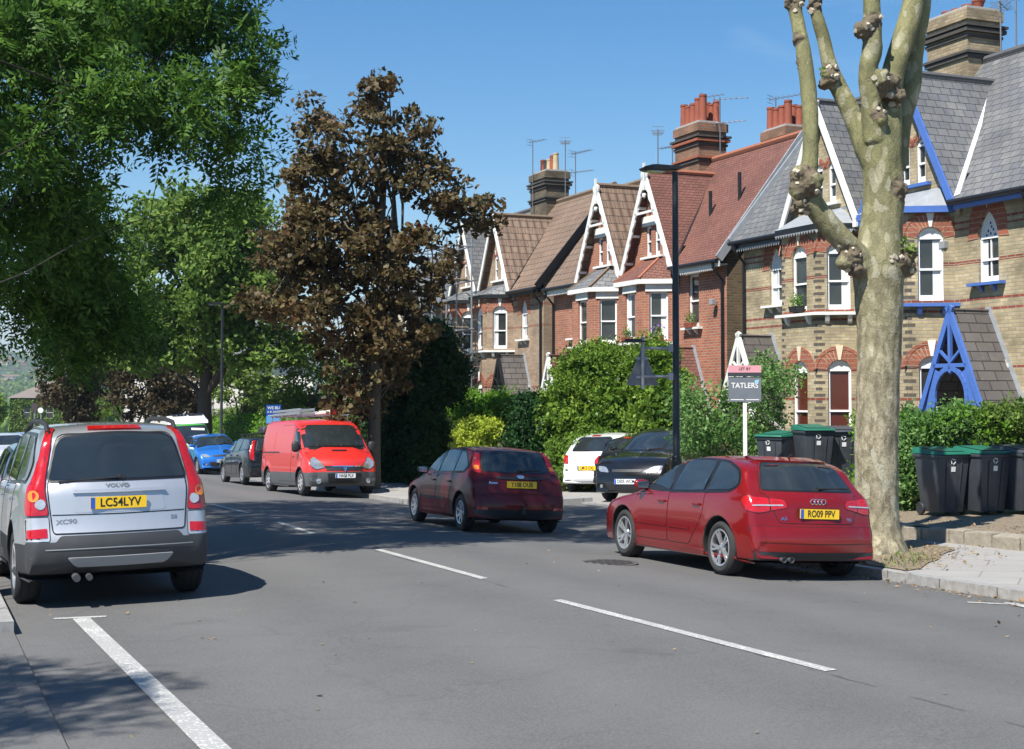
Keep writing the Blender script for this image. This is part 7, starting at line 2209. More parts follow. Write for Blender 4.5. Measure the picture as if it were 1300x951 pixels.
# window boxes and flower pots
def pot(hh, X, y, z, label, col='leaf_privet', fl=None):
    p = hh.root.matrix_world if False else None
    o = Vector(hh.root.location) + Vector((-U.x, -U.y, 0)) * (X * hh.m) + N * y + Vector((0, 0, z))
    r_ = empty('window_box', o, hh.root.rotation_euler.z, label=label, cat='window box'); m_ = MB(); m_.add([(-.2, -.07, 0), (.2, -.07, 0), (.2, .07, 0), (-.2, .07, 0), (-.23, -.09, .14), (.23, -.09, .14), (.23, .09, .14), (-.23, .09, .14)], [(0, 1, 5, 4), (1, 2, 6, 5), (2, 3, 7, 6), (3, 0, 4, 7), (0, 3, 2, 1)])
    m_.build('trough', M['pot_red'] if hh is not h2 else M['black_plastic'], r_)
    P = RNG.normal(size=(220, 3)) * np.array([.13, .05, .10]) + np.array([0, 0, .25]); link('plants', leaf_mesh(P, .06, .5, .4), M[col], r_)
    if fl: P = RNG.normal(size=(60, 3)) * np.array([.13, .06, .10]) + np.array([0, -.03, .38]); link('flowers', leaf_mesh(P, .045, .9, .4), mat('petals', fl, .6), r_)
pot(h2, 1.65, -.93, 3.78, 'black window box of green plants on the bay ledge of the white gabled house')
pot(h3, .85 + .1, -.45, 3.78, 'window box of green plants on the left side of the red brick bay', 'leaf_olive') if False else None
pot(h3, 1.65, -.95, 3.76, 'window box with green plants in the bay left of the lamp post', 'leaf_olive')
pot(h3, 2.75, -.52, 3.76, 'window box with purple flowers in the bay beside the lamp post', 'leaf_olive', (.25, .12, .5))
pot(h3, 3.95, -.12, 4.10, 'terracotta trough of plants on the sill under the security lamp', 'leaf_olive')

# scaffolding on the far house
sc_ = empty('scaffolding', W(54.4, 12.7, -.9), math.atan2(-U.y, -U.x), label='grey scaffold poles and boards against the far slate gabled house', cat='scaffolding')
m_ = MB()
for x in (-2.6, -.9, .8, 2.4):
    for y in (-.55, .45): m_.tube([(x, y, -.6), (x, y, 8.6)], .035, 6)
for z in (1.6, 3.4, 5.2, 7.0, 8.3):
    for y in (-.55, .45): m_.tube([(-2.8, y, z), (2.6, y, z)], .03, 6); 
    for x in (-2.6, -.9, .8, 2.4): m_.tube([(x, -.65, z), (x, .55, z)], .03, 6)
m_.tube([(-2.6, -.58, .2), (.8, -.58, 5.2)], .03, 6); m_.tube([(2.4, -.58, 1.6), (-.9, -.58, 7)], .03, 6)
m_.build('poles', M['galv'], sc_, smooth=True)
m_ = MB()
for z in (3.44, 5.24, 7.04):
    for y in (-.5, -.22, .06): m_.box(-2.7, 2.5, y, y + .24, z, z + .04)
m_.build('boards', mat('scaffold_boards', (.28, .23, .16), .9, noise_amt=.3), sc_)

# far buildings behind the trees
def far_house(name, label, p, w, d, h, rh, wall, roof, rz, wins=(), hip=True, cat='house', ivy=False, group=None):
    r_ = empty(name, p, rz, label=label, cat=cat, group=group)
    m_ = MB(); m_.box(-w / 2, w / 2, 0, d, -4, h); m_.build('wall', wall, r_, uv=True)
    m_ = MB(); e = .4; k = d * .45 if hip else 0.01
    a = [(-w / 2 - e, -e, h), (w / 2 + e, -e, h), (w / 2 + e, d + e, h), (-w / 2 - e, d + e, h)]; t0, t1 = (-w / 2 + k, d / 2, h + rh), (w / 2 - k, d / 2, h + rh)
    m_.add(a + [t0, t1], [(0, 1, 5, 4), (2, 3, 4, 5), (1, 2, 5), (3, 0, 4), (0, 3, 2, 1)]); ro = m_.build('roof', roof, r_, uv=True)
    for x, z, ww, hh in wins:
        f = MB(); f.box(x - ww / 2 - .06, x + ww / 2 + .06, -.06, .02, z - .06, z + hh + .06); f.box(x - ww / 2, x + ww / 2, -.075, -.055, z, z + hh * .48, 1); f.box(x - ww / 2, x + ww / 2, -.075, -.055, z + hh * .52, z + hh, 1); f.build('window', [M['white_paint'], M['pane']], r_)
    return r_
M['render_white'] = mat('white_render', (.72, .70, .64), .8, noise_amt=.08, nscale=2)
M['render_cream'] = mat('cream_render', (.62, .55, .42), .8, noise_amt=.08, nscale=2)
M['ivy_wall'] = mat('ivy_wall', (.05, .09, .02), .9, noise_amt=.5, nscale=3)
q = at(455, 505, 92); far_house('rendered_house', 'white rendered house glimpsed between the trees behind the blue hatchback', (q.x - 9, q.y, -5), 12, 8, 9.0, 3, M['render_white'], M['slate'], .2, [(-4, 5.6, 1, 1.7), (-1, 5.6, 1, 1.7), (2, 5.6, 1, 1.7), (-4, 2.2, 1, 1.8), (-1, 2.2, 1, 1.8), (2, 2.2, 1, 1.8)])
q = W(72, 15.5); far_house('rendered_house', 'cream rendered house seen past the copper maple and the dark holly', (q.x, q.y, -3), 9, 8, 9.5, 3, M['render_cream'], M['slate'], math.atan2(-U.y, -U.x), [(-3, 5.6, 1, 1.7), (0, 5.6, 1, 1.7), (3, 5.6, 1, 1.7), (-3, 2.4, 1, 1.8), (0, 2.4, 1, 1.8)])
q = at(46, 505, 205); ih = far_house('ivy_house', 'ivy covered house with a low grey hipped roof at the bottom of the hill', (q.x + 2.2, q.y, -10.6), 12.5, 8, 12.3, 2.4, M['ivy_wall'], mat('old_slate', (.16, .135, .12), .8, noise_amt=.2, nscale=1), -.12, [(-3.6, 9.4, .95, 1.6), (-.2, 9.4, .95, 1.6), (-3.4, 5.8, 1.0, 1.6), (3, 9.4, .95, 1.6)])
P = RNG.random((16000, 3)) * np.array([12.5, .45, 11.8]) + np.array([-6.25, -.45, .2])
keep = np.ones(len(P), bool)
for x, z, w_, h_ in ((-3.6, 9.4, .95, 1.6), (-.2, 9.4, .95, 1.6), (-3.4, 5.8, 1.0, 1.6), (3, 9.4, .95, 1.6)): keep &= ~((abs(P[:, 0] - x) < w_ / 2 + .1) & (P[:, 2] > z - .1) & (P[:, 2] < z + h_ + .1))
link('ivy', leaf_mesh(P[keep], .28, .8, .2), M['leaf_olive'], ih)
# the hillside across the valley
rnd = random.Random(9)
for k in range(16):
    Y = rnd.uniform(1700, 2500); px = -10 + k * 6.5 + rnd.uniform(-3, 3); q = at(px, 490, Y); z = TZ(q.x, q.y)
    far_house('hillside_terrace', 'distant brick terrace roofs on the hill across the valley, seen past the ivy house', (q.x, q.y, z - 1), rnd.uniform(12, 30), 8, 4, 3, M['brick_red'] if k % 2 else M['render_cream'], M['ridge_brown'] if k % 3 else M['ridge_grey'], rnd.uniform(-.5, .5), hip=False, cat='terrace', group='terraces on the far hillside')

# trees on the far hill (one mass)
P = []
for _ in range(2600):
    Y = rnd.uniform(300, 2700); px = rnd.uniform(-60, 330) if rnd.random() < .7 else rnd.uniform(-400, 900); q = at(px, 490, Y); z = TZ(q.x, q.y)
    s_ = rnd.uniform(3, 6.5)
    for j in range(14): v = Vector((rnd.gauss(0, 1), rnd.gauss(0, 1), rnd.gauss(0, .8))).normalized() * s_ * rnd.uniform(.5, 1); P.append((q.x + v.x, q.y + v.y, z + s_ * .9 + v.z))
o = link('distant_woodland', leaf_mesh(np.array(P), 4.5, .9, .5), M['leaf_green'], None, kind='stuff'); tag(o, 'hazy green woods and gardens covering the hillside across the valley', 'woodland')

# vehicles
build_cars()

# lamp posts, signs, boards
p = W(22.3, 5.2); p.z = pave_z(p.x, p.y); lamp = lamp_post(p, 5.82, 'tall black street lamp with a warning sign bracket, in front of the red brick house', ang=math.atan2(-.25, -.97))
p = W(59, 5.2); p.z = pave_z(p.x, p.y); lamp_post(p, 6.6, 'slim black street lamp beside the trunk of the big green tree', ang=math.atan2(-.25, -.97))
# the sign, seen from behind
pz = W(22.3, 5.2); Yp = pz.y
sg = empty('road_sign', at(816, 463, Yp) , R(8), label='back of a grey triangular warning sign on arms from the lamp post', cat='road sign')
o0 = at(816, 463, Yp); s_ = Yp / 1800
m_ = MB(); tri = fillet([(-.265, -.33, .04), (.265, -.33, .04), (0, .29, .05)], 4)
m_.prism(tri, (0, .03, 0), (1, 0, 0), (0, 0, 1), (0, -1, 0), -.012); m_.build('sign_plate', mat('sign_back', (.16, .17, .18), .5, metal=.3, noise_amt=.2, nscale=9), sg)
m_ = MB(); m_.prism(fillet([(-.255, -.322, .04), (.255, -.322, .04), (0, .275, .05)], 4), (0, .043, 0), (1, 0, 0), (0, 0, 1), (0, 1, 0), .001); m_.prism(fillet([(-.17, -.27, .03), (.17, -.27, .03), (0, .15, .03)], 4), (0, .045, 0), (1, 0, 0), (0, 0, 1), (0, 1, 0), .001, 1); m_.build('sign_face', [M['lamp_red'], M['plate_white']], sg)
m_ = MB(); m_.tube([(.0, .0, -.38), (.0, .0, .44)], .03, 10)
L = (857 - 816) * s_
for z in (.26, -.19): m_.tube([(0, 0, z), (L * math.cos(R(8)) - .03, -L * math.sin(R(8)), z)], .022, 8); m_.bar((L * math.cos(R(8)) - .06, -L * math.sin(R(8)), z - .06), (L * math.cos(R(8)) - .06, -L * math.sin(R(8)), z + .06), .05, .10)
for z in (.1, -.2): m_.box(-.10, .10, .015, .032, z - .02, z + .02)
m_.build('bracket', M['galv'], sg, smooth=True)
m_ = MB(); m_.box(-.30, .04, -.10, .24, .36, .38); m_.box(-.29, -.01, -.02, .01, .36, .41); m_.build('cap_plate', M['black_paint'], sg)

# estate agent's board
Yb = 25.9; pb = at(946, 570, Yb); gb = pave_z(pb.x, pb.y)
bd = empty('agents_board', (pb.x, pb.y, gb), R(-9), label='grey and pink letting board on a white post before the white porch', cat='letting board')
m_ = MB(); top = at(946, 464, Yb).z - gb; k = Yb / 1800
m_.box(-.035, .035, -.02, .02, 0, top - .05); m_.build('post', M['white_paint'], bd)
w2 = 20.5 * k; h_ = 46 * k
m_ = MB(); m_.box(-w2, w2, -.035, -.022, top - h_, top - .21, 0); m_.box(-w2 - .01, w2 + .01, -.05, -.036, top - .20, top - .13, 2); m_.box(-w2, w2, -.045, -.022, top - .13, top, 1)
add_text(m_, 'TATLERS', .135, (0, -.036, top - .37), (1, 0, 0), (0, 0, 1), (0, -1, 0), .002, 3, .002, .92)
add_text(m_, 'LET BY', .07, (0, -.046, top - .065), (1, 0, 0), (0, 0, 1), (0, -1, 0), .002, 2, .001)
m_.box(-w2 + .04, -.02, -.0375, -.036, top - h_ + .03, top - h_ + .045, 3); m_.box(.02, w2 - .04, -.0375, -.036, top - h_ + .03, top - h_ + .045, 3)
m_.poly([(w2 - .12, -.039, top - .33), (w2 - .05, -.039, top - .32), (w2 - .03, -.039, top - .26), (w2 - .11, -.039, top - .27)], 4)
m_.build('board', [mat('board_grey', (.13, .145, .17), .5, noise_amt=.15), mat('board_pink', (.58, .27, .31), .55), mat('board_dark', (.03, .035, .04), .5), M['sticker'], mat('board_blue', (.25, .5, .62), .5)], bd)

# blue sign past the black estate
Yq = 47.0; pq = at(347, 560, Yq); gq = pave_z(pq.x, pq.y); bs = empty('blue_sign', (pq.x, pq.y, gq), R(12), label='blue notice board on a thin pole behind the black estate car', cat='sign')
k = Yq / 1800; tq = at(346, 514, Yq).z - gq
m_ = MB(); m_.tube([(.05, 0, 0), (.05, 0, tq - .1)], .03, 8); m_.build('post', M['black_paint'], bs)
m_ = MB(); w2 = 9.3 * k; m_.box(-w2, w2, -.05, -.03, tq - 24 * k, tq, 0); m_.box(-w2 + .01, w2 - .01, -.053, -.0505, tq - 23.5 * k, tq - 14 * k, 1)
add_text(m_, 'WE BU', .13, (0, -.051, tq - 4.0 * k), (1, 0, 0), (0, 0, 1), (0, -1, 0), .003, 2, .002); add_text(m_, 'A B A T A', .10, (0, -.051, tq - 9 * k), (1, 0, 0), (0, 0, 1), (0, -1, 0), .003, 2, .001)
m_.box(-w2 + .06, w2 - .06, -.055, -.053, tq - 13.6 * k, tq - 13.0 * k, 2)
m_.build('board', [mat('sign_blue', (.01, .07, .32), .4), mat('sign_light_blue', (.12, .32, .60), .4), M['sticker']], bs)
# far signs by the ivy house
for px, py, w_, h_, r_, col, lab, nm in ((44, 517, 7, 10, 0, (.05, .035, .04), 'small dark hanging sign on a post in front of the ivy covered house', 'hanging_sign'), (52, 521, 7, 7, 1, (.65, .66, .68), 'round white sign on a post in front of the ivy covered house', 'round_sign')):
    Y = 95.0; q = at(px, py, Y); k = Y / 1800; g_ = plane(q.x, q.y); s_o = empty(nm, (q.x, q.y, g_), 0, label=lab, cat='sign'); zc = q.z - g_
    m_ = MB(); m_.tube([(0, 0, -1.0), (0, 0, zc)], .05, 6); m_.build('post', M['galv'], s_o); m_ = MB()
    if r_: m_.lathe((0, -.08, zc), [(0, -.01), (w_ / 2 * k, -.01), (w_ / 2 * k, .02), (0, .02)], 20, 'y')
    else: m_.box(-w_ / 2 * k, w_ / 2 * k, -.10, -.06, zc - h_ / 2 * k, zc + h_ / 2 * k)
    m_.build('sign_plate', mat('far_sign', col, .6), s_o)

# bins
NB = math.atan2(U.y, U.x) + PI                       # local -y faces the road
def vz(x, y): return pave_z(x, y) + .17
NR = math.atan2(N.y, N.x) - PI / 2
for k, (px, py, lid, lab) in enumerate(((1196, 654, 'bin_green', 'green lidded black wheeled bin nearest the plane tree in the row of three'), (1248, 653, 'bin_green', 'green lidded wheeled bin in the middle of the row of three'), (1297, 652, 'bin_body', 'wheeled bin with a dark grey lid at the right edge of the picture'))):
    q = G(px, py, vz); q = q + N * .0; q.z = vz(q.x, q.y); bin_(q, .32 + .04 * k, lid, lab)
for px, py, Y, lid, lab, tilt in ((988, 548, 27.2, 'bin_green', 'low green lidded wheeled bin beside the letting board', 0), (1032, 540, 26.6, 'bin_green', 'tall black bin with a green lid behind the roof of the red estate', 0), (1066, 542, 26.9, 'bin_body', 'grey lidded bin half hidden behind the plane tree trunk', 0)):
    q = at(px, py, Y); z = q.z - 1.06; b_ = bin_((q.x, q.y, z), (-.75, .15, .05)[int(px > 1000) + int(px > 1050)], lid, lab)
    gz = pave_z(q.x, q.y)
    if z - gz > .05:
        pass
q = at(1027, 540, 27.0); zz = at(1027, 540, 26.8).z - 1.06
st_ = MB()
for k in range(3):
    pass

# ------------------------------------------------------------------ planting
plane_tree()
Ym = 38.6
base = W(39.6, 5.5); base.z = pave_z(base.x, base.y)
tree('maple_tree', 'bronze leaved maple street tree behind the red van', 'tree', base, [base, base + Vector((.05, 0, 2.2)), base + Vector((.15, .1, 4.5)), base + Vector((0.2, .1, 7)), base + Vector((.3, 0, 9.5))],
     [E(455, 200, Ym, 75, 62, 1.6), E(400, 225, Ym, 40, 45, 1.2), E(385, 150, Ym, 26, 28, .8), E(520, 180, Ym, 35, 40, 1.1), E(470, 118, Ym, 28, 30, .8), E(490, 100, Ym, 14, 16, .4), E(545, 240, Ym, 45, 40, 1.4), E(590, 262, Ym, 34, 24, 1.0), E(430, 310, Ym, 90, 60, 2.2), E(520, 330, Ym, 70, 55, 2.0), E(370, 320, Ym, 40, 48, 1.5), E(345, 385, Ym, 42, 22, 1.4), E(420, 400, Ym, 70, 55, 2.0), E(500, 410, Ym, 65, 60, 2.0), E(470, 470, Ym, 55, 42, 1.6), E(455, 515, Ym, 46, 34, 1.5), E(400, 300, Ym, 70, 50, 2), E(600, 285, Ym, 26, 14, .8)],
     500, 42, .40, .115, M['leaf_copper'], M['bark_twig'], tr=.18, aspect=.75, limbs=22, twigs=300, shell=.35, seed=3, lf=.30)
# big green tree further down
Yg = 65.0; base = W(68, 6.2); base.z = pave_z(base.x, base.y)
tree('lime_tree', 'tall green broadleaved tree above the green camper van', 'tree', base, [base, base + Vector((0, 0, 3)), base + Vector((.2, 0, 6)), base + Vector((.4, 0, 10))],
     [E(255, 275, Yg, 75, 42, 2.6), E(200, 300, Yg, 45, 50, 2.4), E(310, 300, Yg, 55, 50, 2.6), E(250, 360, Yg, 110, 60, 3.4), E(330, 370, Yg, 60, 60, 2.8), E(220, 420, Yg, 90, 50, 3), E(330, 440, Yg, 75, 32, 2.4), E(190, 440, Yg, 60, 30, 2.2), E(270, 330, Yg, 60, 50, 3.5)],
     560, 55, .75, .17, M['leaf_green'], M['bark'], tr=.36, aspect=.75, limbs=14, twigs=160, shell=.5, seed=5, twig_r=.02)
# overhanging ash tree on the left
base = W(15.5, -8.6); base.z = pave_z(base.x, base.y)
ash = []
rnd = random.Random(21)
for px, py, Y, rx, rz, ry in [(60, 60, 17, 90, 70, 1.6), (180, 40, 18, 80, 50, 1.5), (270, 20, 18, 60, 40, 1.2), (315, 110, 18, 34, 42, .8), (330, 60, 18, 18, 30, .5), (250, 130, 17.5, 62, 50, 1.2), (150, 130, 17, 80, 60, 1.5), (50, 170, 17, 70, 70, 1.6), (295, 190, 18, 40, 38, .8), (280, 250, 18.5, 30, 22, .6), (40, 270, 18, 75, 70, 1.8), (95, 270, 19, 48, 60, 1.6), (112, 330, 20, 60, 50, 1.8), (60, 360, 20, 85, 60, 2), (150, 395, 21, 45, 30, 1.5), (100, 420, 21, 80, 50, 2), 
                             (-120, 100, 17, 120, 150, 2.5), (-120, 330, 19, 120, 120, 2.5)]:
    ash.append(E(px, py, Y, rx, rz, ry))
for x, y, z, r_ in [(-3.5, 17, 10.6, 1.7), (-1.6, 18.2, 10.9, 1.6), (-1.2, 19.2, 10.9, 1.2), (-6, 17, 10.5, 2.2), (-4.6, 20, 10.8, 1.8), (-2.6, 21.5, 10.8, 1.7), (-8, 20, 9.5, 2.4), (-6.2, 23, 10, 2.0), (-9, 24, 8.5, 2.4), (-2.0, 22.8, 11.0, 1.3), (-4.0, 23.5, 10.5, 1.5), (-9.5, 14.0, 9.5, 1.6), (-8.2, 4.9, 8.6, 1.3), (-7.2, 3.8, 8.8, 1.2), (-8, 26, 9, 2.0), (-5.4, 26, 10, 1.7)]:
    ash.append((x, y, z, r_, r_, r_ * .5, 1.15))
tp = [base, base + Vector((.1, .8, 2.5)), base + Vector((.5, 2.6, 5.5)), Vector((-6.3, 16.2, 8.4)), Vector((-5.6, 18, 10)), Vector((-4.4, 19.2, 10.9))]
tree('ash_tree', 'large ash tree whose leafy boughs hang over the road from the left', 'tree', base, tp, ash, 2500, 15, .36, .098, M['leaf_ash'], M['bark_dark'], tr=.30, aspect=.36, lkind='pinnate', limbs=30, twigs=650, shell=.2, seed=8, flat=.8, up=.2, twig_r=.005, lf=.05)
# a low bough near the camera: shade in the bottom left corner
# smaller bronze trees down the left side
for k, (px, Y, lab, ells) in enumerate(((105, 74, 'small dull bronze tree just right of the ivy covered house', [(95, 470, 42, 32), (85, 500, 38, 24), (120, 450, 40, 26), (100, 525, 26, 14)]), (165, 80, 'dull bronze tree left of the green camper van, behind the silver car', [(170, 490, 48, 34), (205, 470, 40, 30), (150, 460, 45, 30), (190, 515, 40, 18)]), (225, 88, 'farthest dull bronze tree, between the camper van and the green tree trunk', [(228, 490, 34, 32), (215, 460, 40, 26), (235, 515, 30, 16)]))):
    b0 = at(px, 545, Y); b0.z = plane(b0.x, b0.y) - .2
    tree('bronze_tree', lab, 'tree', b0, [b0, b0 + Vector((0, 0, 1.5)), b0 + Vector((.1, 0, 3.5))], [E(a, b_, Y, c_, d_, 2.0) for a, b_, c_, d_ in ells], 130, 45, .6, .16, M['leaf_dull'], M['bark'], tr=.18, limbs=6, twigs=50, seed=30 + k, twig_r=.02)
# olive green trees behind the blue sign
for k, (px, Y, lab, ells, lm) in enumerate(((385, 66, 'feathery olive green tree behind the blue notice board', [(390, 495, 60, 36), (430, 485, 44, 40), (350, 505, 44, 30), (400, 455, 50, 26), (450, 505, 36, 30)], 'leaf_olive'), (300, 78, 'pale yellow green tree between the lamp post and the green tree trunk', [(300, 495, 44, 26), (325, 475, 36, 24), (290, 470, 30, 20), (345, 500, 30, 22)], 'leaf_olive'), (-12, 120, 'bushy green tree beside the ivy covered house', [(-14, 520, 18, 24)], 'leaf_green'), (125, 110, 'round green tree behind the small bronze tree', [(125, 515, 30, 22), (100, 530, 20, 16)], 'leaf_hedge'))):
    b0 = at(px, 545, Y); b0.z = plane(b0.x, b0.y) - .2
    tree('garden_tree', lab, 'tree', b0, [b0, b0 + Vector((0, 0, 1.2)), b0 + Vector((.1, 0, 2.6))], [E(a, b_, Y, c_, d_, 2.0) for a, b_, c_, d_ in ells], 120, 45, .5, .13, M[lm], M['bark_twig'], tr=.12, limbs=8, twigs=60, seed=50 + k, twig_r=.018)
# background tree line on the left, closing the street
for k in range(7):
    px = -260 + k * 55; Y = 130 + 10 * (k % 3); 
    if -60 < px < 130: continue
    b0 = at(px, 545, Y); b0.z = plane(b0.x, b0.y); 
    tree('garden_tree', 'green tree in the far tree line down the hill, number of similar crowns' if False else 'green tree in the distant tree line at the bottom of the hill', 'tree', b0, [b0, b0 + Vector((0, 0, 2)), b0 + Vector((0, 0, 5))], [E(px, 520, Y, 36, 34, 3.5), E(px + 10, 495, Y, 26, 22, 3)], 60, 40, 1.1, .34, M['leaf_green'], M['bark'], tr=.25, limbs=4, twigs=20, seed=70 + k, twig_r=.03, group='trees at the bottom of the hill')

# hedges and shrubs on the right, from far to near
hd = lambda *a, **k: hedge(*a, **k)
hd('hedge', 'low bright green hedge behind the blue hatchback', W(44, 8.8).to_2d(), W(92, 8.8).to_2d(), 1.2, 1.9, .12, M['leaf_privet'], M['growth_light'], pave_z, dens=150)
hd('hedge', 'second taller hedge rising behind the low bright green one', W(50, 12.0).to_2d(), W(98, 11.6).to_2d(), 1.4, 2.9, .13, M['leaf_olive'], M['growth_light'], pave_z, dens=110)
b0 = W(33.6, 8.4); b0.z = pave_z(b0.x, b0.y)
Yh = b0.y
bush('holly_tree', 'tall dark evergreen screen between the red van and the golden shrub', 'evergreen shrub', b0, [E(515, 590, Yh + 8.0, 40, 40, 1.0), E(505, 540, Yh + 8.0, 38, 60, 1.2), E(538, 560, Yh + 6.6, 34, 60, 1.1), E(550, 480, Yh + 7.2, 48, 48, 1.3), E(548, 435, Yh + 7.2, 34, 34, 1.0), E(500, 480, Yh + 7.8, 35, 40, 1.2), E(480, 560, Yh + 10.1, 22, 60, 1.0), E(575, 470, Yh + 7.6, 22, 26, .8), E(540, 598, Yh + 6.4, 30, 26, .9)], 380, 90, .34, .10, M['leaf_dark'], M['growth'], shell=.6, stems=4)
b0 = W(38.5, 10.2); b0.z = pave_z(b0.x, b0.y); Yc = b0.y + .8
bush('golden_shrub', 'bright yellow green shrub between the dark evergreens and the laurel hedge', 'shrub', b0, [E(603, 549, 39.2, 30, 22, .8), E(624, 546, 39.4, 18, 18, .7), E(608, 580, 39.0, 34, 26, .8)], 90, 80, .22, .075, M['leaf_golden'], M['growth_light'], shell=.6)
b0 = W(43, 11.2); b0.z = pave_z(b0.x, b0.y); Yc = b0.y + .5
bush('clipped_shrub', 'mid green rounded shrub behind the yellow green shrub, under the black porch', 'shrub', b0, [E(605, 520, Yc, 40, 22, 1.0), E(640, 518, Yc, 30, 22, 1.0)], 70, 80, .3, .085, M['leaf_privet'], M['growth'], shell=.6)
b0 = W(37.5, 10.4); b0.z = pave_z(b0.x, b0.y); Yc = b0.y
bush('dark_shrub', 'dark green shaded shrub left of the laurel hedge, behind the maroon hatchback', 'shrub', b0, [E(668, 555, Yc, 30, 46, 1.0), E(695, 560, Yc, 36, 50, 1.0), E(672, 600, Yc, 46, 30, .9), E(680, 520, Yc + .4, 30, 24, .9)], 170, 90, .28, .09, M['leaf_dark'], M['growth'], shell=.6)
b0 = W(34.6, 11.4); b0.z = pave_z(b0.x, b0.y); Yc = b0.y + .9
bush('laurel_hedge', 'tall glossy yellow green laurel hedge in front of the red brick houses', 'hedge', b0, [E(735, 520, Yc + 1, 50, 72, 1.1), E(790, 520, Yc, 55, 76, 1.1), E(840, 520, Yc - 1, 48, 66, 1.1), E(765, 470, Yc + .5, 55, 40, 1.0), E(825, 465, Yc - .6, 40, 34, 1.0), E(710, 545, Yc + 1.4, 36, 50, 1.0), E(800, 590, Yc - .6, 120, 44, 1.0), E(770, 462, Yc + .6, 26, 22, .6)], 620, 80, .26, .095, M['leaf_hedge'], M['growth'], shell=.6, aspect=.5, coref=.7)
# creeper and shrubs in front of the white gabled house
b0 = W(28.3, 11.0); b0.z = pave_z(b0.x, b0.y); Yc = b0.y - .2
bush('creeper_shrub', 'loose straggling shrub around the letting board in front of the white porch', 'shrub', b0, [E(880, 540, Yc, 30, 50, .9), E(905, 535, Yc, 34, 44, .9), E(940, 530, Yc, 40, 50, .8), E(975, 500, Yc, 22, 60, .7), E(990, 485, Yc, 26, 22, .6), E(875, 500, Yc + .3, 18, 20, .5), E(930, 565, Yc, 60, 28, .8)], 190, 60, .30, .085, M['leaf_creeper'], None, shell=.55, stems=26, bmat=M['bark_twig'])
for k, (px, py, n_) in enumerate(((978, 455, 5), (1000, 500, 5), (935, 450, 4))): pass
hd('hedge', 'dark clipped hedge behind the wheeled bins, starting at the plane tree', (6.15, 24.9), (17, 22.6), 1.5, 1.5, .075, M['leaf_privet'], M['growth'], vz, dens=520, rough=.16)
YD = lambda px, d: (6.42 + d / .9225) / ((px - CX) / F_PX + .4183)
b0 = W(19.6, 10.4); b0.z = pave_z(b0.x, b0.y)
bush('garden_shrub', 'leafy shrub below the blue porch, just above the bins', 'shrub', b0, [E(1165, 548, 24.3, 30, 30, .6), E(1215, 532, 24.2, 30, 20, .5), E(1148, 585, 23.9, 18, 48, .5), E(1148, 622, 23.8, 16, 20, .4)], 90, 70, .22, .07, M['leaf_creeper'], M['growth'], shell=.7)
b0 = W(17.4, 10.4); b0.z = pave_z(b0.x, b0.y)
bush('garden_shrub', 'yellow tipped feathery shrub at the right edge below the blue porch', 'shrub', b0, [E(1265, 535, 24.0, 30, 22, .5), E(1302, 532, 23.9, 28, 26, .5)], 60, 70, .22, .07, M['leaf_olive'], M['growth'], shell=.7)
# rear gardens' trees are hidden by the houses

# grass tufts at the pavement's back edge
P = []
for _ in range(2500):
    t = random.uniform(8, 23); d = 7.42 + abs(random.gauss(0, .07)); p = W(t, d)
    if noise.noise(Vector((t * 1.3, 0, 0))) > .05: P.append((p.x, p.y, pave_z(p.x, p.y) + .01))
for _ in range(130):
    q = G(1150 + random.gauss(0, 16), 712 + random.gauss(0, 6)); P.append((q.x, q.y, pave_z(q.x, q.y) + .02))
o = link('weeds', leaf_mesh(np.array(P), .07, .22, -.2, direction=np.array([0, 0, 1.5])), M['leaf_green'], None, kind='stuff'); tag(o, 'small green weeds growing along the stones at the back of the pavement', 'weeds')

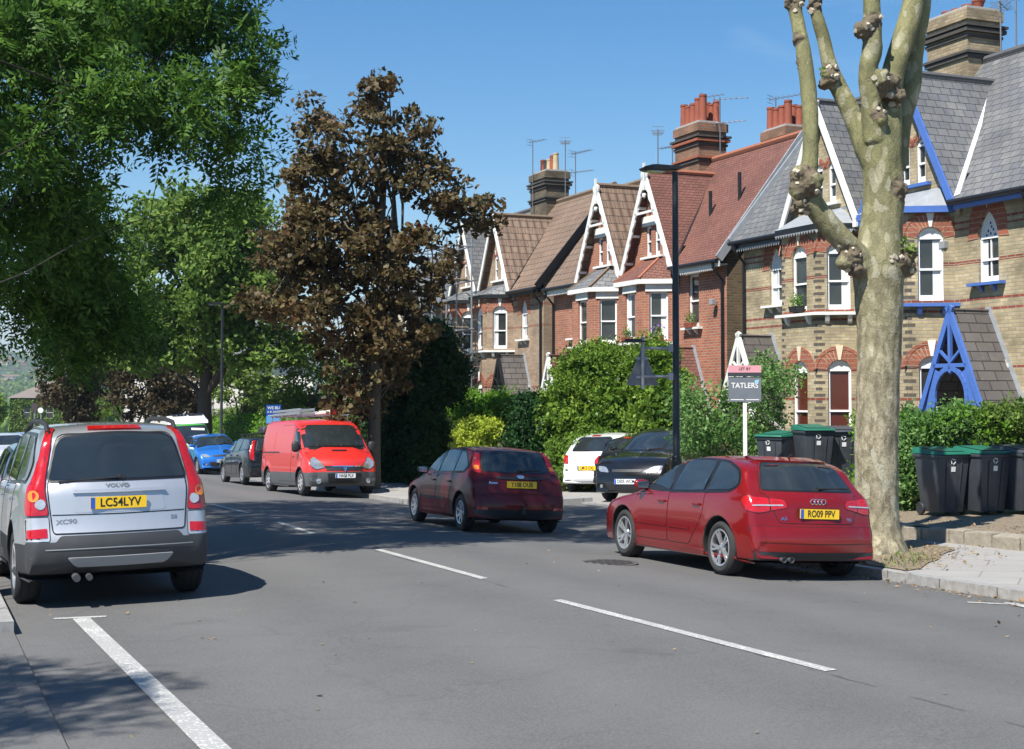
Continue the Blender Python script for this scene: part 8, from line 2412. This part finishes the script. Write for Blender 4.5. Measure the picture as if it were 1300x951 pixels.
# ------------------------------------------------------------------ light
az = Vector((-.60, -.80)); az.normalize(); EL = R(54)
sun = bpy.data.lights.new('sun', 'SUN'); sun.energy = 5.0; sun.angle = R(.5); sun.color = (1.0, .955, .88)
so = bpy.data.objects.new('sun', sun); COL.objects.link(so)
dv = Vector((az.x * math.cos(EL), az.y * math.cos(EL), math.sin(EL)))
so.rotation_euler = dv.to_track_quat('Z', 'Y').to_euler(); so.location = (-20, -20, 40)
w = bpy.data.worlds.new('World'); SC.world = w; w.use_nodes = True; t = w.node_tree; bg = t.nodes['Background']
sk = t.nodes.new('ShaderNodeTexSky'); sk.sky_type = 'NISHITA'; sk.sun_disc = False; sk.sun_elevation = EL; sk.sun_rotation = math.atan2(az.x, az.y)
sk.air_density = 1.0; sk.dust_density = .0; sk.ozone_density = 1.6
hs = t.nodes.new('ShaderNodeHueSaturation'); hs.inputs['Saturation'].default_value = 1.42; t.links.new(sk.outputs[0], hs.inputs['Color']); tcw = t.nodes.new('ShaderNodeTexCoord'); mpw = t.nodes.new('ShaderNodeMapping'); mpw.inputs['Scale'].default_value = (1.2, 1.2, 7); t.links.new(tcw.outputs['Generated'], mpw.inputs[0])
nw = t.nodes.new('ShaderNodeTexNoise'); nw.inputs['Scale'].default_value = 2.3; nw.inputs['Detail'].default_value = 7; nw.inputs['Distortion'].default_value = .8; t.links.new(mpw.outputs[0], nw.inputs['Vector'])
rw = t.nodes.new('ShaderNodeMapRange'); rw.inputs[1].default_value = .50; rw.inputs[2].default_value = .85; rw.inputs[4].default_value = .38; t.links.new(nw.outputs['Fac'], rw.inputs[0])
mw_ = t.nodes.new('ShaderNodeMix'); mw_.data_type = 'RGBA'; mw_.inputs[7].default_value = (7.5, 8.2, 9.5, 1); t.links.new(rw.outputs[0], mw_.inputs[0]); t.links.new(hs.outputs[0], mw_.inputs[6]); t.links.new(mw_.outputs[2], bg.inputs[0]); bg.inputs[1].default_value = .077
SC.view_settings.view_transform = 'Standard'; SC.view_settings.look = 'None'; SC.view_settings.exposure = .86; SC.view_settings.gamma = 1
SC.cycles.max_bounces = 6; SC.cycles.transparent_max_bounces = 8

# the air over the valley
hz = MB(); hz.box(-7300, 7300, -7300, 7300, -120, 260)
m = bpy.data.materials.new('haze'); tt = nt(m); oo = tt.nodes.new('ShaderNodeOutputMaterial'); vv = tt.nodes.new('ShaderNodeVolumePrincipled')
vv.inputs['Color'].default_value = (.62, .74, .92, 1); vv.inputs['Density'].default_value = .00018; vv.inputs['Anisotropy'].default_value = .2
tt.links.new(vv.outputs[0], oo.inputs['Volume'])
hz.build('haze', m, kind='stuff')
